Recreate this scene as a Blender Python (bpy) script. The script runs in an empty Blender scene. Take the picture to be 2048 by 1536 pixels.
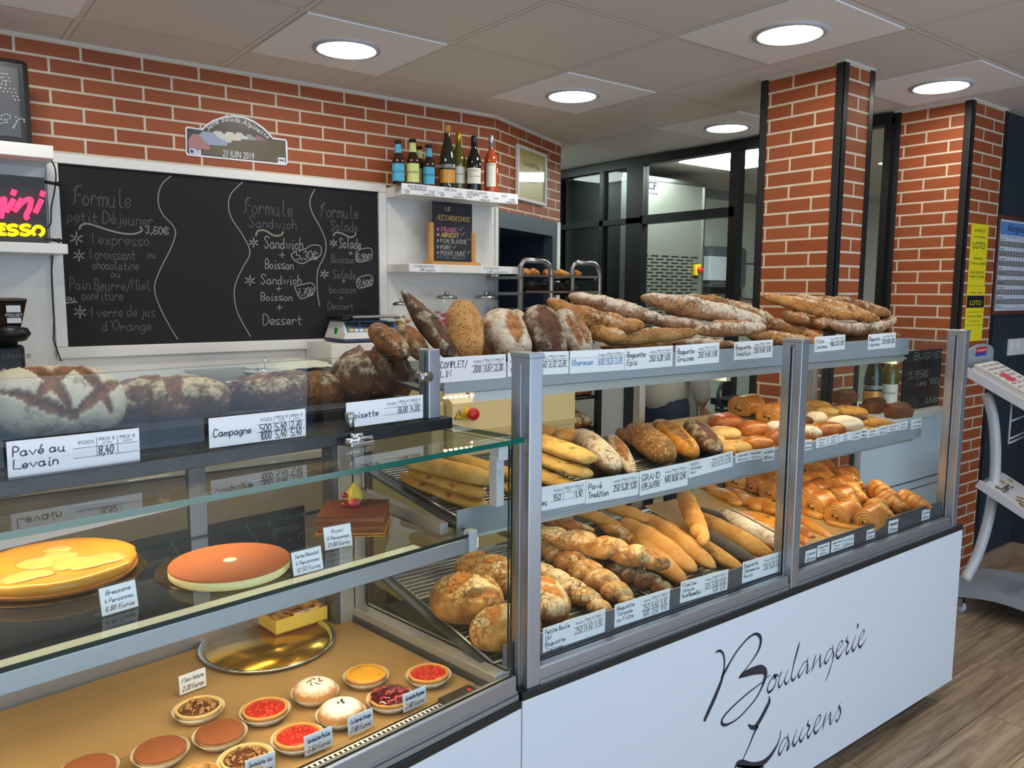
import bpy, bmesh, math, random
from mathutils import Vector, Matrix, noise, Euler

SC = bpy.context.scene
COL = SC.collection
V3 = Vector
PI = math.pi

# ------------------------------------------------------------------ camera
FPX = 1591.93                       # focal length in pixels of the 2048 x 1536 frame
CAM_POS = V3((0.0, 0.0, 1.5366))
CAM_ROT = Euler((1.4562615, -0.0059592, -0.6556849), 'XYZ')
cam_data = bpy.data.cameras.new('camera')
cam_data.sensor_width = 36.0
cam_data.lens = FPX / 2048.0 * 36.0
cam_data.clip_start = 0.05
cam = bpy.data.objects.new('camera', cam_data)
cam.location = CAM_POS
cam.rotation_euler = CAM_ROT
COL.objects.link(cam)
SC.camera = cam

# ------------------------------------------------------------------ world, exposure, big lights
SC.view_settings.view_transform = 'Standard'
SC.view_settings.look = 'None'
SC.view_settings.gamma = 1.0
SC.view_settings.exposure = 0.0
SC.view_settings.use_curve_mapping = False
try:
    SC.cycles.use_denoising = True
    SC.cycles.max_bounces = 10
    SC.cycles.transparent_max_bounces = 24
    SC.cycles.caustics_reflective = False
    SC.cycles.caustics_refractive = False
    SC.cycles.sample_clamp_indirect = 4.0
except Exception:
    pass
world = bpy.data.worlds.new('sky')
SC.world = world
world.use_nodes = True
world.node_tree.nodes['Background'].inputs[0].default_value = (0.42, 0.58, 0.85, 1)
world.node_tree.nodes['Background'].inputs[1].default_value = 0.45

LAMP_E = 42.0        # ceiling downlight diffusers
STRIP_E = 36.0       # display case light strips
CEIL_FILL_W = 90.0      # added upward lamp that brightens the ceiling
DAY_W = 110.0        # daylight through the shop front
def area_light(name, loc, target, sx, sy, power, color):
    d = bpy.data.lights.new(name, 'AREA')
    d.shape = 'RECTANGLE'; d.size = sx; d.size_y = sy
    d.energy = power; d.color = color
    o = bpy.data.objects.new(name, d)
    o.location = loc
    o.rotation_euler = (V3(target) - V3(loc)).to_track_quat('-Z', 'Y').to_euler()
    COL.objects.link(o)
    return o
area_light('daylight_shop_window', (1.4, -3.25, 1.35), (1.4, 0.0, 1.2), 6.0, 2.3, DAY_W, (0.47, 0.72, 1.0))
area_light('ceiling_fill_light', (1.4, -3.1, .06), (1.42, -2.2, 2.6), 6.0, .5, CEIL_FILL_W, (.92, .95, 1.0))  # fill lamp near the floor, added to lift the ceiling

# ------------------------------------------------------------------ pixel -> place helpers
_R = CAM_ROT.to_matrix()
def ray(x, y):
    return (_R @ V3(((x - 1024.0) / FPX, (768.0 - y) / FPX, -1.0)))
def onY(x, y, Y):
    d = ray(x, y); return CAM_POS + d * ((Y - CAM_POS.y) / d.y)
def onX(x, y, X):
    d = ray(x, y); return CAM_POS + d * ((X - CAM_POS.x) / d.x)
def onZ(x, y, Z):
    d = ray(x, y); return CAM_POS + d * ((Z - CAM_POS.z) / d.z)
def onP(x, y, P, n):
    d = ray(x, y); return CAM_POS + d * ((V3(P) - CAM_POS).dot(V3(n)) / d.dot(V3(n)))
def px2m(p, npx):
    return npx / FPX * abs((_R.transposed() @ (V3(p) - CAM_POS)).z)

# frame of the pastry case, turned 8 degrees against the bread case
TH = 0.139475
LU = V3((math.cos(TH), math.sin(TH), 0)); LN = V3((-math.sin(TH), math.cos(TH), 0))
P0 = V3((0.998, 1.254, 0.0))
ML = Matrix.Translation(P0) @ Matrix.Rotation(TH, 4, 'Z')
def L2W(u, n, z): return P0 + LU * u + LN * n + V3((0, 0, z))
def onN(x, y, n):
    return onP(x, y, P0 + LN * n, LN)
def toL(p):
    d = V3(p) - P0; return V3((d.dot(LU), d.dot(LN), p[2]))

# ------------------------------------------------------------------ colour / materials
def lin(c):
    return tuple(((v / 255.0) / 12.92 if v / 255.0 <= 0.04045 else ((v / 255.0 + 0.055) / 1.055) ** 2.4) for v in c) + (1.0,)
MATS = {}
def newmat(name):
    m = bpy.data.materials.new(name); m.use_nodes = True
    nt = m.node_tree
    for n in list(nt.nodes): nt.nodes.remove(n)
    out = nt.nodes.new('ShaderNodeOutputMaterial')
    return m, nt, out
def N(nt, t, **kw):
    n = nt.nodes.new(t)
    for k, v in kw.items():
        if k == 'inp':
            for kk, vv in v.items(): n.inputs[kk].default_value = vv
        else: setattr(n, k, v)
    return n
def principled(nt, out, rough=0.5, metal=0.0, coat=0.0, spec=0.5):
    b = nt.nodes.new('ShaderNodeBsdfPrincipled')
    b.inputs['Roughness'].default_value = rough
    b.inputs['Metallic'].default_value = metal
    b.inputs['Coat Weight'].default_value = coat
    b.inputs['Specular IOR Level'].default_value = spec
    nt.links.new(b.outputs[0], out.inputs[0])
    return b
def mat(name, c, rough=0.5, metal=0.0, var=0.06, scale=12.0, bump=0.0, coat=0.0, stretch=None, spec=0.5):
    """painted / plain surface with a little procedural variation"""
    if name in MATS: return MATS[name]
    m, nt, out = newmat(name)
    b = principled(nt, out, rough, metal, coat, spec)
    tc = N(nt, 'ShaderNodeTexCoord')
    src = tc.outputs['Object']
    if stretch:
        mp = N(nt, 'ShaderNodeMapping'); mp.inputs['Scale'].default_value = stretch
        nt.links.new(src, mp.inputs[0]); src = mp.outputs[0]
    nz = N(nt, 'ShaderNodeTexNoise', inp={'Scale': scale, 'Detail': 4.0})
    nt.links.new(src, nz.inputs['Vector'])
    mx = N(nt, 'ShaderNodeMix', data_type='RGBA')
    cl = lin(c)
    mx.inputs['A'].default_value = tuple(max(0, v * (1 - var)) for v in cl[:3]) + (1,)
    mx.inputs['B'].default_value = tuple(min(1, v * (1 + var)) for v in cl[:3]) + (1,)
    nt.links.new(nz.outputs['Fac'], mx.inputs['Factor'])
    nt.links.new(mx.outputs['Result'], b.inputs['Base Color'])
    if bump:
        bp = N(nt, 'ShaderNodeBump', inp={'Strength': bump, 'Distance': 0.004})
        nt.links.new(nz.outputs['Fac'], bp.inputs['Height'])
        nt.links.new(bp.outputs[0], b.inputs['Normal'])
    MATS[name] = m
    return m
def emit(name, c, e):
    if name in MATS: return MATS[name]
    m, nt, out = newmat(name)
    n = N(nt, 'ShaderNodeEmission'); n.inputs[0].default_value = lin(c); n.inputs[1].default_value = e
    nt.links.new(n.outputs[0], out.inputs[0])
    MATS[name] = m
    return m
def glass(name, tint=(240, 248, 246), refl=1.0, ior=1.5, rough=0.0):
    """pane: see-through with a Fresnel mirror on the outside faces"""
    if name in MATS: return MATS[name]
    m, nt, out = newmat(name)
    tr = N(nt, 'ShaderNodeBsdfTransparent'); tr.inputs[0].default_value = lin(tint)
    gl = N(nt, 'ShaderNodeBsdfGlossy'); gl.inputs['Roughness'].default_value = rough
    fr = N(nt, 'ShaderNodeFresnel'); fr.inputs['IOR'].default_value = ior
    ge = N(nt, 'ShaderNodeNewGeometry')
    inv = N(nt, 'ShaderNodeMath', operation='SUBTRACT'); inv.inputs[0].default_value = 1.0
    nt.links.new(ge.outputs['Backfacing'], inv.inputs[1])
    mu = N(nt, 'ShaderNodeMath', operation='MULTIPLY')
    nt.links.new(fr.outputs[0], mu.inputs[0]); nt.links.new(inv.outputs[0], mu.inputs[1])
    m2 = N(nt, 'ShaderNodeMath', operation='MULTIPLY'); m2.inputs[1].default_value = refl
    nt.links.new(mu.outputs[0], m2.inputs[0])
    mx = N(nt, 'ShaderNodeMixShader')
    nt.links.new(m2.outputs[0], mx.inputs[0]); nt.links.new(tr.outputs[0], mx.inputs[1]); nt.links.new(gl.outputs[0], mx.inputs[2])
    nt.links.new(mx.outputs[0], out.inputs[0])
    MATS[name] = m
    return m

def brick_mat():
    m, nt, out = newmat('brick_slips')
    b = principled(nt, out, 0.62)
    uv = N(nt, 'ShaderNodeUVMap')
    bt = N(nt, 'ShaderNodeTexBrick', offset=0.5, offset_frequency=2, squash=1.0)
    bt.inputs['Color1'].default_value = lin((148, 73, 34)); bt.inputs['Color2'].default_value = lin((160, 82, 40))
    bt.inputs['Mortar'].default_value = lin((214, 202, 182))
    for k, v in (('Scale', 1.0), ('Mortar Size', 0.005), ('Mortar Smooth', 0.15), ('Bias', 0.0), ('Brick Width', 0.2255), ('Row Height', 0.0592)):
        bt.inputs[k].default_value = v
    nt.links.new(uv.outputs[0], bt.inputs['Vector'])
    nz = N(nt, 'ShaderNodeTexNoise', inp={'Scale': 26.0, 'Detail': 5.0, 'Roughness': 0.65})
    nt.links.new(uv.outputs[0], nz.inputs['Vector'])
    mr = N(nt, 'ShaderNodeMapRange', inp={'To Min': 0.82, 'To Max': 1.15})
    nt.links.new(nz.outputs['Fac'], mr.inputs['Value'])
    mx = N(nt, 'ShaderNodeMix', data_type='RGBA', blend_type='MULTIPLY'); mx.inputs['Factor'].default_value = 1.0
    nt.links.new(bt.outputs['Color'], mx.inputs['A']); nt.links.new(mr.outputs[0], mx.inputs['B'])
    nt.links.new(mx.outputs['Result'], b.inputs['Base Color'])
    ad = N(nt, 'ShaderNodeMath', operation='MULTIPLY_ADD'); ad.inputs[1].default_value = -1.0
    sc = N(nt, 'ShaderNodeMath', operation='MULTIPLY'); sc.inputs[1].default_value = 0.25
    nt.links.new(nz.outputs['Fac'], sc.inputs[0])
    nt.links.new(bt.outputs['Fac'], ad.inputs[0]); nt.links.new(sc.outputs[0], ad.inputs[2])
    bp = N(nt, 'ShaderNodeBump', inp={'Strength': 0.5, 'Distance': 0.006})
    nt.links.new(ad.outputs[0], bp.inputs['Height']); nt.links.new(bp.outputs[0], b.inputs['Normal'])
    MATS['brick'] = m
    return m
def ceiling_mat(ox, oy):
    m, nt, out = newmat('ceiling_tiles')
    b = principled(nt, out, 0.55)
    tc = N(nt, 'ShaderNodeTexCoord')
    mp = N(nt, 'ShaderNodeMapping'); mp.inputs['Location'].default_value = (-ox + 6.0, -oy + 6.0, 0)
    nt.links.new(tc.outputs['Object'], mp.inputs[0])
    bt = N(nt, 'ShaderNodeTexBrick', offset=0.0, offset_frequency=1, squash=1.0)
    bt.inputs['Color1'].default_value = lin((222, 217, 210)); bt.inputs['Color2'].default_value = lin((228, 223, 217))
    bt.inputs['Mortar'].default_value = lin((226, 222, 215))
    for k, v in (('Scale', 1.0), ('Mortar Size', 0.011), ('Mortar Smooth', 0.0), ('Bias', 0.0), ('Brick Width', 0.6), ('Row Height', 0.6)):
        bt.inputs[k].default_value = v
    nt.links.new(mp.outputs[0], bt.inputs['Vector'])
    b2 = N(nt, 'ShaderNodeTexBrick', offset=0.0, offset_frequency=1, squash=1.0)
    for k, v in (('Scale', 1.0), ('Mortar Size', 0.0135), ('Mortar Smooth', 0.0), ('Bias', 0.0), ('Brick Width', 0.6), ('Row Height', 0.6)):
        b2.inputs[k].default_value = v
    nt.links.new(mp.outputs[0], b2.inputs['Vector'])
    df = N(nt, 'ShaderNodeMath', operation='SUBTRACT')
    nt.links.new(b2.outputs['Fac'], df.inputs[0]); nt.links.new(bt.outputs['Fac'], df.inputs[1])
    mx = N(nt, 'ShaderNodeMix', data_type='RGBA'); mx.inputs['B'].default_value = lin((110, 104, 98))
    nt.links.new(df.outputs[0], mx.inputs['Factor']); nt.links.new(bt.outputs['Color'], mx.inputs['A'])
    nt.links.new(mx.outputs['Result'], b.inputs['Base Color'])
    nz = N(nt, 'ShaderNodeTexNoise', inp={'Scale': 260.0, 'Detail': 2.0})
    nt.links.new(tc.outputs['Object'], nz.inputs['Vector'])
    bp = N(nt, 'ShaderNodeBump', inp={'Strength': 0.08, 'Distance': 0.002})
    nt.links.new(nz.outputs['Fac'], bp.inputs['Height']); nt.links.new(bp.outputs[0], b.inputs['Normal'])
    MATS['ceiling'] = m
    return m
def floor_mat():
    m, nt, out = newmat('oak_floor_planks')
    b = principled(nt, out, 0.42)
    tc = N(nt, 'ShaderNodeTexCoord')
    mp = N(nt, 'ShaderNodeMapping'); mp.inputs['Location'].default_value = (5.3, 7.06, 0)
    nt.links.new(tc.outputs['Object'], mp.inputs[0])
    bt = N(nt, 'ShaderNodeTexBrick', offset=0.37, offset_frequency=2, squash=1.0)
    bt.inputs['Color1'].default_value = (0.0, 0.0, 0.0, 1); bt.inputs['Color2'].default_value = (1, 1, 1, 1); bt.inputs['Mortar'].default_value = (0.2, 0.2, 0.2, 1)
    for k, v in (('Scale', 1.0), ('Mortar Size', 0.0012), ('Mortar Smooth', 0.0), ('Bias', 0.0), ('Brick Width', 1.1), ('Row Height', 0.2)):
        bt.inputs[k].default_value = v
    nt.links.new(mp.outputs[0], bt.inputs['Vector'])
    m2 = N(nt, 'ShaderNodeMapping'); m2.inputs['Scale'].default_value = (1.6, 22.0, 1)
    nt.links.new(tc.outputs['Object'], m2.inputs[0])
    ofs = N(nt, 'ShaderNodeVectorMath', operation='MULTIPLY_ADD'); ofs.inputs[1].default_value = (7, 13, 0)
    nt.links.new(bt.outputs['Color'], ofs.inputs[0]); nt.links.new(m2.outputs[0], ofs.inputs[2])
    nz = N(nt, 'ShaderNodeTexNoise', inp={'Scale': 1.3, 'Detail': 8.0, 'Roughness': 0.62, 'Distortion': 1.1})
    nt.links.new(ofs.outputs[0], nz.inputs['Vector'])
    cr = N(nt, 'ShaderNodeValToRGB')
    cr.color_ramp.elements[0].position = 0.3; cr.color_ramp.elements[0].color = lin((122, 98, 74))
    cr.color_ramp.elements[1].position = 0.72; cr.color_ramp.elements[1].color = lin((200, 174, 144))
    nt.links.new(nz.outputs['Fac'], cr.inputs[0])
    mr = N(nt, 'ShaderNodeMapRange', inp={'To Min': 0.72, 'To Max': 1.15})
    nt.links.new(bt.outputs['Color'], mr.inputs['Value'])
    mx = N(nt, 'ShaderNodeMix', data_type='RGBA', blend_type='MULTIPLY'); mx.inputs['Factor'].default_value = 1.0
    nt.links.new(cr.outputs[0], mx.inputs['A']); nt.links.new(mr.outputs[0], mx.inputs['B'])
    m3 = N(nt, 'ShaderNodeMix', data_type='RGBA'); m3.inputs['B'].default_value = lin((60, 46, 34))
    nt.links.new(bt.outputs['Fac'], m3.inputs['Factor']); nt.links.new(mx.outputs['Result'], m3.inputs['A'])
    nt.links.new(m3.outputs['Result'], b.inputs['Base Color'])
    bp = N(nt, 'ShaderNodeBump', inp={'Strength': 0.12, 'Distance': 0.003})
    nt.links.new(nz.outputs['Fac'], bp.inputs['Height']); nt.links.new(bp.outputs[0], b.inputs['Normal'])
    MATS['floor'] = m
    return m

def crust(name, dark, light, flour, famt, cut, cut2=None, rough=0.62, coat=0.0, crack=0.5, seeds=None, seedscale=150.0, seedamt=0.5, fscale=42.0, bump=0.85, topdark=0.4, cscale=64.0):
    """bread crust: browned base (darker where it rose most), flour lying on the upper side, scored cuts from the 'cut' attribute"""
    m, nt, out = newmat(name)
    b = principled(nt, out, rough, 0, coat, 0.4)
    if coat: b.inputs['Coat Roughness'].default_value = 0.25
    L = nt.links.new
    def nmath(op, x, y=None, z=None):
        n = N(nt, 'ShaderNodeMath', operation=op)
        for i, v in enumerate((x, y, z)):
            if v is None: continue
            if isinstance(v, (int, float)): n.inputs[i].default_value = v
            else: L(v, n.inputs[i])
        return n.outputs[0]
    def rng(v, a, c, lo=0.0, hi=1.0):
        n = N(nt, 'ShaderNodeMapRange', interpolation_type='SMOOTHSTEP', inp={'From Min': a, 'From Max': c, 'To Min': lo, 'To Max': hi}); L(v, n.inputs['Value']); return n.outputs[0]
    def mix(f, A, B):
        n = N(nt, 'ShaderNodeMix', data_type='RGBA')
        for k, v in (('Factor', f), ('A', A), ('B', B)):
            if isinstance(v, tuple) or isinstance(v, float): n.inputs[k].default_value = v
            else: L(v, n.inputs[k])
        return n.outputs['Result']
    tc = N(nt, 'ShaderNodeTexCoord'); oi = N(nt, 'ShaderNodeObjectInfo')
    vm = N(nt, 'ShaderNodeVectorMath', operation='MULTIPLY_ADD'); vm.inputs[1].default_value = (9.7, 5.3, 7.1)
    L(oi.outputs['Random'], vm.inputs[0]); L(tc.outputs['Object'], vm.inputs[2]); co = vm.outputs[0]
    def noi(scale, det=6.0, ro=0.68, vec=None):
        n = N(nt, 'ShaderNodeTexNoise', inp={'Scale': scale, 'Detail': det, 'Roughness': ro}); L(vec or co, n.inputs['Vector']); return n
    at = N(nt, 'ShaderNodeAttribute', attribute_name='cut').outputs['Fac']
    top = N(nt, 'ShaderNodeAttribute', attribute_name='top').outputs['Fac']
    n1 = noi(15.0); n2 = noi(fscale, 9.0, .75); n4 = noi(7.0, 3.0)
    col = mix(rng(n1.outputs['Fac'], .34, .66), lin(dark), lin(light))
    col = mix(nmath('MULTIPLY', rng(nmath('ADD', top, nmath('MULTIPLY', n4.outputs['Fac'], .6)), .75, 1.3), topdark), col, lin(tuple(v * .82 for v in dark)))
    wv = N(nt, 'ShaderNodeVectorMath', operation='MULTIPLY_ADD'); wv.inputs[1].default_value = (.02, .02, .02); L(n2.outputs['Color'], wv.inputs[0]); L(co, wv.inputs[2])
    vo = N(nt, 'ShaderNodeTexVoronoi', feature='DISTANCE_TO_EDGE', inp={'Scale': cscale}); L(wv.outputs[0], vo.inputs['Vector'])
    line = rng(vo.outputs['Distance'], 0.0, .07, 1.0, 0.0)
    line = nmath('MULTIPLY', line, rng(noi(13.0, 3.0).outputs['Fac'], .47, .62))
    line = nmath('MULTIPLY', line, crack)
    if famt > 0:
        s1 = nmath('MULTIPLY_ADD', top, .30, nmath('MULTIPLY_ADD', n4.outputs['Fac'], .55, n2.outputs['Fac']))
        k = nmath('MULTIPLY', rng(s1, 1.30 - famt * .34, 1.44 - famt * .26, 0.0, min(.95, .66 + famt * .16)), nmath('SUBTRACT', 1.0, at))
        col = mix(k, col, lin(flour))
    col = mix(line, col, lin(tuple(v * .6 for v in dark)))
    if seeds:
        sv = N(nt, 'ShaderNodeTexVoronoi', feature='F1', inp={'Scale': seedscale}); L(co, sv.inputs['Vector'])
        sr = rng(sv.outputs['Distance'], .25 * seedamt + .08, .25 * seedamt + .2, 1.0, 0.0)
        sx = N(nt, 'ShaderNodeSeparateColor'); L(sv.outputs['Color'], sx.inputs[0])
        col = mix(nmath('MULTIPLY', sr, nmath('LESS_THAN', sx.outputs[0], seedamt)), col, lin(seeds))
    n3 = noi(55.0, 5.0, .7)
    cc = mix(rng(n3.outputs['Fac'], .35, .65), lin(cut2 or tuple(v * .7 for v in cut)), lin(cut))
    col = mix(at, col, cc)
    hs = N(nt, 'ShaderNodeHueSaturation'); L(rng(oi.outputs['Random'], 0, 1, .86, 1.1), hs.inputs['Value']); L(col, hs.inputs['Color']); L(hs.outputs[0], b.inputs['Base Color'])
    hgt = nmath('ADD', n2.outputs['Fac'], nmath('MULTIPLY', line, -1.2))
    if seeds: hgt = nmath('ADD', hgt, nmath('MULTIPLY', sr, .9))
    bp = N(nt, 'ShaderNodeBump', inp={'Strength': bump, 'Distance': 0.006}); L(hgt, bp.inputs['Height']); L(bp.outputs[0], b.inputs['Normal'])
    MATS[name] = m
    return m

# ------------------------------------------------------------------ mesh builder
class MB:
    def __init__(self, M=None):
        self.v = []; self.f = []; self.mi = []; self.M = M or Matrix.Identity(4); self.cut = None; self.uv = None; self.smooth = []
    def add(self, vs, fs, mi=0, smooth=False):
        o = len(self.v)
        self.v += [self.M @ V3(p) for p in vs]
        self.f += [tuple(i + o for i in f) for f in fs]
        self.mi += [mi] * len(fs); self.smooth += [smooth] * len(fs)
        return self
    def box(self, a, b, mi=0, bev=0.0):
        x0, y0, z0 = a; x1, y1, z1 = b
        if x0 > x1: x0, x1 = x1, x0
        if y0 > y1: y0, y1 = y1, y0
        if z0 > z1: z0, z1 = z1, z0
        if bev <= 0:
            return self.add([(x0, y0, z0), (x1, y0, z0), (x1, y1, z0), (x0, y1, z0), (x0, y0, z1), (x1, y0, z1), (x1, y1, z1), (x0, y1, z1)],
                            [(0, 3, 2, 1), (4, 5, 6, 7), (0, 1, 5, 4), (1, 2, 6, 5), (2, 3, 7, 6), (3, 0, 4, 7)], mi)
        bm = bmesh.new(); bmesh.ops.create_cube(bm, size=1.0)
        for v in bm.verts: v.co = V3(((x0 + x1) / 2 + v.co.x * (x1 - x0), (y0 + y1) / 2 + v.co.y * (y1 - y0), (z0 + z1) / 2 + v.co.z * (z1 - z0)))
        bev = min(bev, 0.45 * min(x1 - x0, y1 - y0, z1 - z0))
        bmesh.ops.bevel(bm, geom=list(bm.edges), offset=bev, segments=2, profile=0.5, affect='EDGES')
        bm.verts.ensure_lookup_table()
        self.add([tuple(v.co) for v in bm.verts], [[v.index for v in f.verts] for f in bm.faces], mi)
        bm.free(); return self
    def quad(self, a, b, c, d, mi=0):
        return self.add([a, b, c, d], [(0, 1, 2, 3)], mi)
    def prism(self, pts, z0, z1, mi=0):
        n = len(pts)
        return self.add([(p[0], p[1], z0) for p in pts] + [(p[0], p[1], z1) for p in pts],
                        [tuple(range(n - 1, -1, -1)), tuple(range(n, 2 * n))] + [(i, (i + 1) % n, n + (i + 1) % n, n + i) for i in range(n)], mi)
    def tube(self, pts, r, seg=8, mi=0, cap=True):
        pts = [V3(p) for p in pts]; n = len(pts)
        rs = r if isinstance(r, (list, tuple)) else [r] * n
        vs = []; up = None
        for i, p in enumerate(pts):
            t = (pts[min(i + 1, n - 1)] - pts[max(i - 1, 0)])
            if t.length < 1e-9: t = V3((0, 0, 1))
            t.normalize()
            if up is None:
                up = V3((0, 0, 1)) if abs(t.z) < 0.9 else V3((1, 0, 0))
            s = t.cross(up)
            if s.length < 1e-6: s = t.cross(V3((0.3, 1, 0.2)))
            s.normalize(); u2 = s.cross(t).normalized(); up = u2
            for k in range(seg):
                a = 2 * PI * k / seg
                vs.append(p + (s * math.cos(a) + u2 * math.sin(a)) * rs[i])
        fs = [(i * seg + k, i * seg + (k + 1) % seg, (i + 1) * seg + (k + 1) % seg, (i + 1) * seg + k) for i in range(n - 1) for k in range(seg)]
        if cap:
            fs.append(tuple(range(seg - 1, -1, -1))); fs.append(tuple((n - 1) * seg + k for k in range(seg)))
        return self.add([tuple(v) for v in vs], fs, mi, True)
    def lathe(self, prof, c=(0, 0, 0), seg=24, mi=0, cap=True, wave=None):
        vs = []; n = len(prof)
        for i, (r, z) in enumerate(prof):
            for k in range(seg):
                a = 2 * PI * k / seg
                rr = r if not wave else r * wave(i, a)
                vs.append((c[0] + rr * math.cos(a), c[1] + rr * math.sin(a), c[2] + z))
        fs = [(i * seg + k, i * seg + (k + 1) % seg, (i + 1) * seg + (k + 1) % seg, (i + 1) * seg + k) for i in range(n - 1) for k in range(seg)]
        if cap:
            fs.append(tuple(range(seg - 1, -1, -1))); fs.append(tuple((n - 1) * seg + k for k in range(seg)))
        return self.add(vs, fs, mi, True)
    def build(self, name, mats, parent=None, smooth=None, uv=None, attrs=None):
        me = bpy.data.meshes.new(name)
        me.from_pydata([tuple(v) for v in self.v], [], self.f)
        if not isinstance(mats, (list, tuple)): mats = [mats]
        for m in mats: me.materials.append(MATS[m] if isinstance(m, str) else m)
        for p, i, s in zip(me.polygons, self.mi, self.smooth):
            p.material_index = i; p.use_smooth = s if smooth is None else smooth
        if uv:
            l = me.uv_layers.new(name='UVMap')
            for p in me.polygons:
                for li in p.loop_indices:
                    co = me.vertices[me.loops[li].vertex_index].co
                    l.data[li].uv = uv(co, p.normal)
        if attrs:
            for k, vals in attrs.items():
                a = me.attributes.new(k, 'FLOAT', 'POINT')
                a.data.foreach_set('value', vals)
        me.update()
        o = bpy.data.objects.new(name, me)
        COL.objects.link(o)
        if parent is not None:
            o.parent = parent
            o.matrix_parent_inverse = parent.matrix_world.inverted() if False else Matrix.Identity(4)
            # parts are modelled in world coordinates: compensate the empty's place
            o.matrix_local = PINV.get(parent.name, Matrix.Identity(4))
        return o
PINV = {}
def thing(name, label, cat, loc=(0, 0, 0), group=None):
    o = bpy.data.objects.new(name, None); COL.objects.link(o)
    o.empty_display_size = 0.05
    o.location = loc
    PINV[o.name] = Matrix.Translation(-V3(loc))
    return tag(o, label, cat, group)
def tag(o, label, cat, group=None, kind=None):
    o['label'] = label; o['category'] = cat
    if group: o['group'] = group
    if kind: o['kind'] = kind
    return o
def struct(o):
    o['kind'] = 'structure'; return o
def copy_thing(root, M, label=None, group=None):
    r = root.copy(); COL.objects.link(r); r.matrix_world = M
    if label: r['label'] = label
    if group: r['group'] = group
    for ch in list(root.children):
        c = ch.copy(); COL.objects.link(c); c.parent = r
        for g in list(ch.children):
            d = g.copy(); COL.objects.link(d); d.parent = c
    return r

# ------------------------------------------------------------------ handwriting (single strokes drawn as thin ribbons)
GL = {
'a': "44 35 25 14 13 22 32 43|45 43 42 53", 'b': "18 12|13 22 32 43 44 35 25 14", 'c': "44 35 25 14 13 22 32 43",
'd': "44 35 25 14 13 22 32 43|48 43 42 53", 'e': "13 44 35 25 14 13 22 32 43", 'f': "47 38 27 22|14 35", 'g': "44 35 25 14 13 22 32 44|45 41 30 20 11",
'h': "18 12|14 25 35 44 42", 'i': "25 22 32|27 27", 'j': "35 31 20 10|37 37", 'k': "18 12|45 13|24 42", 'l': "28 23 32 42",
'm': "15 12|14 25 34 32|34 45 54 52", 'n': "15 12|14 25 35 44 42", 'o': "25 14 13 22 32 43 44 35 25", 'p': "15 10|14 25 35 44 43 32 22 13",
'q': "44 35 25 14 13 22 32 43|45 40", 'r': "15 12|13 25 35 44", 's': "45 25 14 33 42 32 12", 't': "27 23 32 42|15 45", 'u': "15 13 22 32 43|45 42 52",
'v': "15 32 55", 'w': "15 22 35 42 55", 'x': "15 42|45 12", 'y': "15 23 33|45 31 20 10", 'z': "15 45 12 42",
'A': "12 38 52|24 44", 'B': "12 18 38 47 46 35 15|35 44 43 32 12", 'C': "57 38 28 16 14 22 32 53", 'D': "12 18 38 56 54 32 12", 'E': "58 18 12 52|15 45",
'F': "58 18 12|15 45", 'G': "57 38 28 16 14 22 42 54 34", 'H': "18 12|58 52|15 55", 'I': "28 22", 'J': "48 43 32 22 13", 'K': "18 12|58 15|25 52", 'L': "18 12 52",
'M': "12 18 35 58 52", 'N': "12 18 52 58", 'O': "38 16 14 32 54 56 38", 'P': "12 18 38 47 46 35 15", 'Q': "38 16 14 32 54 56 38|43 52", 'R': "12 18 38 47 46 35 15|35 52",
'S': "57 48 28 17 26 44 43 32 22 13", 'T': "18 58|38 32", 'U': "18 14 23 32 43 54 58", 'V': "18 32 58", 'W': "18 22 35 42 58", 'X': "18 52|58 12", 'Y': "18 35 58|35 32", 'Z': "18 58 12 52",
'0': "28 16 14 22 32 44 46 38 28", '1': "15 38 32", '2': "17 28 38 47 45 12 42", '3': "17 28 38 47 35 43 32 22 13", '4': "28 14 44|36 32", '5': "48 18 15 35 44 43 32 12",
'6': "47 28 14 13 22 32 43 44 35 15", '7': "18 48 22|25 45", '8': "35 25 16 17 28 38 47 46 35 25 13 22 32 43 35", '9': "45 25 16 17 28 38 47 45 32 22",
',': "23 11", '.': "22 22", '/': "11 48", '+': "15 55|37 33", '-': "15 45", '*': "15 55|27 43|23 47", "'": "28 27", '"': "28 27", '(': "38 25 32",
'!': "28 24|22 22", '>': "16 44 12", '~': "14 25 43 54", '^': "14 22 48",
}
ACC = {'é': ('e', "26 38"), 'è': ('e', "37 28"), 'ê': ('e', "16 27 36"), 'É': ('E', "29 39"), 'ï': ('i', "17 17|37 37"), 'û': ('u', "26 37 46"), 'È': ('E', "29 39"), 'à': ('a', "27 36")}
GL['€'] = "57 38 28 16 14 22 32 53|06 46|04 44"
GL['F~'] = "16 27 58|38 25 23 12|35 55"
STROKE_SHARP = set("AEFHIKLMNTVWXYZvwxzk1 47/+-*'")
def _catmull(p, k=4):
    if len(p) < 3: return p
    out = []
    for i in range(len(p) - 1):
        p0 = p[max(i - 1, 0)]; p1 = p[i]; p2 = p[i + 1]; p3 = p[min(i + 2, len(p) - 1)]
        for j in range(k):
            t = j / k
            out.append(0.5 * ((2 * p1) + (p2 - p0) * t + (2 * p0 - 5 * p1 + 4 * p2 - p3) * t * t + (3 * p1 - p0 - 3 * p2 + p3) * t ** 3))
    out.append(p[-1]); return out
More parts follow.
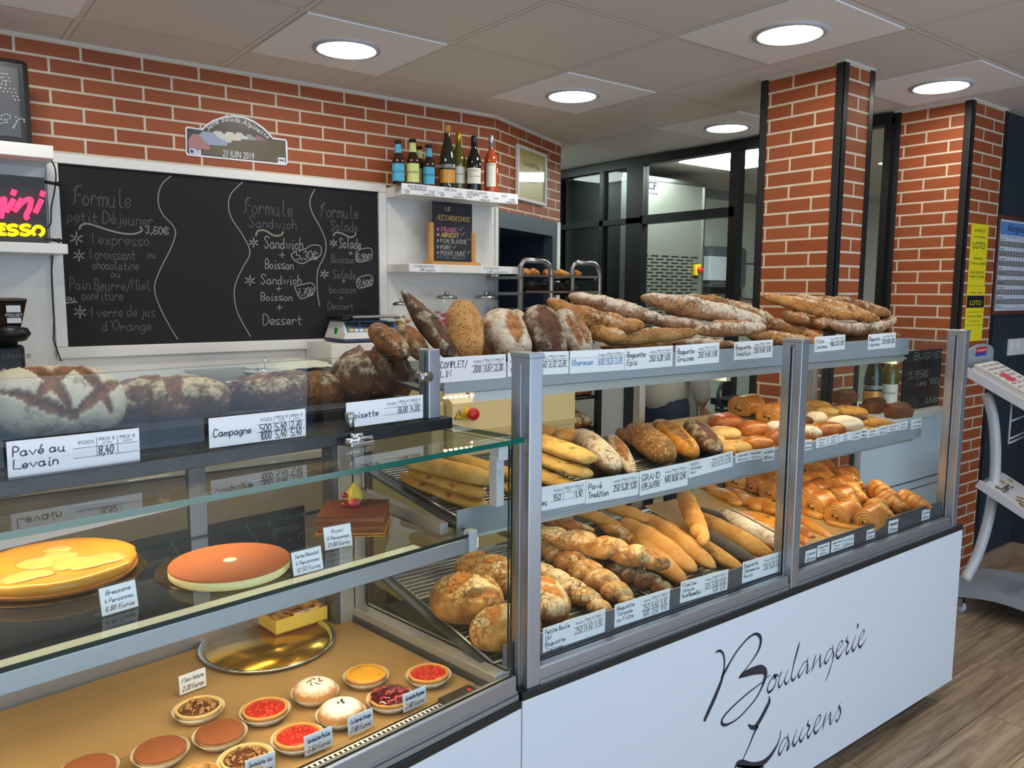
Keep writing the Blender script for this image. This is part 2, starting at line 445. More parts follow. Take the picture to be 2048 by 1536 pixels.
def glyph_strokes(ch):
    extra = None
    if ch in ACC: ch, extra = ACC[ch]
    g = GL.get(ch)
    if g is None: return [], 3.0
    st = []
    for part in ([g] if extra is None else [g, extra]):
        for s in part.split('|'):
            pts = [V3((int(q[0]), int(q[1]) - 2, 0)) for q in s.split()]
            if len(pts) == 2 and (pts[0] - pts[1]).length < 0.01: pts[1] = pts[0] + V3((0.25, -0.3, 0))
            st.append(pts if ch in STROKE_SHARP else _catmull(pts))
    w = max(p.x for s in st for p in s)
    return st, w + 0.9
def ribbon(mb, pts, w, mi=0, widths=None):
    """flat strip in the (R,U) plane of the builder; z is the tiny lift above the sheet"""
    n = len(pts); vs = []
    for i, p in enumerate(pts):
        t = pts[min(i + 1, n - 1)] - pts[max(i - 1, 0)]
        if t.length < 1e-9: t = V3((1, 0, 0))
        t.normalize(); s = V3((-t.y, t.x, 0))
        ww = (widths[i] if widths else w) * 0.5
        q = p + (t * (-ww * .8) if i == 0 else (t * ww * .8 if i == n - 1 else V3((0, 0, 0))))
        vs += [tuple(q + s * ww), tuple(q - s * ww)]
    mb.add(vs, [(2 * i, 2 * i + 1, 2 * i + 3, 2 * i + 2) for i in range(n - 1)], mi)
def write(mb, text, x, y, h, w, slant=0.08, rnd=None, squeeze=1.0, mi=0, maxw=None):
    """write a line: (x, y) = start of the baseline, h = height of a capital, w = pen width"""
    rnd = rnd or random.Random(hash_s(text))
    k = h / 6.0
    if maxw:
        tot = 0
        for ch in text: tot += 2.6 if ch == ' ' else glyph_strokes(ch)[1]
        squeeze = min(squeeze, maxw / (tot * k))
    cx = x
    for ch in text:
        if ch == ' ': cx += 2.6 * k * squeeze; continue
        st, gw = glyph_strokes(ch)
        dy = rnd.uniform(-.25, .25) * k; sc = rnd.uniform(.94, 1.06)
        for s in st:
            pts = [V3((cx + (p.x - 0.6) * k * squeeze * sc + p.y * k * slant, y + dy + p.y * k * sc, 0)) for p in s]
            ribbon(mb, pts, w, mi)
        cx += gw * k * squeeze - 0.6 * k * squeeze
    return cx
def hash_s(s):
    h = 7
    for c in s: h = (h * 31 + ord(c)) % 1000003
    return h
def sheet_matrix(o, r, u):
    """matrix whose x runs along r, y along u, z out of the sheet"""
    r = V3(r).normalized(); u = V3(u); nrm = r.cross(u).normalized(); u = nrm.cross(r).normalized()
    M = Matrix((r, u, nrm)).transposed().to_4x4(); M.translation = V3(o); return M
# printed text with the built-in font
def printed(text, M, size, align='LEFT', bold=0.0, shear=0.0, width=None):
    cu = bpy.data.curves.new('t', 'FONT'); cu.body = text; cu.size = size; cu.align_x = align; cu.shear = shear; cu.offset = bold; cu.resolution_u = 2
    o = bpy.data.objects.new('t', cu); COL.objects.link(o)
    dg = bpy.context.evaluated_depsgraph_get()
    me = bpy.data.meshes.new_from_object(o.evaluated_get(dg))
    vs = [v.co.copy() for v in me.vertices]; fs = [tuple(p.vertices) for p in me.polygons]
    bpy.data.objects.remove(o); bpy.data.curves.remove(cu); bpy.data.meshes.remove(me)
    if width and vs:
        x0 = min(v.x for v in vs); x1 = max(v.x for v in vs)
        k = width / max(1e-6, x1 - x0)
        for v in vs: v.x *= k
    return [tuple(M @ v) for v in vs], fs
def add_printed(mb, *a, mi=0, **k):
    vs, fs = printed(*a, **k); mb.add(vs, fs, mi)

_PR = {}
def add_printed_c(mb, text, M, size, **k):
    key = (text, size, tuple(sorted(k.items())))
    if key not in _PR: _PR[key] = printed(text, Matrix.Identity(4), size, **k)
    vs, fs = _PR[key]; mb.add([tuple(M @ V3(v)) for v in vs], fs)

# ------------------------------------------------------------------ price cards
def price_card(tl, tr, bl, lines, cols, label, group=None, ink='ink_black', thick=0.0012, rows=None, heads=True, heavy=1.0):
    """plastic strip card: printed headings, ruled table, hand-written name and prices"""
    tl, tr, bl = V3(tl), V3(tr), V3(bl)
    r = (tr - tl); W = r.length; u = tl - bl; r.normalize(); nn = r.cross(u).normalized(); u = nn.cross(r).normalized(); H = (tl - bl).dot(u)
    M = sheet_matrix(tl - u * H, r, u)
    root = thing('price_card', label, 'price card', tuple(M @ V3((W / 2, 0, 0))), group)
    b = MB(M); b.box((0, 0, -thick), (W, H, 0), bev=thick * .4); b.build('card', 'card_white', root)
    t = MB(M @ Matrix.Translation((0, 0, 0.0005)))
    tx = 0.49 * W if W > H * 2.6 else 0.52 * W
    cw = (W - tx) / 3.0 * 0.97
    if heads:
        for i, h in enumerate(('POIDS', 'PRIX €', 'PRIX €')):
            add_printed_c(t, h, Matrix.Translation((tx + cw * (i + .5), H * (.74 if i else .70), 0)), cw * .27, align='CENTER')
            if i: add_printed_c(t, ('au Kilo', 'la pièce')[i - 1], Matrix.Translation((tx + cw * (i + .5), H * .655, 0)), cw * .16, align='CENTER')
        t.build('printed_headings', 'ink_grey', root)
        g = MB(M @ Matrix.Translation((0, 0, 0.0004)))
        lw = .0007
        for i in (1, 2): g.box((tx + cw * i - lw / 2, H * .3, 0), (tx + cw * i + lw / 2, H * .86, .0001))
        for yy in (.60, .32): g.box((tx - cw * .1, H * yy - lw / 2, 0), (W - cw * .08, H * yy + lw / 2, .0001))
        g.build('ruled_lines', 'ink_grey', root)
    hw = MB(M @ Matrix.Translation((0, 0, 0.0006)))
    n = len(lines); lh = H * (.30 if n <= 2 else .21)
    pen = max(.0009, lh * .10) * heavy
    y = H * (.58 if n <= 2 else .72) if n > 1 else H * .36
    for i, s in enumerate(lines):
        write(hw, s, W * .035, y - i * lh * 1.18, lh * .82, pen, maxw=tx - W * .06)
    for ri, row in enumerate(rows or [cols]):
        yy = H * .35 - ri * H * .27
        for i, s in enumerate(row):
            if s: write(hw, s, tx + cw * i + cw * .06, yy, min(H * .24, cw * .5), pen * .9, maxw=cw * .86)
    hw.build('handwriting', ink, root)
    return root
def ticket(tl, tr, bl, lines, label, holder=True, group='small price tickets', name='price_ticket', tilt=None, inks=None):
    """small printed ticket in a clear stand; script lettering"""
    tl, tr, bl = V3(tl), V3(tr), V3(bl)
    r = tr - tl; W = r.length; u = tl - bl; r.normalize(); nn = r.cross(u).normalized(); u = nn.cross(r).normalized(); H = (tl - bl).dot(u)
    M = sheet_matrix(tl - u * H, r, u)
    root = thing(name, label, 'price ticket', tuple(M @ V3((W / 2, 0, 0))), group)
    b = MB(M); b.box((0, 0, -.0012), (W, H, 0)); b.build('card', 'card_white', root)
    n = len(lines); lh = H * .88 / max(n, 2)
    for kk, sel in (('name_writing', lines[:-1]), ('price_writing', lines[-1:])):
        hw = MB(M @ Matrix.Translation((0, 0, .0005)))
        for s in sel:
            i = lines.index(s)
            ch = lh * (.52 if kk == 'name_writing' else .56)
            tot = sum(2.6 if c == ' ' else glyph_strokes(c)[1] - .6 for c in s) * ch / 6
            sq = min(1.0, W * .82 / tot)
            write(hw, s, (W - tot * sq) / 2, H * .94 - lh * (i + .78), ch, ch * .13, slant=.25, squeeze=sq)
        hw.build(kk, (inks or ('ink_navy', 'ink_maroon'))[0 if kk == 'name_writing' else 1], root)
    if holder:
        c = MB(M); c.box((-.002, -.001, -.004), (W + .002, H + .003, -.0016)); c.box((-.002, -.002, -.03), (W + .002, 0.0, -.0016))
        c.build('clear_stand', 'acrylic', root)
    return root

# ------------------------------------------------------------------ bread
def smooth01(x):
    x = max(0.0, min(1.0, x)); return x * x * (3 - 2 * x)
def loaf_mesh(name, L, w, h, seed, nL=44, nP=30, e=2.4, flat=0.45, lump=0.10, slashes=(), twist=None, curve=(0, 0), taper=(1, 1), waist=None, lumpf=11.0, cross=2.0, cutdepth=0.16, rib=None):
    """L, w, h: length and half width / half height. Axis along x, up = z. slashes: (x0, a0, x1, a1, halfwidth) with x in -1..1 and a in degrees (90 = top)"""
    rd = random.Random(seed); off = V3((rd.uniform(-50, 50), rd.uniform(-50, 50), rd.uniform(-50, 50)))
    vs = []; cut = []; top = []
    R = (w + h) / 2
    sl = []
    for s in slashes:
        sl.append((s[0] * L / 2, math.radians(s[1]) * R, s[2] * L / 2, math.radians(s[3]) * R, s[4]))
    for i in range(nL + 1):
        ti = -1 + 2 * i / nL
        t = math.sin(ti * PI / 2)
        t = .55 * t + .45 * ti
        r = max(0.0, 1 - abs(t) ** e) ** (1 / e) if abs(t) < 1 else 0
        tp = taper[0] + (taper[1] - taper[0]) * (t + 1) / 2
        r *= tp
        if waist: r *= 1 - waist[1] * (0.5 + .5 * math.cos(waist[0] * PI * t))
        x = t * L / 2
        cx = curve[0] * (1 - t * t); cz = curve[1] * (1 - t * t)
        for k in range(nP):
            a = 2 * PI * k / nP
            c, s = math.cos(a), math.sin(a)
            rr = r
            if cross != 2.0:
                rr *= (abs(c) ** cross + abs(s) ** cross) ** (-1 / cross)
            if twist:
                rr *= 1 - twist[1] * (0.5 + 0.5 * math.cos(twist[2] * a + twist[0] * PI * t * 2)) ** 4
            if rib:
                q = (t * rib[0] + 0.16 * math.cos(a) + 50) % 1.0
                rr *= 1 - rib[1] * (1 - q) ** 2
            p = V3((x, cx + w * rr * c, cz + h * rr * s))
            nv = noise.noise(p * lumpf + off) * lump + noise.noise(p * lumpf * 3.1 + off) * lump * .4 + noise.noise(p * lumpf * 8 + off) * lump * .16
            m = 0.0; lip = 0.0
            if sl:
                arc = a if a < 1.5 * PI else a - 2 * PI
                q = V3((x, arc * R, 0))
                for (x0, y0, x1, y1, hw) in sl:
                    A = V3((x0, y0, 0)); Bv = V3((x1, y1, 0)); d = Bv - A
                    u = max(0, min(1, (q - A).dot(d) / max(1e-9, d.length_squared)))
                    ww = hw * (0.25 + 0.75 * math.sin(PI * min(.97, max(.03, u))))
                    jag = noise.noise(p * 60 + off) * hw * .22
                    dist = (q - (A + d * u)).length + jag
                    side = (q.x - A.x) * d.y - (q.y - A.y) * d.x
                    mm = 1 - smooth01((dist - ww * .72) / (ww * .34))
                    if mm > m: m = mm
                    l2 = math.exp(-((dist - ww * 1.05) / (ww * .3)) ** 2) * (1.0 if side > 0 else .35)
                    lip = max(lip, l2)
            f = 1 + nv - cutdepth * m + cutdepth * .55 * lip
            if abs(t) > .999: f = 1
            y = cx + (p.y - cx) * f; z = cz + (p.z - cz) * f
            zb = cz - h * flat * (1 if not twist else 1)
            if z < zb: z = zb + (z - zb) * .12
            vs.append((x + noise.noise(p * 7 + off + V3((3, 3, 3))) * lump * .25 * w, y, z))
            cut.append(m); top.append(max(0.0, min(1.0, .5 + .62 * s)))
    fs = [(i * nP + k, i * nP + (k + 1) % nP, (i + 1) * nP + (k + 1) % nP, (i + 1) * nP + k) for i in range(nL) for k in range(nP)]
    fs = [tuple(reversed(f)) for f in fs]
    me = bpy.data.meshes.new(name)
    me.from_pydata(vs, [], fs)
    for p in me.polygons: p.use_smooth = True
    for nm, vals in (('cut', cut), ('top', top)):
        at = me.attributes.new(nm, 'FLOAT', 'POINT'); at.data.foreach_set('value', vals)
    return me
def place(name, me, m, A, B, roll=0.0, up=(0, 0, 1)):
    """put an x-axis mesh between the points A and B"""
    A, B = V3(A), V3(B); x = (B - A).normalized(); u = V3(up)
    y = u.cross(x).normalized(); z = x.cross(y).normalized()
    M = Matrix((x, y, z)).transposed().to_4x4()
    M = Matrix.Translation((A + B) / 2) @ M @ Matrix.Rotation(math.radians(roll), 4, 'X')
    me.materials.append(MATS[m] if isinstance(m, str) else m)
    o = bpy.data.objects.new(name, me); COL.objects.link(o); o.matrix_world = M
    return o

# ------------------------------------------------------------------ shared materials
OX, OY, CEIL = 1.1814, 3.3112, 2.5
brick_mat(); ceiling_mat(OX, OY); floor_mat()
mat('card_white', (236, 238, 244), .45, var=.015)
mat('ink_black', (22, 22, 34), .5); mat('ink_navy', (36, 42, 92), .5); mat('ink_maroon', (92, 28, 48), .5); mat('ink_grey', (96, 98, 108), .5); mat('ink_blue', (70, 130, 205), .5)
mat('white_lacquer', (232, 231, 228), .32, var=.015); mat('white_wall', (228, 228, 226), .6, var=.02)
mat('white_tile', (250, 248, 249), .6, var=.01)  # white lamp tile, its colour lifted to include the lamp halo
mat('plaster', (214, 205, 192), .8, var=.05, bump=.2, scale=60)
mat('alu', (172, 176, 184), .34, .75, var=.04, scale=3, stretch=(.3, 60, 60)); mat('alu_warm', (188, 186, 182), .4, .5, var=.04)
mat('alu_dark', (122, 126, 134), .38, .8, var=.05); mat('steel', (168, 170, 170), .28, 1.0, var=.08, scale=4, stretch=(1, 1, 14))
mat('steel_brushed', (182, 182, 172), .38, .85, var=.12, scale=2.2); mat('chrome', (215, 218, 222), .12, 1.0)
mat('dark_steel', (46, 47, 50), .42, .5, var=.25, scale=14); mat('black_metal', (22, 22, 24), .4, .3); mat('black_plastic', (20, 20, 22), .38)
mat('granite', (34, 38, 42), .22, var=.6, scale=220)
mat('panel_white', (214, 222, 232), .32, var=.012); mat('navy', (38, 46, 66), .5, var=.05); mat('blue_grey', (66, 78, 90), .5, var=.05)
mat('dark_wall', (40, 48, 58), .6, var=.08); mat('chalkboard', (19, 20, 24), .8, var=.22, scale=3.0); mat('chalk', (160, 163, 162), .9, var=.2, scale=300); mat('chalk_faint', (104, 108, 111), .9, var=.25, scale=300); mat('chalk_soft', (134, 142, 128), .9, var=.3, scale=200)
mat('kraft', (166, 132, 84), .7, var=.1, scale=9, bump=.3); mat('cream_paint', (214, 200, 152), .4, var=.02); mat('cream_dark', (190, 176, 128), .45, var=.02)
mat('wood_light', (196, 142, 74), .5, var=.18, scale=8, stretch=(1, 1, 12)); mat('wood_red', (96, 52, 40), .45, var=.15, scale=8)
mat('acrylic_white', (240, 242, 240), .3)
mat('taupe', (146, 130, 108), .45, var=.05); mat('grey_paint', (150, 156, 166), .42, var=.02); mat('grey_light', (188, 192, 200), .4, var=.02)
mat('tile_base', (150, 128, 108), .4, var=.12)
glass('glass', (251, 254, 253)); glass('acrylic', (252, 252, 250), ior=1.4); glass('glass_dark', (176, 182, 184), ior=1.5); glass('glass_clear', (253, 254, 254), ior=1.45)
mat('glass_edge', (18, 92, 82), .15, var=.2, scale=6); mat('glass_edge_dark', (10, 38, 34), .15, var=.2)
emit('diffuser', (255, 247, 232), LAMP_E); emit('kitchen_panel', (236, 255, 246), 30.0); emit('led', (255, 226, 176), 24.0)
emit('strip', (255, 226, 178), STRIP_E)

# ------------------------------------------------------------------ room shell
YW = 3.624
def wall_quad(name, a, b, z0, z1, m, uvofs=None, flip=False):
    a = V3((a[0], a[1], 0)); b = V3((b[0], b[1], 0)); d = (b - a).normalized()
    mb = MB(); q = [(a.x, a.y, z0), (b.x, b.y, z0), (b.x, b.y, z1), (a.x, a.y, z1)]
    nrm = V3((d.y, -d.x, 0)) * (-1 if flip else 1)
    t = 0.06
    back = [tuple(V3(p) - nrm * t) for p in q]
    f = [(0, 1, 2, 3), (7, 6, 5, 4), (0, 4, 5, 1), (1, 5, 6, 2), (2, 6, 7, 3), (3, 7, 4, 0)]
    if flip: f = [tuple(reversed(x)) for x in f]
    mb.add(q + back, f)
    u0, v0 = uvofs or (0, 0)
    o = mb.build(name, m, uv=(lambda co, n: ((co - a).dot(d) + u0, co.z + v0)) if uvofs is not None else None)
    return struct(o)
MB().box((-3.2, -3.5, -.1), (8.2, 6.2, 0)).build('floor', 'floor'); struct(bpy.data.objects['floor'])
MB().box((-3.2, -3.5, CEIL), (8.2, 6.2, CEIL + .1)).build('ceiling', 'ceiling'); struct(bpy.data.objects['ceiling'])
BV = -(2.3685 - 39 * 0.0592)          # brick courses: a joint at z = 2.3685
wall_quad('wall_back', (-3.0, YW), (2.665, YW), 0, 2.487, 'brick', uvofs=(-3.0 - 0.525 + .2255 * 20 + .11275 , BV + .0592))
wall_quad('trim_1', (-3.0, YW - .004), (2.665, YW - .004), 2.487, CEIL, 'plaster')
CA, CB = V3((2.665, 3.624, 0)), V3((3.50, 4.035, 0)); CD = (CB - CA).normalized(); CN = V3((CD.y, -CD.x, 0))
wall_quad('wall_corner', (CA.x, CA.y), (CB.x, CB.y), 1.995, 2.487, 'brick', uvofs=(.05, BV + .0592))
wall_quad('trim_2', (CA.x + CN.x * .004, CA.y + CN.y * .004), (CB.x + CN.x * .004, CB.y + CN.y * .004), 2.487, CEIL, 'plaster')
def cpt(s, d, z): p = CA + CD * s - CN * d; return (p.x, p.y, z)
CLEN = (CB - CA).length
MC = Matrix((CD, -CN, V3((0, 0, 1)))).transposed().to_4x4(); MC.translation = CA
# recess below the angled brick wall
r = MB(MC)
for a, b in (((0, 0, 0), (.055, .62, 1.995)), ((CLEN - .12, 0, 0), (CLEN - .05, .62, 1.995)), ((.055, .60, 0), (CLEN - .12, .62, 1.995)), ((.055, 0, 1.9), (CLEN - .12, .62, 1.995))):
    r.box(a, b)
struct(r.build('wall_recess', 'blue_grey'))
r = MB(MC); r.box((.06, .59, 0), (CLEN - .125, .598, 1.9)); r.box((.0555, .06, 0), (.062, .6, 1.9)); r.box((CLEN - .128, .06, 0), (CLEN - .1205, .6, 1.9)); struct(r.build('trim_3', 'navy'))
r = MB(MC); r.box((CLEN - .05, -.004, 0), (CLEN, .62, 1.995)); struct(r.build('trim_4', 'white_wall'))
wall_quad('wall_passage', (CB.x, CB.y), (CB.x, 5.9), 0, CEIL, 'white_wall')
wall_quad('wall_left', (-3.0, -3.3), (-3.0, YW), 0, CEIL, 'white_wall')
wall_quad('wall_kitchen_back', (3.4, 5.9), (8.0, 5.9), 0, CEIL, 'white_wall')
wall_quad('wall_kitchen_right', (8.0, 5.9), (8.0, 1.84), 0, CEIL, 'white_wall')
wall_quad('wall_right_back', (4.66, 1.845), (5.2, 1.845), 0, CEIL, 'dark_wall')
wall_quad('wall_right', (5.2, 1.845), (5.2, -3.3), 0, CEIL, 'dark_wall')
wall_quad('wall_kitchen_front', (8.0, 2.0), (4.70, 2.0), 0, CEIL, 'white_wall')
# shop front behind the viewer
f = MB()
for a, b in (((-3.0, -3.4, 0), (-1.9, -3.3, CEIL)), ((4.6, -3.4, 0), (5.2, -3.3, CEIL)), ((-1.9, -3.4, 0), (4.6, -3.3, .2)), ((-1.9, -3.4, 2.42), (4.6, -3.3, CEIL))): f.box(a, b)
struct(f.build('wall_front', 'white_wall'))
f = MB()
for x in (-1.9, -.3, 1.3, 2.9, 4.54): f.box((x, -3.36, .2), (x + .06, -3.30, 2.42))
f.box((-1.9, -3.36, .2), (4.6, -3.3, .26)); f.box((-1.9, -3.36, 2.36), (4.6, -3.3, 2.42))
struct(f.build('window_2', 'dark_steel'))
b = MB(); b.box((4.68, 1.825, 0), (5.19, 1.842, .075)); struct(b.build('baseboard_right_back', 'tile_base'))
b = MB(); b.box((5.183, -3.2, 0), (5.197, 1.825, .075)); struct(b.build('baseboard_right', 'tile_base'))

# ------------------------------------------------------------------ ceiling lights
def ceiling_light(i, j, label):
    x = OX + .6 * i + .3; y = OY + .6 * j - .3
    t = thing('ceiling_light', label, 'ceiling light', (x, y, CEIL), 'round ceiling downlights')
    MB().box((x - .286, y - .286, CEIL - .006), (x + .286, y + .286, CEIL - .0005)).build('tile_panel', 'white_tile', t)
    MB().lathe([(.132, -.0065), (.134, -.012), (.118, -.016), (.112, -.012), (.112, -.007)], (x, y, CEIL), 40, cap=False).build('trim_ring', 'grey_light', t)
    MB().lathe([(.112, -.0075), (.108, -.010), (.05, -.0115), (.001, -.012)], (x, y, CEIL), 40, cap=False).build('diffuser', 'diffuser', t)
for (i, j, l) in ((0, 0, 'round downlight nearest the blackboard wall, above the oval wall plaque'), (2, 0, 'round downlight between the bottle shelf and the brick pillars'),
                  (4, 0, 'round downlight close to the black kitchen partition'), (2, -2, 'round downlight just in front of the nearer brick pillar'),
                  (4, -2, 'round downlight just in front of the farther brick pillar'), (4, -4, 'downlight panel cut off at the upper right corner of the picture'),
                  (0, -2, 'round downlight above the pastry case'), (2, -4, 'round downlight above the customers'), (0, -4, 'round downlight behind the viewer'),
                  (-2, 0, 'round downlight at the far left'), (-2, -2, 'round downlight at the left'), (-2, -4, 'round downlight at the left rear'), (0, -8, 'round downlight at the shop window'), (4, -8, 'round downlight at the door')):
    ceiling_light(i, j, l)

# ------------------------------------------------------------------ brick pillars with steel corner angles
def pillar(x0, x1, y0, y1, label, uo, fo):
    t = thing('brick_pillar', label, 'pillar', (x0, y0, 0))
    m = MB(); m.box((x0, y0, 0), (x1, y1, 2.49))
    m.build('brick_core', 'brick', t, uv=lambda co, n: ((co.y + uo) if abs(n.x) > .5 else (co.x + fo), co.z + BV + .0592 * (1 if True else 0) + PZ))
    for (cx, cy, sx, sy) in ((x0, y0, 1, 1), (x0, y1, 1, -1), (x1, y0, -1, 1)):
        s = MB(); e = .003
        s.box((cx - e * sx, cy - e * sy, 0), (cx + .034 * sx, cy, 2.495)); s.box((cx - e * sx, cy - e * sy, 0), (cx, cy + .034 * sy, 2.495))
        s.build('corner_angle', 'dark_steel', t)
    c = MB(); c.box((x0 - .004, y0 - .004, 2.49), (x1 + .004, y1 + .004, CEIL - .0005)); c.build('top_joint', 'plaster', t)
    return t
PZ = .0
PW = .2255
# a joint of the narrow face sits at its middle; offsets put the wide-face joints where the bricks break
pillar(3.162, 3.40, 1.87, 2.267, 'nearer brick pillar with dark steel corner angles', -2.107 + 20 * PW, -3.282 + 20 * PW)
pillar(4.25, 4.665, 1.825, 2.21, 'farther brick pillar with yellow bingo posters', -2.04 + 20 * PW, -4.396 + 20 * PW)

# ------------------------------------------------------------------ black kitchen partition
def partition():
    X = 4.25
    fr = MB()
    def post(ya, yb, z0=0, z1=2.47): fr.box((X - .03, ya, z0), (X + .03, yb, z1))
    fr.box((X - .035, 2.21, 2.43), (X + .035, 5.3, 2.49))
    for ya, yb in ((5.2, 5.3), (4.86, 4.92), (4.38, 4.42), (3.98, 4.14), (3.17, 3.24), (2.21, 2.25)): post(ya, yb)
    zc = onX(1290, 440, X).z
    fr.box((X - .03, 3.2, zc - .03), (X + .03, 4.0, zc + .03)); fr.box((X - .03, 4.0, zc - .02), (X + .03, 4.9, zc + .02))
    o = struct(fr.build('window_1', 'black_metal'))
    for ya, yb, z0, z1 in ((3.24, 3.98, zc + .03, 2.43), (3.24, 3.98, .1, zc - .03), (2.25, 3.17, .1, 2.43)):
        p = MB(); p.box((X - .004, ya, z0), (X + .004, yb, z1)); p.build('pane', 'glass_clear', o)
    for ya, yb in ((4.14, 4.38), (4.42, 4.86)):
        p = MB(); p.box((X - .004, ya, .1), (X + .004, yb, 2.43)); p.build('pane', 'glass_dark', o)
partition()

# ------------------------------------------------------------------ kitchen behind the partition
def kitchen():
    y = 4.3
    a = onY(1281, 352, y); b = onY(1408, 365, y); top = .5 * (a.z + b.z)
    t = thing('proofing_cabinet', 'brushed steel proofing cabinet with slotted lower door behind the partition', 'cabinet', (a.x, y, 0))
    m = MB(); m.box((a.x - .2, y, 0), (b.x, y + .85, top - .03)); m.build('body', 'steel_brushed', t)
    m = MB(); m.box((a.x - .2, y - .012, top - .03), (b.x + .01, y + .86, top)); m.build('top_cap', 'steel', t)
    m = MB(); m.box((b.x, y - .012, 0), (b.x + .016, y + .02, top - .03)); m.build('edge_profile', 'steel', t)
    s = MB()
    z1 = onY(1300, 511, y).z
    for r in range(24):
        z = z1 - r * .026
        for c in range(6):
            xx = a.x + .02 + c * .118 + (r % 2) * .059
            if xx + .085 < b.x - .02: s.box((xx, y - .003, z - .005), (xx + .085, y - .0005, z + .005))
    s.build('vent_slots', 'black_plastic', t)
    k = onY(1391, 540, y); sw = MB(); sw.box((k.x - .035, y - .03, k.z - .045), (k.x + .035, y - .001, k.z + .045), bev=.004); so = sw.build('isolator_switch', mat('yellow_plastic', (222, 186, 30), .4), t)
    kn = MB(Matrix.Translation((k.x + .008, y - .03, k.z)) @ Matrix.Rotation(PI / 2, 4, 'X')); kn.lathe([(.024, 0), (.024, .02), (.018, .026), (.0, .026)], seg=18); kn.build('red_knob', mat('red_plastic', (196, 36, 34), .35), so)
    lg = MB(); M = sheet_matrix((onY(1295, 378, y).x, y - .002, onY(1295, 378, y).z), (1, 0, 0), (0, 0, 1))
    add_printed_c(lg, 'CF', M, .085, bold=.002); add_printed_c(lg, 'food mektige', M @ Matrix.Translation((-.02, -.035, 0)), .026); lg.build('maker_lettering', 'ink_navy', t)
    # darker cabinet farther back
    y2 = 5.65; a2 = onY(1172, 352, y2); b2 = onY(1275, 352, y2)
    t = thing('grey_cabinet', 'dark grey tall cabinet with yellowish window behind tinted partition glass', 'cabinet', (a2.x, y2, 0))
    m = MB(); m.box((a2.x, y2, 0), (b2.x, y2 + .5, 2.42)); m.build('body', mat('cabinet_grey', (112, 116, 116), .45), t)
    w0 = onY(1197, 388, y2); w1 = onY(1245, 442, y2); m = MB(); m.box((w0.x, y2 - .01, w1.z), (w1.x, y2 - .001, w0.z)); m.build('window', mat('amber_glass', (150, 126, 62), .3), t)
    m = MB()
    for xx in (1184, 1212, 1246):
        q = onY(xx, 400, y2); m.box((q.x - .008, y2 - .012, .2), (q.x + .008, y2 - .001, 2.36))
    q = onY(1210, 452, y2); m.box((a2.x, y2 - .014, q.z - .03), (b2.x, y2 - .001, q.z + .03)); m.build('door_frame', 'cabinet_grey', t)
    m = MB(); z1 = onY(1220, 512, y2).z
    for r in range(22):
        for c in range(2):
            q = onY(1208, 512, y2); xx = q.x + c * .16 + (r % 2) * .05; m.box((xx, y2 - .004, z1 - r * .034 - .006), (xx + .12, y2 - .001, z1 - r * .034 + .006))
    m.build('vent_slots', 'black_plastic', t)
    # paper towel dispenser on the pale kitchen wall
    yd = 4.75
    wl = MB(); wl.box((onY(1411, 400, yd + .12).x, yd + .12, 0), (7.98, yd + .2, CEIL)); struct(wl.build('wall_kitchen_inner', mat('kitchen_wall', (206, 212, 204), .5)))
    bd = MB(); zz = onY(1450, 372, yd + .11).z; bd.box((onY(1411, 400, yd + .12).x, yd + .11, zz - .13), (7.9, yd + .119, zz + .05)); struct(bd.build('trim_5', mat('kitchen_band', (140, 150, 156), .5)))
    a = onY(1405, 492, yd); b = onY(1476, 588, yd)
    t = thing('towel_dispenser', 'white and smoky paper towel dispenser on pale kitchen wall', 'towel dispenser', ((a.x + b.x) / 2, yd, b.z))
    m = MB(); m.box((a.x, yd - .1, b.z + .05), (b.x, yd + .115, a.z), bev=.04); m.build('case', mat('smoke_plastic', (92, 98, 108), .3), t)
    a1 = onY(1419, 512, yd - .11); b1 = onY(1470, 562, yd - .11); m = MB(); m.box((a1.x, yd - .112, b1.z), (b1.x, yd - .02, a1.z), bev=.006); m.build('paper_roll', mat('paper_white', (214, 220, 232), .7), t)
    m = MB(); m.box((a.x + .04, yd - .06, b.z), (b.x - .03, yd + .06, b.z + .06), bev=.012); m.build('paper_slot', 'black_plastic', t)
    # whiteboard with red rim
    a = onY(1482, 527, yd + .1); b = onY(1545, 598, yd + .1)
    t = thing('whiteboard', 'small whiteboard with rounded red rim on kitchen wall', 'whiteboard', (a.x, yd + .1, b.z))
    m = MB(); m.box((a.x, yd + .095, b.z), (b.x, yd + .119, a.z)); m.build('board', mat('board_white', (214, 224, 220), .3), t)
    m = MB(); p = [(a.x, a.z - .03), (a.x + .03, a.z), (b.x, a.z)]; p2 = [(a.x, b.z + .03), (a.x + .03, b.z), (b.x, b.z)]
    m.tube([(q[0], yd + .09, q[1]) for q in reversed(p2)] + [(q[0], yd + .09, q[1]) for q in p], .006, 6); m.build('rim', mat('rim_red', (150, 44, 50), .4), t)
    hw = MB(sheet_matrix((onY(1500, 585, yd + .09).x, yd + .093, onY(1500, 585, yd + .09).z), (1, 0, 0), (0, 0, 1))); write(hw, '455', 0, 0, .045, .004, slant=.3); hw.build('marker_writing', 'ink_grey', t)
    # ceiling panel
    c = onZ(1478, 325, 2.48)
    t = thing('kitchen_light_panel', 'square lit panel in the kitchen ceiling', 'ceiling light', (c.x, c.y, 2.49)); m = MB(); m.box((c.x - .3, c.y - .3, 2.485), (c.x + .3, c.y + .3, 2.492)); m.build('panel', 'kitchen_panel', t)
    t = thing('passage_fill_panel', 'added fill light panel out of view in the passage ceiling', 'ceiling light', (3.72, 4.9, 2.49)); m = MB(); m.box((3.55, 4.65, 2.485), (3.88, 5.15, 2.492)); m.build('panel', emit('passage_fill', (236, 255, 246), 14.0), t)  # unseen lamp added to brighten the cabinet behind the tinted glass
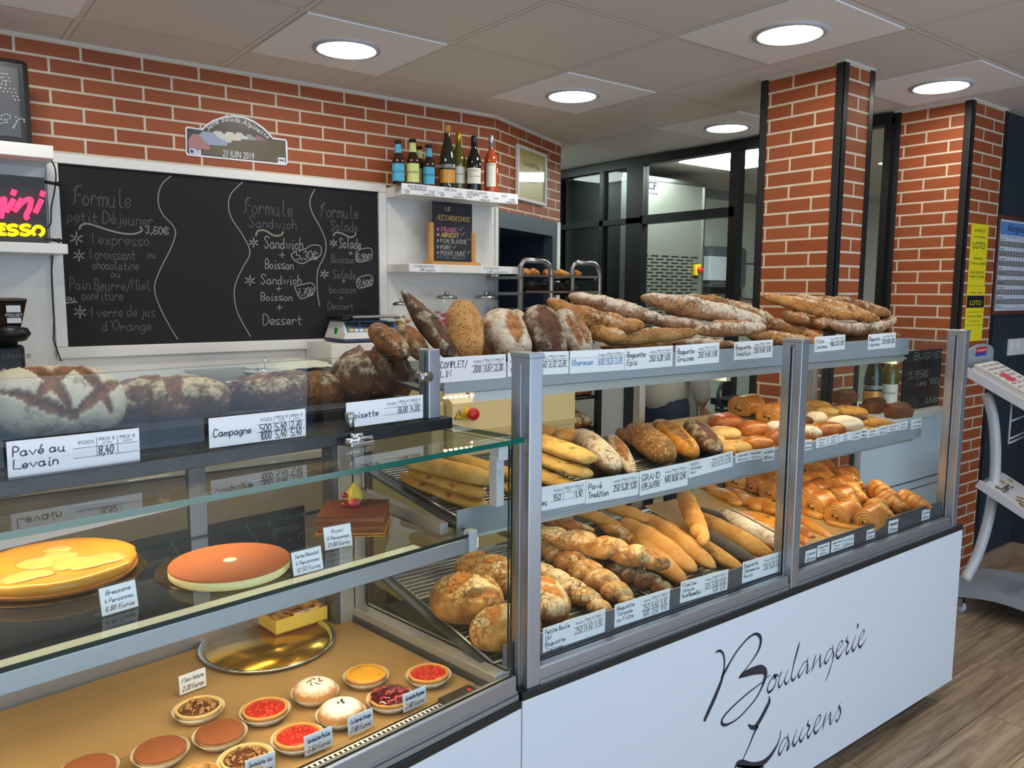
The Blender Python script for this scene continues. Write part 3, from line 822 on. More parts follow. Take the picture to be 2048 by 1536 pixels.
    # what the slit between the pillars shows
    ys = 4.45
    t = thing('range_hood', 'white wall unit seen through the slit between the pillars', 'hood', onY(1760, 430, ys))
    a = onY(1728, 385, ys); b = onY(1785, 425, ys); m = MB(); m.box((a.x, ys, b.z), (b.x + .1, ys + .415, a.z)); m.build('body', 'white_lacquer', t)
    m = MB(); m.box((a.x, ys - .004, b.z - .03), (b.x + .1, ys + .4, b.z - .002)); m.build('lower_grille', 'black_plastic', t)
    t = thing('kitchen_shelf', 'wall shelf with papers seen through the slit between the pillars', 'shelf', onY(1760, 560, ys))
    m = MB()
    for py in (528, 556, 580):
        q = onY(1735, py, ys); q2 = onY(1785, py, ys); m.box((q.x - .1, ys, q.z - .02), (q2.x + .1, ys + .415, q.z)); 
    m.build('board', 'steel', t)
    m = MB()
    for (x, y0, y1) in ((1742, 535, 553), (1755, 532, 553), (1744, 562, 578), (1757, 560, 578), (1741, 440, 480)):
        q = onY(x, y0, ys - .003); q2 = onY(x + 9, y1, ys - .003); m.box((q.x, ys - .006, q2.z), (q2.x, ys - .002, q.z))
    m.build('paper_sheets', 'paper_white', t)
kitchen()

# ------------------------------------------------------------------ blackboard wall
def blackboard():
    t = thing('blackboard', 'large framed blackboard with chalk menus on the back wall', 'blackboard', (1.24, 3.6, 1.264))
    m = MB(); m.box((.53, 3.600, 1.31), (1.926, YW, 2.026)); m.build('slate', 'chalkboard', t)
    f = MB()
    f.box((.49, 3.585, 2.026), (1.966, YW, 2.064), bev=.003); f.box((.49, 3.585, 1.264), (1.966, YW, 1.31), bev=.003)
    f.box((.49, 3.586, 1.311), (.531, YW, 2.025), bev=.002); f.box((1.925, 3.586, 1.311), (1.966, YW, 2.025), bev=.002)
    f.build('frame', 'white_lacquer', t)
    YB = 3.5993
    def P(x, y): return onY(x, y, YB)
    M = sheet_matrix((0, YB, 0), (1, 0, 0), (0, 0, 1))
    A = {'chalk': MB(M), 'chalk_faint': MB(M), 'chalk_soft': MB(M)}
    def txt(k, s, x, y, hpx, x2=None, wpx=1.6, slant=.06):
        p = P(x, y); h = px2m(p, hpx)
        mw = (P(x2, y).x - p.x) if x2 else None
        # stretch to fill
        if mw:
            tot = sum(2.6 if c == ' ' else glyph_strokes(c)[1] - .6 for c in s) * h / 6
            write(A[k], s, p.x, p.z, h, px2m(p, wpx), slant, squeeze=mw / tot)
        else: write(A[k], s, p.x, p.z, h, px2m(p, wpx), slant)
    def line(k, pts, wpx=1.7, close=False):
        pp = [P(*q) for q in pts]; pp = [V3((q.x, q.z, 0)) for q in pp]
        if close: pp.append(pp[0])
        ribbon(A[k], _catmull(pp, 6), px2m(P(*pts[0]), wpx))
    for (k, s, x, y, h, x2) in (
        ('chalk_faint', 'ƒormule', 145, 408, 38, 264), ('chalk_faint', 'petit Déjeuner', 134, 443, 24, 308), ('chalk', '3,60€', 290, 467, 15, 340),
        ('chalk_faint', '1 expresso', 178, 487, 23, 300), ('chalk_faint', '1 croissant', 176, 517, 22, 272), ('chalk_faint', 'ou', 294, 515, 15, 314),
        ('chalk_faint', 'chocolatine', 185, 538, 19, 278), ('chalk_faint', 'ou', 221, 554, 14, 243), ('chalk_faint', 'Pain Beurre/Miel', 139, 579, 22, 302),
        ('chalk', 'ou', 133, 601, 13, 152), ('chalk_faint', 'confiture', 163, 600, 20, 247), ('chalk_faint', '1 verre de jus', 178, 634, 22, 312), ('chalk_faint', "d'Orange", 203, 662, 20, 304),
        ('chalk_faint', 'ƒormule', 487, 426, 32, 587), ('chalk_faint', 'Sandwich', 497, 454, 21, 594), ('chalk', 'Sandwich', 528, 496, 22, 607), ('chalk', '+', 558, 517, 15, None), ('chalk', 'Boisson', 530, 537, 18, 588),
        ('chalk', '5,30€', 592, 518, 16, 637), ('chalk', 'Sandwich', 521, 568, 18, 604), ('chalk', '+', 552, 584, 13, None), ('chalk', 'Boisson', 521, 601, 15, 586), ('chalk', '7,70€', 595, 591, 15, 628), ('chalk', '+', 553, 622, 14, None), ('chalk', 'Dessert', 525, 650, 20, 605),
        ('chalk_faint', 'ƒormule', 640, 432, 26, 718), ('chalk_faint', 'Salade', 661, 461, 20, 716), ('chalk', 'Salade', 678, 496, 20, 722), ('chalk', '+', 697, 512, 11, None), ('chalk_faint', 'Boisson', 662, 525, 15, 711),
        ('chalk', '6,90€', 713, 520, 13, 742), ('chalk_faint', 'Salade', 665, 557, 17, 712), ('chalk', '+', 684, 566, 8, None), ('chalk_faint', 'boisson', 658, 586, 15, 713), ('chalk', '9,40€', 715, 571, 12, 745), ('chalk_faint', '+', 677, 603, 13, None), ('chalk_faint', 'Dessert', 655, 619, 14, 708)):
        txt(k, s, x, y, h, x2, 1.3 if k == 'chalk_faint' else 1.5)
    for (x, y, r) in ((153, 477, 13), (158, 511, 11), (160, 624, 12), (507, 485, 9), (500, 561, 10), (667, 486, 7), (649, 548, 8)):
        for a in (25, 90, 150):
            dx, dy = r * math.cos(math.radians(a)), r * math.sin(math.radians(a)); line('chalk_soft', [(x - dx, y + dy), (x + dx, y - dy)], 2.6)
    line('chalk', [(342, 352), (323, 370), (316, 400), (325, 428), (345, 450), (351, 468), (340, 500), (320, 540), (309, 575), (318, 610), (338, 650), (355, 678)])
    line('chalk', [(485, 364), (462, 388), (457, 413), (464, 438), (482, 465), (498, 495), (498, 513), (485, 536), (471, 568), (469, 597), (478, 632), (501, 673)])
    line('chalk', [(629, 379), (620, 401), (624, 424), (640, 454), (651, 481), (650, 509), (637, 536), (634, 559), (635, 586), (639, 611)])
    line('chalk_soft', [(159, 458), (163, 450), (178, 448), (210, 458), (240, 466), (266, 468), (283, 462), (281, 454)], 3.6)
    line('chalk_soft', [(512, 471), (516, 462), (530, 461), (548, 471), (562, 470), (566, 464)], 3.6); line('chalk_soft', [(667, 471), (672, 465), (684, 467), (699, 474), (709, 472), (711, 466)], 3.2)
    line('chalk', [(130 + 2, 606), (154, 604)], 2)
    line('chalk', [(582, 510), (590, 503), (610, 498), (622, 491), (638, 491), (643, 500), (638, 513), (620, 520), (605, 527), (590, 521)], 1.7, True)
    line('chalk', [(589, 573), (600, 570), (622, 566), (630, 576), (624, 588), (612, 595), (601, 597), (595, 588)], 1.7, True)
    line('chalk', [(712, 505), (720, 499), (738, 496), (744, 502), (742, 518), (730, 522), (716, 524), (712, 516)], 1.6, True)
    line('chalk', [(713, 560), (720, 554), (738, 550), (745, 556), (744, 568), (730, 574), (718, 576), (714, 570)], 1.6, True)
    for k in A: A[k].build({'chalk': 'chalk_writing', 'chalk_faint': 'chalk_writing', 'chalk_soft': 'chalk_flourishes'}[k], k, t)
GL['ƒ'] = GL['F~']
blackboard()
# white panel behind the boards and the open shelf niche
b = MB(); b.box((-1.6, 3.60, .9), (.489, YW - .0005, 2.06)); b.box((.49, 3.604, .9), (1.967, YW - .0005, 1.263)); b.box((1.967, 3.604, .9), (2.664, YW - .0005, 2.03)); struct(b.build('trim_6', 'white_lacquer'))

def wall_shelf(name, a, b, label, mi='white_lacquer'):
    m = MB(); m.box(a, b, bev=.002); o = m.build(name, mi); return tag(o, label, 'shelf')
SY = 3.372
wall_shelf('wall_shelf', (1.968, SY, 2.000), (2.63, 3.603, 2.05), 'upper white wall shelf carrying the bottles')
wall_shelf('wall_shelf', (1.968, SY, 1.633), (2.63, 3.603, 1.672), 'lower white wall shelf carrying the small menu easel')
b = MB(); b.box((2.645, 3.59, .9), (2.664, YW, 2.0)); struct(b.build('trim_7', 'white_lacquer'))

def shelf_tag(x0, x1, ztop, zbot, lines, label, name='shelf_price_strip'):
    tl = V3((x0, SY - .0015, ztop)); tr = V3((x1, SY - .0015, ztop)); bl = V3((x0, SY - .0015, zbot))
    M = sheet_matrix(bl, (1, 0, 0), (0, 0, 1))
    t = thing(name, label, 'price label', ((x0 + x1) / 2, SY, zbot), 'paper price strips on the wall shelves')
    m = MB(M); m.box((0, 0, -.0012), (x1 - x0, ztop - zbot, 0)); m.build('paper', 'card_white', t)
    h = MB(M @ Matrix.Translation((0, 0, .0005))); W = x1 - x0; H = ztop - zbot
    for (s, fx, fy, fh, mw) in lines: write(h, s, fx * W, fy * H, fh * H, .0012, maxw=mw * W)
    h.build('handwriting', 'ink_black', t)
def sx(px): return onY(px, 390, SY).x
shelf_tag(sx(803), sx(874), 2.048, 1.999, (('BIERE BIO GRISETTE', .17, .68, .22, .6), ('BLANCHE OU BLONDE', .24, .44, .2, .5), ('la 33cl', .03, .3, .16, .2), ('3,00€', .08, .1, .16, .2), ('8,00€', .76, .32, .2, .2), ('la bouteille 75cl', .6, .08, .17, .38)), 'first strip under the beers, longest of the upper shelf strips')
shelf_tag(sx(875), sx(931), 2.048, 1.999, (('CIDRE DOUX', .22, .66, .26, .5), ('le verre', .04, .36, .16, .2), ('2,50€', .08, .12, .16, .2), ('4,50€', .66, .36, .22, .24), ('la bouteille 75cl', .54, .1, .18, .44)), 'strip under the dark cider bottle')
shelf_tag(sx(932), sx(985), 2.046, 1.997, (('ROUGE IGP ARDECHE', .06, .7, .2, .8), ('BLANC ARDECHE', .04, .46, .2, .5), ('12,50€', .6, .36, .2, .26), ('le verre', .04, .26, .16, .2), ('la bouteille 75cl', .5, .08, .18, .46)), 'strip under the black capped red wine')
shelf_tag(sx(986), 2.628, 2.045, 1.998, (('ROSE', .34, .62, .26, .24), ('le verre', .04, .36, .16, .2), ('12,50€', .64, .34, .2, .26), ('la bouteille 75cl', .5, .08, .2, .46)), 'last strip of the upper shelf, under the rosé')
shelf_tag(onY(825, 535, SY).x, onY(882, 535, SY).x, 1.671, 1.634, (('NECTARDECHOIS FRAISE', .04, .56, .28, .8), ('3,00€ la bouteille', .25, .12, .3, .6)), 'strip below the small menu easel')
shelf_tag(onY(962, 535, SY).x, 2.628, 1.671, 1.634, (('NECTARDECHOIS', .05, .56, .28, .5), ('2,80€ la bouteille', .15, .12, .3, .65)), 'strip at the free end of the lower shelf')

# ------------------------------------------------------------------ rally plaque on the bricks
def plaque():
    Y = YW - .001
    def P(x, y, d=0): q = onY(x, y, Y - d); return q
    arch = [(403, 258), (412, 249), (426, 240), (446, 233), (465, 231), (486, 233), (506, 241), (524, 253), (537, 265), (545, 275)]
    outer = [(371, 306), (370, 256), (374, 253)] + arch + [(571, 279), (574, 283), (575, 326), (571, 331), (374, 311)]
    t = thing('rally_plaque', 'arched metal plaque with a row of parked cars on brick wall', 'plaque', P(470, 310))
    m = MB(sheet_matrix((0, Y, 0), (1, 0, 0), (0, 0, 1))); pp = [P(*q) for q in outer]; m.prism([(q.x, q.z) for q in reversed(pp)], -.0, .004); m.build('plate', 'card_white', t)
    cx = sum(q[0] for q in outer) / len(outer)
    def shrink(q):
        x, y = q; return (x + (3 if x < 440 else (-3 if x > 500 else 0)), y + (3.2 if y < 290 else -3.4))
    Mp = sheet_matrix((0, Y - .0045, 0), (1, 0, 0), (0, 0, 1))
    def flat(pts, mm, nm, d=0):
        b = MB(Mp @ Matrix.Translation((0, 0, d))); pp = [P(*q) for q in pts]; b.add([(q.x, q.z, 0) for q in pp], [tuple(range(len(pp)))]); return b.build(nm, mm, t)
    inner = [(373.5, 304), (373, 258), (376, 256.5), (405, 261)] + [(x + (1.5 if x < 460 else -1.5), y + 3.2) for x, y in arch[1:-1]] + [(544, 278.5), (570, 282), (571.5, 325), (569, 327.5), (376, 308)]
    flat(inner, mat('plaque_picture', (62, 56, 52), .35, var=.35, scale=16), 'picture')
    flat([(395, 307), (460, 276), (545, 281), (569, 284), (570.5, 324), (566, 326)], mat('plaque_ground', (98, 88, 66), .4, var=.22, scale=18), 'picture_ground', .0002)
    cars = [((376, 268, 420, 300), (172, 120, 118)), ((392, 263, 455, 292), (150, 164, 190)), ((420, 262, 463, 286), (206, 202, 196)), ((446, 264, 482, 282), (214, 206, 190)), ((468, 265, 495, 279), (196, 204, 206)), ((490, 269, 512, 281), (160, 150, 160)), ((508, 271, 530, 282), (150, 110, 108))]
    for i, ((x0, y0, x1, y1), c) in enumerate(cars):
        w, h = x1 - x0, y1 - y0
        flat([(x0, y1 - h * .1), (x0, y0 + h * .35), (x0 + w * .2, y0), (x0 + w * .5, y0 + h * .05), (x0 + w * .72, y0 + h * .45), (x1, y0 + h * .72), (x1 - w * .03, y1)], mat('plaque_car_%d' % i, c, .4, var=.15, scale=60), 'picture_car', .0004 + .0001 * (7 - i))
    for (x0, y0, x1, y1, nm) in ((378, 297, 389, 307.5, 'small_emblem'), (390, 299, 401, 309.5, 'small_emblem'), (555, 315, 569, 327, 'small_emblem')):
        flat([(x0, y1), (x0, y0), (x1, y0 + 1), (x1, y1 + 1)], 'card_white', nm, .001)
    e = MB(Mp @ Matrix.Translation((0, 0, .0014))); q = P(383, 303); e.lathe([(.008, 0), (.0, .0001)], (q.x, q.z, 0), 16, cap=False); e.build('emblem_mark', mat('emblem_blue', (52, 66, 150), .4), t)
    e = MB(Mp @ Matrix.Translation((0, 0, .0014))); q = P(395.5, 304.5); ribbon(e, [V3((q.x + .006 * math.cos(a), q.z + .009 * math.sin(a), 0)) for a in (PI / 2, PI, 1.5 * PI, 2 * PI, 2.5 * PI)], .0025); e.build('emblem_mark', 'ink_black', t)
    e = MB(Mp @ Matrix.Translation((0, 0, .0014))); q = P(562, 321); e.box((q.x - .012, q.z - .004, 0), (q.x + .012, q.z + .004, .0001)); e.build('emblem_mark', 'ink_grey', t)
    tx = MB(Mp @ Matrix.Translation((0, 0, .0016)))
    M = Matrix.Translation((P(444, 313).x, P(444, 313).z, 0)); vs, fs = printed('23 JUIN 2019', M, .042, shear=.15, width=P(507, 316).x - P(444, 313).x); tx.add(vs, fs)
    # lettering along the arch
    s = '3ème balade Alpinette'; c0, c1, c2 = [V3((P(*q).x, P(*q).z, 0)) for q in ((416, 263), (467, 244), (536, 280))]
    bz = [(1 - u) ** 2 * c0 + 2 * u * (1 - u) * (2 * c1 - .5 * (c0 + c2)) + u * u * c2 for u in [k / 80 for k in range(81)]]
    acc = [0.0]
    for k in range(80): acc.append(acc[-1] + (bz[k + 1] - bz[k]).length)
    adv = [(.5 if ch in 'il ' else (1.25 if ch in 'mA' else .86)) for ch in s]; tot = sum(adv); u = 0
    for ch, w in zip(s, adv):
        d = (u + w / 2) / tot * acc[-1]; u += w
        if ch == ' ': continue
        k = min(79, max(i for i in range(81) if acc[i] <= d)); tn = bz[k + 1] - bz[k]
        add_printed_c(tx, ch, Matrix.Translation(bz[k]) @ Matrix.Rotation(math.atan2(tn.y, tn.x), 4, 'Z'), .031, shear=.15, align='CENTER')
    tx.build('lettering', 'card_white', t)
plaque()

# ------------------------------------------------------------------ bottles
def bottle(x, y, z, h, r, prof, cols, label, cat='bottle', words=None, neck_label=None, group='bottles on the upper wall shelf'):
    """prof: 'beer' | 'champ' | 'wine' | 'rose' ; cols: glass, cap, label colours"""
    t = thing('bottle', label, cat, (x, y, z), group)
    P = {'beer': [(.90, 0), (1, .03), (1, .52), (.92, .58), (.62, .68), (.45, .76), (.42, .96), (.48, .965), (.48, 1.0)],
         'champ': [(.92, 0), (1, .02), (1, .40), (.93, .50), (.70, .64), (.42, .78), (.36, .86), (.36, .99), (.36, 1.0)],
         'wine': [(.95, 0), (1, .02), (1, .52), (.96, .58), (.62, .70), (.42, .76), (.38, .84), (.38, 1.0)],
         'rose': [(.95, 0), (1, .02), (1, .56), (.97, .62), (.72, .69), (.42, .74), (.36, .80), (.36, 1.0)]}[prof]
    MB().lathe([(r * a, h * b) for a, b in P] + [(.0005, h)], (x, y, z), 28).build('body', cols[0], t)
    l0, l1 = {'beer': (.07, .47), 'champ': (.09, .30), 'wine': (.14, .42), 'rose': (.12, .52)}[prof]
    tow = math.atan2(-y, -x)
    def band(name, z0, z1, rr, m, half=2.2):
        vs = []; n = 20
        for i in range(n + 1):
            a = tow - half / 2 + half * i / n
            rr0, rr1 = (rr if isinstance(rr, tuple) else (rr, rr))
            vs += [(x + rr0 * math.cos(a), y + rr0 * math.sin(a), z + h * z0), (x + rr1 * math.cos(a), y + rr1 * math.sin(a), z + h * z1)]
        b = MB(); b.add(vs, [(2 * i, 2 * i + 2, 2 * i + 3, 2 * i + 1) for i in range(n)], 0, True); return b.build(name, m, t)
    hl = 2.2 if prof != 'rose' else 1.5
    band('label', l0, l1, r * 1.012, cols[2], hl)
    if prof == 'champ': band('upper_label', .30, .41, (r * 1.012, r * .985), 'black_plastic', 2.0)
    if prof == 'beer':
        band('neck_label', .72, .92, (r * .56, r * .45), cols[2], 2.8)
        MB().lathe([(.50 * r, h * .955), (.54 * r, h * .96), (.5 * r, h * 1.005), (.0005, h * 1.006)], (x, y, z), 20).build('cap', cols[1], t)
    else:
        c0 = {'champ': .9, 'wine': .82, 'rose': .82}[prof]
        MB().lathe([(.40 * r, h * (c0 - .02)), (.40 * r, h), (.38 * r, h * 1.004), (.0005, h * 1.005)], (x, y, z), 20).build('capsule', cols[1], t)
    if words:
        lw = MB()
        for (s, zf, sz, mm) in words:
            vs, fs = printed(s, Matrix.Identity(4), sz, align='CENTER')
            out = []
            for v in vs:
                a = tow + v[0] / r; out.append((x + r * 1.02 * math.cos(a), y + r * 1.02 * math.sin(a), z + h * zf + v[1]))
            lw.add(out, fs)
        lw.build('label_lettering', words[0][3], t)
    return t
glass_b = lambda n, c, ro=.06: mat(n, c, ro, var=.15, scale=8, spec=.8)
glass_b('bottle_brown', (52, 26, 14)); glass_b('bottle_green', (30, 40, 22)); glass_b('bottle_olive', (96, 92, 30)); glass_b('bottle_dark', (16, 15, 17)); glass_b('bottle_rose', (176, 78, 34))
mat('label_blue', (72, 168, 206), .5, var=.1, scale=60); mat('label_lime', (206, 214, 130), .5, var=.08, scale=60); mat('label_gold', (206, 146, 62), .35, .3, var=.1, scale=30); mat('label_cream', (226, 222, 206), .5); mat('gold_foil', (206, 170, 60), .3, .8); mat('silver_foil', (190, 192, 198), .3, .8)
ZB = 2.0503
def bx(px, y): return onY(px, 380, y).x
yb = 3.45
bottle(bx(797, yb), yb, ZB, .205, .032, 'beer', ('bottle_brown', 'black_metal', 'label_blue'), 'small brown beer bottle with blue label, first on the bottle shelf', words=[('grisette', .26, .02, 'ink_black')])
bottle(bx(826, yb), yb, ZB, .222, .034, 'beer', ('bottle_brown', 'black_metal', 'label_lime'), 'small brown beer bottle with lime label between two blue labelled beers', words=[('grisette', .26, .021, 'ink_black')])
bottle(bx(839, yb + .07), yb + .07, ZB, .205, .032, 'beer', ('bottle_brown', 'black_metal', 'label_lime'), 'brown beer bottle half hidden behind the lime labelled beer')
bottle(bx(858, yb), yb, ZB, .205, .031, 'beer', ('bottle_brown', 'black_metal', 'label_blue'), 'small brown beer bottle with blue label beside the cider', words=[('grisette', .26, .02, 'ink_black')])
bottle(bx(895, yb), yb, ZB, .312, .042, 'champ', ('bottle_green', 'wood_light', 'label_gold'), 'tall dark green cider bottle with orange gold label and wired cork', words=[('ECUSSON', .33, .022, 'card_white')])
bottle(bx(917, yb + .06), yb + .06, ZB, .30, .037, 'wine', ('bottle_olive', 'gold_foil', 'label_cream'), 'olive white wine bottle with gold capsule behind the cider', words=[('Arnaudis', .28, .014, 'ink_black')])
bottle(bx(948, yb), yb, ZB, .28, .038, 'wine', ('bottle_dark', 'black_plastic', 'label_cream'), 'black red wine bottle with cream label and black capsule', words=[('DOMAINE', .36, .011, 'ink_black'), ('Côtes du Rhône', .26, .009, 'ink_black')])
bottle(bx(982, yb + .02), yb + .02, ZB, .30, .036, 'rose', ('bottle_rose', 'silver_foil', 'label_cream'), 'amber rosé bottle with silver capsule at the end of the row', words=[('DOMAINE', .48, .009, 'ink_black')])

# ------------------------------------------------------------------ small menu easel
def easel():
    y = 3.46
    def P(px, py, d=0): return onY(px, py, y + d)
    t = thing('menu_easel', 'small slate menu on a light wooden stand, lower wall shelf', 'menu board', P(905, 528))
    a = P(866, 402); b = P(944, 524)
    m = MB(); m.box((a.x, y, 1.685), (b.x, y + .008, a.z)); m.build('slate', mat('slate_navy', (30, 33, 46), .6), t)
    w = MB(); f = P(862, 445); w.box((f.x - .012, y - .008, 1.685), (f.x + .012, y + .016, f.z), bev=.002); w.build('side_rail', 'wood_light', t)
    w = MB(); f = P(946, 466); w.box((f.x - .012, y - .008, 1.685), (f.x + .012, y + .016, f.z), bev=.002); w.build('side_rail', 'wood_light', t)
    w = MB(); w.box((P(856, 525).x, y - .04, 1.6722), (P(953, 530).x, y + .05, 1.69), bev=.002); w.build('foot', 'wood_light', t)
    M = sheet_matrix((0, y - .0006, 0), (1, 0, 0), (0, 0, 1))
    mat('chalk_yellow', (214, 186, 110), .9, var=.2, scale=200); mat('chalk_pink', (214, 120, 168), .9, var=.2, scale=200)
    G = {}
    for (k, s, x, yy, h, x2) in (('chalk_yellow', 'LE', 891, 421, 7, 901), ('chalk_yellow', 'NECTARDÉCHOIS', 873, 439, 9, 940), ('chalk_pink', '* FRAISE', 873, 462, 8, 914), ('chalk_yellow', '* ABRICOT', 873, 473, 8, 918),
                                 ('chalk', '* PÊCHE BLANCHE', 873, 485, 8, 934), ('chalk', '* POIRE', 873, 498, 8, 902), ('chalk', '* POMME MURE', 873, 509, 8, 931), ('chalk_faint', '* PÊCHE ABRICOT', 873, 517, 7, 931)):
        G.setdefault(k, MB(M)); p = P(x, yy); q = P(x2, yy); h2 = px2m(p, h)
        tot = sum(2.6 if c == ' ' else glyph_strokes(c)[1] - .6 for c in s) * h2 / 6
        write(G[k], s, p.x, p.z, h2, px2m(p, 1.25), squeeze=(q.x - p.x) / tot)
    for (x, yy) in ((918, 461), (922, 471), (936, 481), (905, 497), (934, 507)):
        ribbon(G['chalk'], [V3((P(x + dx, yy + dy).x, P(x + dx, yy + dy).z, 0)) for dx, dy in ((0, -3), (2.5, 0), (7, -6))], px2m(P(x, yy), 1.1))
    for k in G: G[k].build('chalk_writing', k, t)
easel()

# ------------------------------------------------------------------ framed certificate on the angled wall
def certificate():
    def P(px, py, d=.012): return onP(px, py, CA + CN * d, CN)
    a, b, c, d = P(1036, 288), P(1094, 311), P(1092, 417), P(1033, 399)
    t = thing('framed_certificate', 'white framed gold certificate hanging on the angled brick wall', 'framed certificate', d)
    M = sheet_matrix(d, (b - a) * V3((1, 1, 0)), (0, 0, 1)); W = (V3((b.x, b.y, 0)) - V3((a.x, a.y, 0))).length; H = a.z - d.z
    m = MB(M); fw = .02
    for q in (((0, 0), (W, fw)), ((0, H - fw), (W, H)), ((0, fw), (fw, H - fw)), ((W - fw, fw), (W, H - fw))): m.box((q[0][0], q[0][1], -.01), (q[1][0], q[1][1], .01), bev=.003)
    m.build('frame', mat('frame_white', (214, 212, 208), .4), t)
    m = MB(M); m.box((fw, fw, -.01), (W - fw, H - fw, -.001)); m.build('gold_print', mat('gold_print', (198, 172, 92), .35, var=.12, scale=7), t)
    m = MB(M); m.box((fw, fw, .001), (W - fw, H - fw, .003)); m.build('glazing', 'glass_clear', t)
    m = MB(M @ Matrix.Translation((0, 0, -.0005))); add_printed_c(m, 'Gault&Millau', Matrix.Translation((W / 2, H * .66, 0)), .045, align='CENTER')
    for i, s in enumerate(('sélectionne', 'Boulangerie Laurens')): add_printed_c(m, s, Matrix.Translation((W / 2, H * (.42 - .05 * i), 0)), .016, align='CENTER')
    m.build('lettering', mat('ink_red', (120, 40, 40), .5), t)
certificate()

# ------------------------------------------------------------------ bread display case (right-hand counter)
YF = 1.254
def SB(x, y, off=0.0):      # bottom display deck: height at depth y
    return .742 + (y - 1.31) * .135 + off
def SM(y, off=0.0): return 1.043 + (y - 1.41) * .11 + off
def ST(y, off=0.0): return 1.338 + (y - 1.48) * .06 + off
def sheet(mb, x0, x1, y0, z0, y1, z1, t, mi=0):
    mb.add([(x0, y0, z0 - t), (x1, y0, z0 - t), (x1, y1, z1 - t), (x0, y1, z1 - t), (x0, y0, z0), (x1, y0, z0), (x1, y1, z1), (x0, y1, z1)],
           [(0, 3, 2, 1), (4, 5, 6, 7), (0, 1, 5, 4), (1, 2, 6, 5), (2, 3, 7, 6), (3, 0, 4, 7)], mi)
def slab_glass(mb, a, b, thin):
    """glass slab: big faces clear (slot 0), narrow faces green (slot 1)"""
    n0 = len(mb.f); mb.box(a, b)
    ax = {'x': (3, 5), 'y': (2, 4), 'z': (0, 1)}[thin]
    for i in range(6):
        mb.mi[n0 + i] = 0 if i in ax else 1
def bread_case():
    t = thing('bread_display_case', 'glazed bread display case with white front panel and script lettering', 'display case', (2.0, 1.5, 0))
    m = MB(); m.box((.9995, YF, .085), (3.082, YF + .018, .672), bev=.0015); front = m.build('front_panel', 'panel_white', t)
    m = MB(); m.box((1.0, YF + .018, .085), (3.078, 1.84, .671)); m.build('base_cabinet', 'white_lacquer', t)
    m = MB(); m.box((1.04, YF + .07, 0), (3.04, 1.80, .085)); m.build('plinth', 'black_plastic', t)
    m = MB(); m.box((.9995, YF + .001, .6722), (3.086, 1.86, .690), bev=.001); m.build('granite_slab', 'granite', t)
    # uprights at the front
    for x in (1.018, 1.992, 3.010):
        m = MB(); m.box((x, 1.262, .690), (x + .036, 1.325, 1.408), bev=.002); m.box((x - .002, 1.260, 1.402), (x + .038, 1.327, 1.413), bev=.002); m.box((x - .006, 1.285, .690), (x + .001, 1.30, 1.39), bev=.0008)
        m.build('front_post', 'alu', t)
    for a, b in ((1.054, 1.986), (2.028, 3.004)):
        m = MB(); m.box((a, 1.266, .690), (b, 1.300, .728), bev=.003); m.box((a, 1.262, .690), (b, 1.27, .700)); m.box((a, 1.263, .703), (b, 1.268, .708)); m.build('bottom_rail', 'alu', t)
        g = MB(); slab_glass(g, (a, 1.288, .728), (b, 1.294, 1.395), 'y'); g.build('front_glass', ['glass', 'glass_edge'], t)
    g = MB(); slab_glass(g, (3.036, 1.327, .69), (3.042, 1.83, 1.385), 'x'); g.build('side_glass', ['glass', 'glass_edge'], t)
    for x in (.905, 1.955, 2.995):
        m = MB(); m.box((x, 1.835, .69), (x + .028, 1.865, 1.345), bev=.002); m.build('rear_post', 'alu_warm', t)
    # shelves
    m = MB(); sheet(m, .955, 3.03, 1.31, SB(0, 1.31, -.012), 1.83, SB(0, 1.83, -.012), .006); m.build('lower_deck', 'alu_dark', t)
    for a, b in ((.985, 1.985), (2.03, 3.02)):
        m = MB(); m.box((a, 1.304, .70), (b, 1.309, .783), bev=.0008); m.build('lower_lip', 'alu_dark', t)
    m = MB(); sheet(m, .935, 3.03, 1.415, SM(1.415, -.012), 1.83, SM(1.83, -.012), .008); m.build('middle_shelf', 'alu_dark', t)
    m = MB(); m.box((.935, 1.404, 1.013), (3.03, 1.41, 1.066), bev=.0008); m.box((.935, 1.404, 1.005), (3.03, 1.43, 1.013)); m.build('middle_lip', 'grey_paint', t)
    m = MB(); sheet(m, .895, 3.035, 1.48, ST(1.48, -.012), 1.86, ST(1.86, -.012), .008); m.build('top_shelf', 'alu_dark', t)
    m = MB(); m.box((.945, 1.472, 1.312), (3.035, 1.479, 1.375), bev=.0008); m.build('top_lip', 'grey_paint', t)
    for x in (.90, 1.96, 2.985):
        for (y0, z0) in ((1.42, SM(1.6, -.03)), (1.49, ST(1.6, -.05))):
            m = MB(); m.box((x, y0, z0 - .02), (x + .02, 1.84, z0 + .005)); m.build('shelf_bracket', 'alu_warm', t)
    # light profiles under the shelf fronts
    for (y, z, a, b) in ((1.482, 1.296, 1.03, 3.02), (1.432, .996, .96, 3.02)):
        m = MB(); m.box((a, y, z), (b, y + .03, z + .014)); m.box((a, y - .003, z - .008), (b, y + .002, z + .014)); m.build('light_profile', 'alu_warm', t)
        m = MB(); m.box((a + .01, y + .006, z - .003), (b - .01, y + .024, z - .0004)); m.build('led_strip', 'strip', t)
    m = MB()
    for i in range(11): m.box((.955 + i * .0145, 1.485, 1.300), (.955 + i * .0145 + .006, 1.491, 1.304))
    m.build('led_dots', 'led', t)
    # script lettering on the panel
    Yl = YF - .0006
    lg = MB(sheet_matrix((0, Yl, 0), (1, 0, 0), (0, 0, 1)))
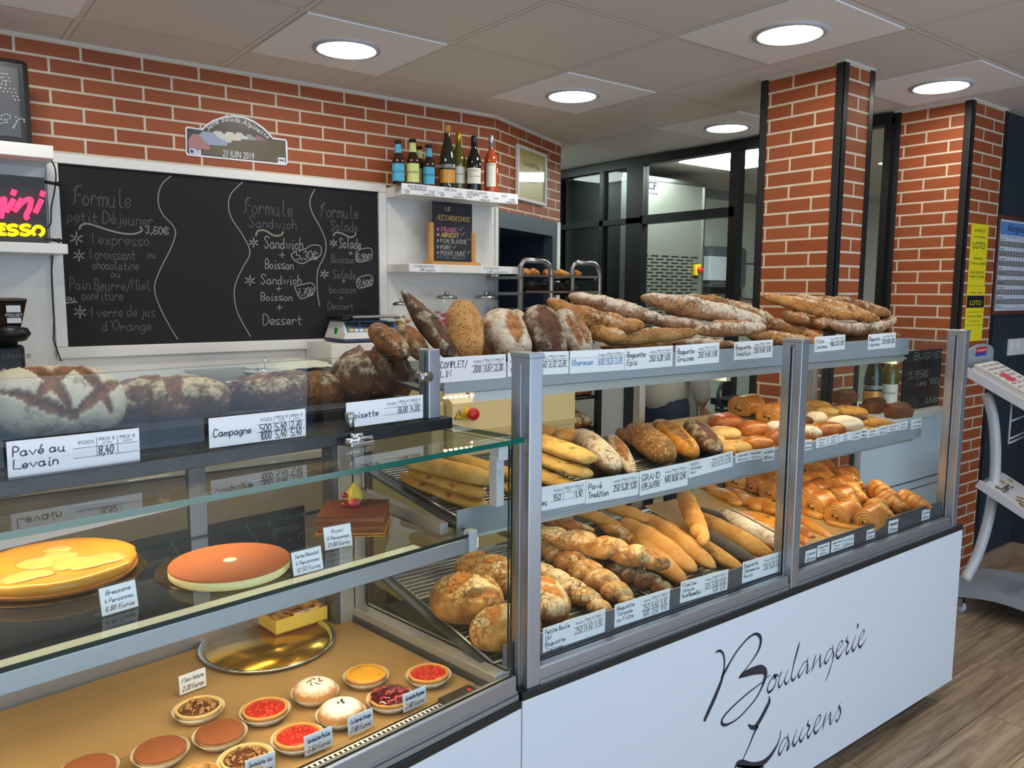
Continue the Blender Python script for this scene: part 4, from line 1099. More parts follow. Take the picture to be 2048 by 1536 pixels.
    def outline(crop, pts, k=5):
        x0, y0, s = crop; pp = [onY(x0 + x * s, y0 + y * s, Yl) for x, y in pts]
        pp = _catmull([V3((q.x, q.z, 0)) for q in pp] + [V3((onY(x0 + pts[0][0] * s, y0 + pts[0][1] * s, Yl).x, onY(x0 + pts[0][0] * s, y0 + pts[0][1] * s, Yl).z, 0))], k)[:-1]
        return pp
    def brush(crop, pts, ws):
        x0, y0, s = crop
        pp = []; ww = []
        for (x, y), w in zip(pts, ws):
            q = onY(x0 + x * s, y0 + y * s, Yl); pp.append(V3((q.x, q.z, w * s * px2m(q, 1)))) 
        cc = _catmull(pp, 6)
        ribbon(lg, [V3((c.x, c.y, 0)) for c in cc], 0, widths=[max(.0006, c.z * 1.12) for c in cc])
    C1 = (1380, 1230, 200 / 1004.)
    brush(C1, [(262, 375), (290, 360), (322, 372), (342, 420), (346, 490), (338, 560), (322, 640), (290, 730), (240, 850), (190, 960), (150, 1050)], [14, 26, 24, 22, 22, 20, 36, 44, 48, 48, 40])
    brush(C1, [(318, 625), (350, 570), (400, 480), (460, 380), (530, 290), (600, 220), (660, 190), (705, 220), (708, 290), (680, 370), (630, 450), (575, 525), (510, 610), (495, 635)], [20, 34, 22, 20, 18, 20, 26, 38, 34, 24, 16, 12, 22, 12])
    brush(C1, [(500, 628), (560, 590), (640, 560), (700, 548), (745, 560), (760, 600), (745, 660), (715, 740), (660, 840), (570, 950), (480, 1040), (400, 1090), (345, 1105), (318, 1080), (340, 1020), (420, 930), (540, 820), (640, 740), (722, 680)], [16, 60, 78, 88, 70, 50, 46, 24, 18, 16, 16, 20, 30, 30, 22, 18, 16, 14, 10])
    C2 = (1540, 1220, 220 / 1877.)
    brush(C1, [(775, 630), (805, 600)], [10, 8])
    brush(C1, [(855, 595), (820, 640), (785, 710), (780, 760), (800, 775), (840, 730), (865, 670), (860, 625), (845, 610)], [14, 14, 12, 20, 26, 18, 10, 14, 24])
    brush(C2, [(70, 1175), (110, 1110), (150, 1130), (205, 1045)], [30, 40, 12, 10]); brush(C2, [(205, 1045), (165, 1160), (145, 1260), (160, 1320), (200, 1270), (250, 1180)], [10, 16, 24, 40, 14, 8])
    brush(C2, [(315, 1015), (270, 1130), (250, 1210), (275, 1265), (320, 1210), (365, 1140)], [10, 16, 26, 40, 14, 8])
    brush(C2, [(508, 540), (480, 650), (430, 830), (390, 1000), (368, 1130), (385, 1205), (440, 1150), (490, 1070)], [10, 40, 36, 26, 22, 44, 16, 8])
    brush(C2, [(640, 870), (590, 890), (530, 980), (490, 1080), (495, 1150), (530, 1110), (590, 1010), (640, 900)], [16, 14, 16, 22, 36, 18, 10, 10]); brush(C2, [(650, 805), (640, 900), (645, 960), (625, 1080), (665, 1040), (720, 960)], [10, 22, 36, 30, 14, 8])
    brush(C2, [(790, 760), (755, 870), (720, 1045)], [10, 28, 12]); brush(C2, [(725, 1020), (790, 890), (850, 800), (870, 745)], [10, 10, 12, 10]); brush(C2, [(868, 750), (855, 870), (855, 975), (890, 920), (940, 840)], [14, 36, 26, 12, 8])
    brush(C2, [(1070, 650), (1010, 680), (960, 780), (935, 860), (950, 915), (1000, 850), (1055, 740), (1075, 660)], [12, 14, 18, 24, 40, 16, 10, 12]); brush(C2, [(1080, 590), (1070, 680), (1085, 760), (1060, 900), (1000, 1080), (945, 1225)], [8, 22, 32, 18, 26, 10]); brush(C2, [(1065, 830), (1110, 770), (1160, 680)], [8, 8, 8])
    brush(C2, [(1150, 700), (1220, 620), (1240, 530), (1205, 540), (1150, 660), (1130, 760), (1160, 825), (1230, 730), (1280, 640)], [8, 10, 20, 14, 18, 26, 44, 14, 8])
    brush(C2, [(1330, 450), (1300, 530), (1335, 560), (1300, 680), (1315, 750), (1360, 680), (1410, 590)], [8, 36, 36, 20, 42, 14, 8])
    brush(C2, [(1470, 425), (1420, 560), (1400, 640), (1420, 700), (1470, 620), (1520, 540)], [8, 16, 24, 42, 14, 8]); brush(C2, [(1497, 230), (1500, 265), (1488, 310)], [10, 46, 18])
    brush(C2, [(1525, 520), (1590, 440), (1610, 345), (1575, 370), (1520, 500), (1510, 590), (1540, 635), (1600, 560), (1650, 470)], [8, 10, 22, 14, 18, 28, 44, 16, 6])
    C3 = (1480, 1380, 240 / 2048.)
    brush(C3, [(495, 105), (500, 200), (440, 330), (350, 500), (270, 620), (205, 640), (150, 600)], [12, 68, 84, 84, 84, 70, 40]); brush(C3, [(290, 640), (240, 740), (170, 920), (95, 1090), (45, 1200)], [70, 44, 30, 24, 22])
    brush(C3, [(-90, 1330), (-40, 1260), (40, 1250), (150, 1290), (260, 1290), (380, 1250), (490, 1160), (590, 1020), (660, 880), (690, 760), (695, 690)], [20, 90, 110, 120, 110, 100, 80, 56, 30, 22, 14]); brush(C3, [(-40, 1300), (100, 1325), (250, 1330), (400, 1310)], [40, 60, 60, 30])
    brush(C3, [(830, 810), (770, 820), (700, 920), (665, 1020), (672, 1110), (720, 1040), (780, 920), (815, 850)], [16, 16, 18, 26, 40, 20, 12, 10]); brush(C3, [(828, 740), (815, 830), (835, 890), (805, 1025), (850, 960), (905, 870)], [10, 24, 32, 38, 14, 8])
    brush(C3, [(975, 675), (930, 800), (905, 890), (925, 955), (980, 870), (1020, 800)], [8, 18, 28, 44, 14, 8]); brush(C3, [(1082, 635), (1040, 740), (1015, 820), (1040, 885), (1090, 800), (1140, 720)], [8, 18, 28, 44, 14, 8])
    brush(C3, [(1182, 505), (1150, 600), (1190, 620), (1150, 740), (1165, 815), (1210, 740), (1250, 670)], [8, 36, 40, 22, 44, 14, 8])
    brush(C3, [(1275, 640), (1350, 550), (1375, 435), (1335, 450), (1285, 570), (1262, 670), (1290, 740), (1350, 670), (1410, 590)], [8, 10, 24, 16, 20, 30, 46, 14, 8])
    brush(C3, [(1482, 385), (1440, 510), (1408, 675)], [8, 30, 12]); brush(C3, [(1412, 650), (1480, 510), (1530, 420), (1555, 370)], [8, 10, 14, 10]); brush(C3, [(1552, 375), (1540, 490), (1542, 590), (1580, 520), (1660, 360), (1715, 215)], [14, 38, 30, 10, 10, 10])
    brush(C3, [(1690, 280), (1710, 330), (1715, 400), (1685, 490), (1645, 540), (1640, 500)], [36, 46, 30, 24, 30, 20])
    lg.build('script_lettering', mat('lettering_navy', (38, 42, 58), .4), front)
bread_case()
def clip(x, y, z, w=.02):
    return
def wire_rack(x0, x1, y0, z0, y1, z1, n, label, group='wire racks in the bread case', m='steel', thick=.0022, skew=0):
    t = thing('wire_rack', label, 'wire rack', ((x0 + x1) / 2, y0, z0), group)
    f = MB(); f.tube([(x0, y0, z0), (x1, y0, z0), (x1 + skew, y1, z1), (x0 + skew, y1, z1), (x0, y0, z0)], .0035, 6); 
    for k in (.36, .68): f.tube([(x0, y0 + (y1 - y0) * k, z0 + (z1 - z0) * k), (x1, y0 + (y1 - y0) * k, z0 + (z1 - z0) * k)], .003, 6)
    f.build('frame', m, t)
    w = MB()
    for i in range(1, n):
        k = i / n; w.tube([(x0 + skew * k, y0 + (y1 - y0) * k, z0 + (z1 - z0) * k + .003), (x1 + skew * k, y0 + (y1 - y0) * k, z0 + (z1 - z0) * k + .003)], thick, 5, cap=False)
    w.build('wires', m, t)
wire_rack(.975, 1.50, 1.325, SB(0, 1.325, -.006), 1.80, SB(0, 1.80, -.006), 26, 'bare wire rack under the round loaves, lower deck')
wire_rack(1.52, 2.00, 1.325, SB(0, 1.325, -.006), 1.80, SB(0, 1.80, -.006), 26, 'wire rack under the pale baguettes, lower deck')
wire_rack(.955, 1.48, 1.425, SM(1.425, -.004), 1.80, SM(1.80, -.004), 22, 'wire rack under the folded olive breads, middle shelf')
wire_rack(1.50, 2.02, 1.425, SM(1.425, -.004), 1.80, SM(1.80, -.004), 22, 'wire rack under the seeded loaves, middle shelf')
wire_rack(1.0, 3.0, 1.485, ST(1.485, -.008), 1.84, ST(1.84, -.008), 18, 'long wire rack under the baguettes on top of the case')
def paper(name, poly, label, fn, lift=.0015):
    nx, ny = 26, 14; (x0, y0), (x1, y1) = poly
    vs = []
    for j in range(ny + 1):
        for i in range(nx + 1):
            x = x0 + (x1 - x0) * i / nx; y = y0 + (y1 - y0) * j / ny
            vs.append((x, y, fn(y) + lift + .002 + .004 * noise.noise(V3((x * 7, y * 15, 1.3))) * 1.0 + (.012 * (j / ny) ** 6)))
    fs = [(j * (nx + 1) + i, j * (nx + 1) + i + 1, (j + 1) * (nx + 1) + i + 1, (j + 1) * (nx + 1) + i) for j in range(ny) for i in range(nx)]
    b = MB(); b.add(vs, fs, 0, True); o = b.build(name, 'kraft'); return tag(o, label, 'baking paper')
paper('baking_paper', ((1.93, 1.42), (2.98, 1.815)), 'brown baking paper under the brioches on the middle shelf', SM)
paper('baking_paper', ((1.95, 1.33), (2.98, 1.80)), 'brown baking paper under the croissants and chocolate rolls, lower deck', lambda y: SB(0, y))
t = thing('acrylic_divider', 'clear acrylic divider between folded olive breads and floury loaves', 'divider', (1.3, 1.5, 1.05))
m = MB(); p = [V3((1.135, 1.42, 1.045)), V3((1.165, 1.82, 1.09)), V3((1.165, 1.82, 1.2)), V3((1.135, 1.42, 1.13))]
nn = V3((1, -.07, 0)) * .003; m.add([tuple(q) for q in p] + [tuple(q + nn) for q in p], [(0, 1, 2, 3), (7, 6, 5, 4), (0, 4, 5, 1), (1, 5, 6, 2), (2, 6, 7, 3), (3, 7, 4, 0)]); m.build('panel', 'acrylic', t)

# ------------------------------------------------------------------ pastry display case (left-hand counter, turned a little)
def pastry_case():
    t = thing('pastry_display_case', 'glazed pastry display case with granite top shelf and glass shelf inside', 'display case', tuple(L2W(-.8, .3, 0)))
    U = -2.3
    def B(name, a, b, m, bev=0, par=t): q = MB(ML); q.box(a, b, bev=bev); return q.build(name, m, par)
    B('front_panel', (U, 0, .085), (-.0015, .018, .658), 'panel_white', .0015)
    B('base_cabinet', (U, .018, .085), (-.002, .66, .656), 'white_lacquer'); B('plinth', (U, .07, 0), (-.02, .62, .085), 'black_plastic')
    B('granite_slab', (U, .001, .6585), (.0, .70, .676), 'granite', .001)
    q = MB(ML); q.box((U, .012, .677), (-.004, .034, .727), bev=.003); q.box((U, .006, .677), (-.004, .014, .688)); q.box((U, .008, .691), (-.004, .013, .695)); q.build('bottom_rail', 'alu', t)
    g = MB(ML); slab_glass(g, (U, .018, .727), (-.014, .024, 1.231), 'y'); g.build('front_glass', ['glass', 'glass_edge_dark'], t)
    g = MB(ML); slab_glass(g, (U, .0, 1.232), (.002, .66, 1.242), 'z'); g.build('top_glass', ['glass', 'glass_edge'], t)
    g = MB(ML); slab_glass(g, (-.016, .03, .735), (-.010, .54, 1.23), 'x'); g.build('side_glass', ['glass', 'glass_edge_dark'], t)
    B('side_profile', (-.048, .035, .700), (.0, .56, .735), 'alu_warm', .002); B('side_profile_edge', (-.052, .035, .700), (-.046, .56, .716), 'alu_dark')
    B('rear_post', (-.085, .55, .69), (-.045, .58, 1.235), 'alu_warm', .002); B('rear_post', (-.04, .55, .69), (-.012, .58, 1.235), 'alu_warm', .002); B('rear_post_side', (-.10, .552, .69), (-.0855, .60, 1.235), 'alu_dark')
    B('case_floor', (U, .036, .690), (-.05, .68, .6985), 'alu_warm'); B('rear_sill', (U, .675, .690), (-.10, .685, .772), 'alu'); 
    q = MB(ML); q.box((U, .684, .772), (-.10, .70, .79)); q.box((-.40, .684, .79), (-.36, .70, 1.23)); q.box((U, .684, 1.16), (-.10, .70, 1.231)); q.build('rear_sliding_frame', 'alu_dark', t)  # top bar added to block the neon's reflection in the glass shelf
    B('rear_panel', (U, .688, .79), (-.10, .696, .985), 'black_plastic'); g = MB(ML); g.box((U, .689, .986), (-.10, .694, 1.2)); g.build('rear_glass', 'glass', t)
    # air vent strip along the front
    B('vent_strip', (U, .040, .6985), (-.075, .078, .7025), 'acrylic_white'); q = MB(ML)
    for i in range(100): u = -.172 - i * .0107; q.box((u, .046, .7026), (u + .005, .074, .7029))
    q.build('vent_slots', 'black_plastic', t)
    q = MB(ML); q.box((-.165, .042, .7026), (-.08, .082, .713), bev=.003); th = q.build('thermometer', mat('smoke_dark', (58, 54, 50), .35), t)
    q = MB(ML @ Matrix.Translation((-.10, .056, .7135))); add_printed_c(q, '6', Matrix.Identity(4), .018); q.build('display_digit', emit('red_digit', (255, 60, 40), 2.0), th)
    # glass shelf with light rail
    g = MB(ML); slab_glass(g, (U, .112, 1.018), (-.030, .50, 1.026), 'z'); g.build('glass_shelf', ['glass', 'glass_edge_dark'], t)
    B('shelf_rail', (U, .116, .983), (-.05, .126, 1.016), 'alu', .002); B('light_cover', (U, .126, 1.001), (-.16, .162, 1.016), emit('light_cover', (255, 240, 196), .75)); B('light_strip', (U, .132, .998), (-.16, .156, 1.0005), 'strip')
    B('shelf_clip', (-.052, .108, .985), (-.028, .128, 1.032), 'grey_light', .002); B('shelf_bracket', (-.06, .13, .99), (-.045, .56, 1.012), 'alu_warm')
    B('top_light_strip', (U, .40, 1.2195), (-.30, .43, 1.224), 'strip'); B('top_light_profile', (U, .395, 1.2245), (-.30, .435, 1.2315), 'alu_warm')
    q = MB(ML); q.box((-.05, .022, 1.195), (-.022, .05, 1.226), bev=.003); q.box((-.052, .026, 1.10), (-.030, .05, 1.205), bev=.003); q.box((-.047, .024, 1.165), (-.036, .03, 1.178)); q.build('glass_clamp', 'grey_light', t)
    # granite shelf on top with glass guard
    B('top_granite', (U, .182, 1.2432), (-.034, .80, 1.267), 'granite', .001)  # rear edge extended to help block the neon's reflection
    g = MB(ML); slab_glass(g, (U, .205, 1.2672), (-.0885, .211, 1.409), 'y'); g.build('guard_glass', ['glass', 'glass_edge'], t)
    B('guard_post', (-.088, .196, 1.2672), (-.056, .230, 1.416), 'alu', .002)
    q = MB(ML @ Matrix.Translation((-.088, .203, 1.358)) @ Matrix.Rotation(-PI / 2, 4, 'Y') @ Matrix.Rotation(.25, 4, 'X')); q.lathe([(.013, -.006), (.013, .028), (.010, .032), (.0005, .032)], seg=20); q.build('guard_knob', 'steel', t)
    hp = toL(onN(708, 872, .182)); hu = hp.x
    q = MB(ML); q.lathe([(.009, 0), (.009, .035), (.0005, .035)], (hu, .196, 1.2672), 18); q.build('glass_stud', 'steel', t)
    q = MB(ML); q.box((hu - .028, .150, 1.2425), (hu + .028, .1815, 1.250), bev=.002); q.tube([(hu - .03, .166, 1.253), (hu + .03, .166, 1.253)], .005, 10); q.tube([(hu - .012, .176, 1.258), (hu + .014, .176, 1.258)], .006, 10); q.build('chrome_hinge', 'chrome', t)
    return t
pastry_case()
# brown paper on the pastry case floor
q = MB(ML); 
vs = []; nx, ny = 40, 16
for j in range(ny + 1):
    for i in range(nx + 1):
        u = -2.25 + 2.19 * i / nx; n = .082 + .585 * j / ny; vs.append((u, n, .7025 + .0012 * noise.noise(V3((u * 9, n * 9, 2))) + .001))
q.add(vs, [(j * (nx + 1) + i, j * (nx + 1) + i + 1, (j + 1) * (nx + 1) + i + 1, (j + 1) * (nx + 1) + i) for j in range(ny) for i in range(nx)], 0, True)
tag(q.build('baking_paper', 'kraft'), 'brown baking paper covering the pastry case floor', 'baking paper')
q = MB(ML); q.add([(-1.4, .3, .7042), (-.62, .33, .7042), (-.58, .655, .7042), (-1.4, .655, .7042), (-1.4, .3, .7050), (-.62, .33, .7050), (-.58, .655, .7050), (-1.4, .655, .7050)], [(0, 3, 2, 1), (4, 5, 6, 7), (0, 1, 5, 4), (1, 2, 6, 5), (2, 3, 7, 6), (3, 0, 4, 7)])
tag(q.build('baking_paper', 'kraft'), 'second brown paper sheet overlapping under the flan tray', 'baking paper')
# black tray and rack that carry the big loaves
t = thing('bread_tray', 'low black tray with dark wire grid under the four big loaves', 'tray', tuple(L2W(-.6, .48, 1.267)))
m = MB(ML); m.box((-1.3, .335, 1.2675), (-.10, .36, 1.284)); m.box((-1.3, .62, 1.2675), (-.10, .645, 1.284)); m.box((-1.3, .335, 1.2675), (-1.28, .645, 1.284)); m.box((-.12, .335, 1.2675), (-.10, .645, 1.284)); m.build('rim', 'black_metal', t)
m = MB(ML)
for i in range(22): n = .345 + i * .0138; m.tube([(-1.3, n, 1.2866), (-.10, n, 1.2866)], .0022, 5, cap=False)
m.build('wire_grid', 'dark_steel', t)

# ------------------------------------------------------------------ back counter with scale, jars and machines
t = thing('back_counter', 'long white back counter under the blackboard', 'counter', (.5, 3.3, 0))
for i in range(7):
    x = -1.6 + i * .6
    m = MB(); m.box((x + .003, 2.99, .1), (x + .597, 3.008, .86), bev=.002); d = m.build('cabinet_door', 'taupe', t)
    h = MB(); h.box((x + .22, 2.975, .80), (x + .38, 2.989, .815), bev=.003); h.build('handle', 'steel', d)
m = MB(); m.box((-1.6, 3.01, 0), (2.52, 3.595, .868)); m.build('carcass', 'white_lacquer', t)
m = MB(); m.box((-1.6, 2.97, .87), (2.54, 3.60, .90), bev=.003); m.build('worktop', mat('worktop_beige', (206, 198, 186), .35, var=.04), t)
m = MB(); m.box((1.53, 3.31, .9005), (2.55, 3.60, 1.300), bev=.002); tag(m.build('riser_box', 'white_lacquer'), 'white box riser carrying the scale and the glass jars', 'riser')
# appliance under the saucer
t = thing('warming_drawer', 'low stainless appliance with flat top carrying a saucer and paper bags', 'appliance', (1.2, 3.2, .9))
a = onZ(434, 733, 1.19)
m = MB(); m.box((.98, 3.05, .9005), (1.52, 3.58, 1.185), bev=.004); m.build('body', mat('taupe_steel', (170, 154, 138), .35, .4, var=.06), t)
m = MB(); m.box((.97, 3.04, 1.1855), (1.525, 3.585, 1.195), bev=.003); m.build('lid', 'steel_brushed', t)
# saucer with tongs
c = onY(525, 716, 3.12)
t = thing('saucer', 'small white saucer holding keys in front of the blackboard', 'saucer', (c.x, 3.15, 1.1955))
MB().lathe([(.035, 0), (.05, .004), (.078, .022), (.08, .024), (.05, .008), (.0005, .006)], (c.x, 3.15, 1.1955), 32).build('plate', 'white_lacquer', t)
t = thing('metal_tongs', 'bunch of small metal keys in white saucer', 'keys', (c.x, 3.15, 1.204))
m = MB()
for k in range(6): a0 = k * 1.1; m.tube([(c.x + .03 * math.cos(a0), 3.15 + .03 * math.sin(a0), 1.212), (c.x - .02 * math.cos(a0 + .4), 3.15 - .02 * math.sin(a0 + .4), 1.215 + .002 * k)], .004, 6)
m.build('blades', 'chrome', t); m = MB(); m.tube([(c.x + .02, 3.15, 1.20 + .012), (c.x + .022, 3.15, 1.27)], .003, 6); m.build('ring', 'chrome', t)
# crumpled translucent bags
t = None
vs = []; nx, ny = 22, 12
a = onY(560, 712, 3.3)
for j in range(ny + 1):
    for i in range(nx + 1):
        x = 1.20 + .31 * i / nx; y = 3.22 + .3 * j / ny
        vs.append((x, y, 1.199 + max(0, .032 * (1 - ((i / nx - .6) / .62) ** 2) * (1 - ((j / ny - .5) / .6) ** 2) * 1.2 + .012 * noise.noise(V3((x * 18, y * 18, 0))))))
b = MB(); b.add(vs, [(j * (nx + 1) + i, j * (nx + 1) + i + 1, (j + 1) * (nx + 1) + i + 1, (j + 1) * (nx + 1) + i) for j in range(ny) for i in range(nx)], 0, True)
tag(b.build('paper_bag', mat('glassine', (226, 226, 206), .35)), 'crumpled translucent glassine bag lying beside the saucer', 'bag')

def scale():
    y0 = 3.335; z = 1.3005
    x0 = onY(693, 681, y0).x; x1 = onY(806, 676, y0).x
    t = thing('shop_scale', 'white and blue electronic shop scale on the white riser', 'scale', ((x0 + x1) / 2, y0 + .12, z))
    zt = onY(700, 632, y0 + .1).z
    m = MB(); m.add([(x0, y0 + .02, z + .018), (x1, y0 + .02, z + .018), (x1, y0 + .235, z + .018), (x0, y0 + .235, z + .018),
                     (x0 + .004, y0 + .022, z + .045), (x1 - .004, y0 + .022, z + .045), (x1 - .03, y0 + .235, z + .098), (x0 + .03, y0 + .235, z + .098), (x0 + .03, y0 + .10, z + .098), (x1 - .03, y0 + .10, z + .098)],
                    [(0, 3, 2, 1), (0, 1, 5, 4), (4, 5, 9, 8), (8, 9, 6, 7), (3, 7, 6, 2), (1, 2, 6, 9, 5), (0, 4, 8, 7, 3)]); m.build('body', mat('scale_white', (226, 228, 228), .4), t)
    m = MB(); m.box((x0, y0 + .018, z + .004), (x1, y0 + .237, z + .019), bev=.003); m.build('base_band', mat('scale_navy', (48, 62, 98), .4), t)
    for k in range(4):
        m = MB(); xx = (x0 + .03, x1 - .03)[k % 2]; yy = (y0 + .05, y0 + .2)[k // 2]; m.lathe([(.012, 0), (.012, .006), (.0005, .006)], (xx, yy, z), 12); m.build('foot', 'black_plastic', t)
    m = MB(); m.box((x0 + .05, y0 + .03, z + .112), (x1 - .0, y0 + .237, z + .124), bev=.004); m.build('weighing_pan', 'steel', t)
    m = MB(); m.box((x0 + .01, y0 + .06, z + .104), (x0 + .055, y0 + .235, z + .118), bev=.003); m.box((x0 + .09, y0 + .12, z + .098), (x1 - .06, y0 + .2, z + .112)); m.build('pan_support', 'black_plastic', t)
    def S(px, py):      # the sloping face
        n = V3((0, -.053, .078)).cross(V3((1, 0, 0))); n = V3((1, 0, 0)).cross(V3((0, .078, .053))); return onP(px, py, V3((x0, y0 + .0212, z + .0458)), n)
    def facequad(nm, c, mm, par=t):
        q = MB(); pp = [S(*k) for k in c]; q.add([tuple(k + V3((0, -.0006, .0009))) for k in pp], [(0, 1, 2, 3)]); return q.build(nm, mm, par)
    facequad('display_panel', ((694, 665), (795, 662), (790, 643), (688, 644)), mat('scale_blue', (92, 122, 172), .35))
    lcd = mat('lcd_dark', (64, 74, 76), .15)
    for a, b in ((690, 718), (721, 752), (756, 788)):
        q = MB(); pp = [S(a + 1, 655), S(b, 654), S(b - 1, 645), S(a, 646)]; q.add([tuple(k + V3((0, -.0012, .0016))) for k in pp], [(0, 1, 2, 3)]); q.build('lcd_window', lcd, t)
    for i in range(9):
        q = MB(); a = 699 + i * 10.2; pp = [S(a, 664), S(a + 8, 663.6), S(a + 7.5, 658), S(a - .5, 658.4)]; q.add([tuple(k + V3((0, -.0012, .0016))) for k in pp], [(0, 1, 2, 3)]); q.build('key', mat('key_white', (214, 220, 232), .4) if i % 3 else mat('key_yellow', (214, 190, 90), .4), t)
    q = MB(); q.box((x0 + .004, y0 + .11, z + .03), (x0 + .0125, y0 + .135, z + .066)); q.build('green_sticker', mat('sticker_green', (30, 140, 70), .5), t)
scale()
def jar(px, y, w, h, label, fill):
    x = onY(px, 640, y).x; z = 1.3005
    t = thing('glass_jar', label, 'jar', (x, y, z), 'glass jars on the riser')
    MB().lathe([(w * .86, 0), (w, .01), (w, h * .72), (w * .93, h * .82), (w * .78, h * .86)], (x, y, z), 28).build('jar_body', 'glass_clear', t)
    MB().lathe([(w * .82, h * .855), (w * .84, h * .90), (w * .6, h * .935), (w * .2, h * .945), (w * .14, h * .97), (w * .2, h * .99), (w * .12, h * 1.02), (.0005, h * 1.02)], (x, y, z), 28).build('lid', 'steel', t)
    rd = random.Random(px); m = MB()
    for k in range(46):
        a = rd.uniform(0, 6.28); r = w * .8 * math.sqrt(rd.random()); zz = .012 + h * .52 * rd.random(); m.lathe([(.0, -.008), (.011, -.003), (.011, .003), (.0, .008)], (x + r * math.cos(a), y + r * math.sin(a), z + zz), 7)
    o = m.build('sweets', fill, t); o['kind'] = 'stuff'
mat('sweet_pink', (196, 96, 110), .4); mat('sweet_gold', (190, 150, 80), .4); mat('sweet_white', (220, 206, 196), .4)
jar(803, 3.42, .05, .20, 'glass sweet jar behind the long pointed loaf, first of three', 'sweet_gold'); jar(893, 3.44, .066, .235, 'glass sweet jar with silver lid between the pointed and the seeded loaf', 'sweet_pink'); jar(972, 3.44, .078, .235, 'glass sweet jar with silver lid behind the floury round loaves', 'sweet_white')

# ------------------------------------------------------------------ coffee corner at the far left
wall_shelf('wall_shelf', (-1.4, 3.33, 2.003), (.482, 3.602, 2.049), 'white shelf above the red neon sign')
wall_shelf('wall_shelf', (-1.4, 3.36, 1.668), (.515, 3.602, 1.704), 'white shelf below the red neon sign')
def led_board():
    y = 3.42
    def P(a, b, d=0): return onY(a, b, y + d)
    a = P(-190, 100); b = P(66, 286)
    t = thing('led_message_board', 'black framed board with dotted lettering on the upper shelf, cut by the picture edge', 'sign board', ((a.x + b.x) / 2, y, 2.05))
    zt = P(40, 118).z
    m = MB(); m.box((a.x, y, 2.0495), (b.x, y + .04, zt), bev=.02); m.build('frame', 'black_plastic', t)
    m = MB(); m.box((a.x + .03, y - .003, 2.08), (b.x - .035, y - .0002, zt - .035)); m.build('face', mat('board_face', (66, 68, 74), .4, var=.1), t)
    d = MB()
    def dot(px, py): q = P(px, py, -.004); d.lathe([(.0024, -.002), (.0024, .002)], (q.x, y - .004, q.z), 8)
    s = .3418 * 130 / 152. * 1.0
    for (x, yy) in ((10, 195), (30, 197), (48, 200), (0, 220), (20, 222), (40, 245), (60, 226), (22, 245), (42, 250), (68, 250), (10, 268), (40, 272), (68, 298), (96, 302), (52, 320), (80, 325), (108, 327), (5, 293), (35, 297), (25, 318), (92, 350), (120, 354), (102, 376), (131, 379),
                   (30, 475), (52, 473), (70, 485), (66, 502), (46, 513), (28, 512), (12, 482), (8, 505), (10, 535), (30, 530), (48, 530), (108, 492), (128, 508), (116, 520), (110, 532), (103, 545), (96, 556), (90, 566), (146, 503), (163, 510), (166, 524)):
        dot(x * 130 / 444., 90 + yy * 450 / 1536.)
    d.build('dot_lettering', mat('dot_white', (206, 208, 214), .4), t)
led_board()
def neon():
    y = 3.40
    def P(a, b, d=0): return onY(a, b, y + d)
    s = 130 / 444.
    def Q(x, yy, d=-.03): q = onY(x * s, 90 + yy * 450 / 1536., y + d); return (q.x, q.y, q.z)
    a = P(-250, 350); b = P(97, 486)
    zt = P(95, 356).z; zb = P(100, 486).z
    t = thing('neon_sign', 'neon sign with red script and yellow capitals on black panel', 'neon sign', ((a.x + b.x) / 2, y, zb))
    m = MB(); m.box((a.x, y, zb), (b.x, y + .008, zt)); m.build('back_panel', 'black_plastic', t)
    red = emit('neon_red', (255, 40, 72), 5.0); yel = emit('neon_yellow', (255, 205, 20), 3.2)
    m = MB()
    for st in (((-60, 1180), (-20, 1100), (10, 1060), (30, 1050), (28, 1080), (5, 1180)), ((95, 1052), (42, 1140)), ((100, 990), (86, 1025)), ((150, 1050), (95, 1135)), ((100, 1130), (150, 1075), (195, 1052), (212, 1062), (200, 1120), (178, 1165), (192, 1190)), ((285, 1055), (240, 1145)), ((297, 1000), (284, 1032)), ((-180, 1180), (-130, 1050), (-90, 1060), (-110, 1180)), ((-300, 1180), (-240, 1050), (-200, 1050), (-220, 1180))):
        m.tube(_catmull([V3(Q(*q)) for q in st], 5), .0085, 8)
    m.build('red_script_tube', red, t)
    m = MB()
    def yl(*st): m.tube(_catmull([V3(Q(*q)) for q in st], 5), .006, 8)
    yl((-2, 1225), (40, 1228)); yl((-2, 1255), (36, 1258)); yl((0, 1290), (42, 1292)); yl((0, 1225), (0, 1290))
    for ox in (85, 172):
        yl((ox + 36, 1240), (ox + 10, 1230), (ox - 26, 1238), (ox - 20, 1258), (ox + 20, 1268), (ox + 32, 1284), (ox, 1296), (ox - 34, 1288))
    yl((240, 1300), (224, 1275), (240, 1245), (268, 1240), (294, 1258), (292, 1285), (270, 1302)); yl((-40, 1230), (-80, 1228), (-90, 1260), (-50, 1265), (-44, 1290), (-90, 1295))
    m.build('yellow_letter_tube', yel, t)
    for py in (358 + 6, 478):
        m = MB(); q = P(95, py); m.tube([(q.x - .01, y + .004, q.z), (q.x + .032, y + .004, q.z - .004)], .006, 8); m.lathe([(.0, -.01), (.012, -.004), (.012, .004), (.0, .01)], (q.x + .036, y + .004, q.z - .004), 10); m.build('mount_arm', 'black_metal', t)
    m = MB(); m.tube(_catmull([V3(Q(*q, d=.12)) for q in ((340, 770), (372, 830), (382, 900), (372, 1000), (350, 1110), (345, 1220), (300, 1280), (320, 1360), (352, 1390), (358, 1470), (352, 1536))], 5) + [V3(onY(px, py, y + .15)) for px, py in ((105, 590), (108, 640), (107, 680), (122, 722))], .003, 6); m.build('power_cable', 'black_plastic', t)
neon()
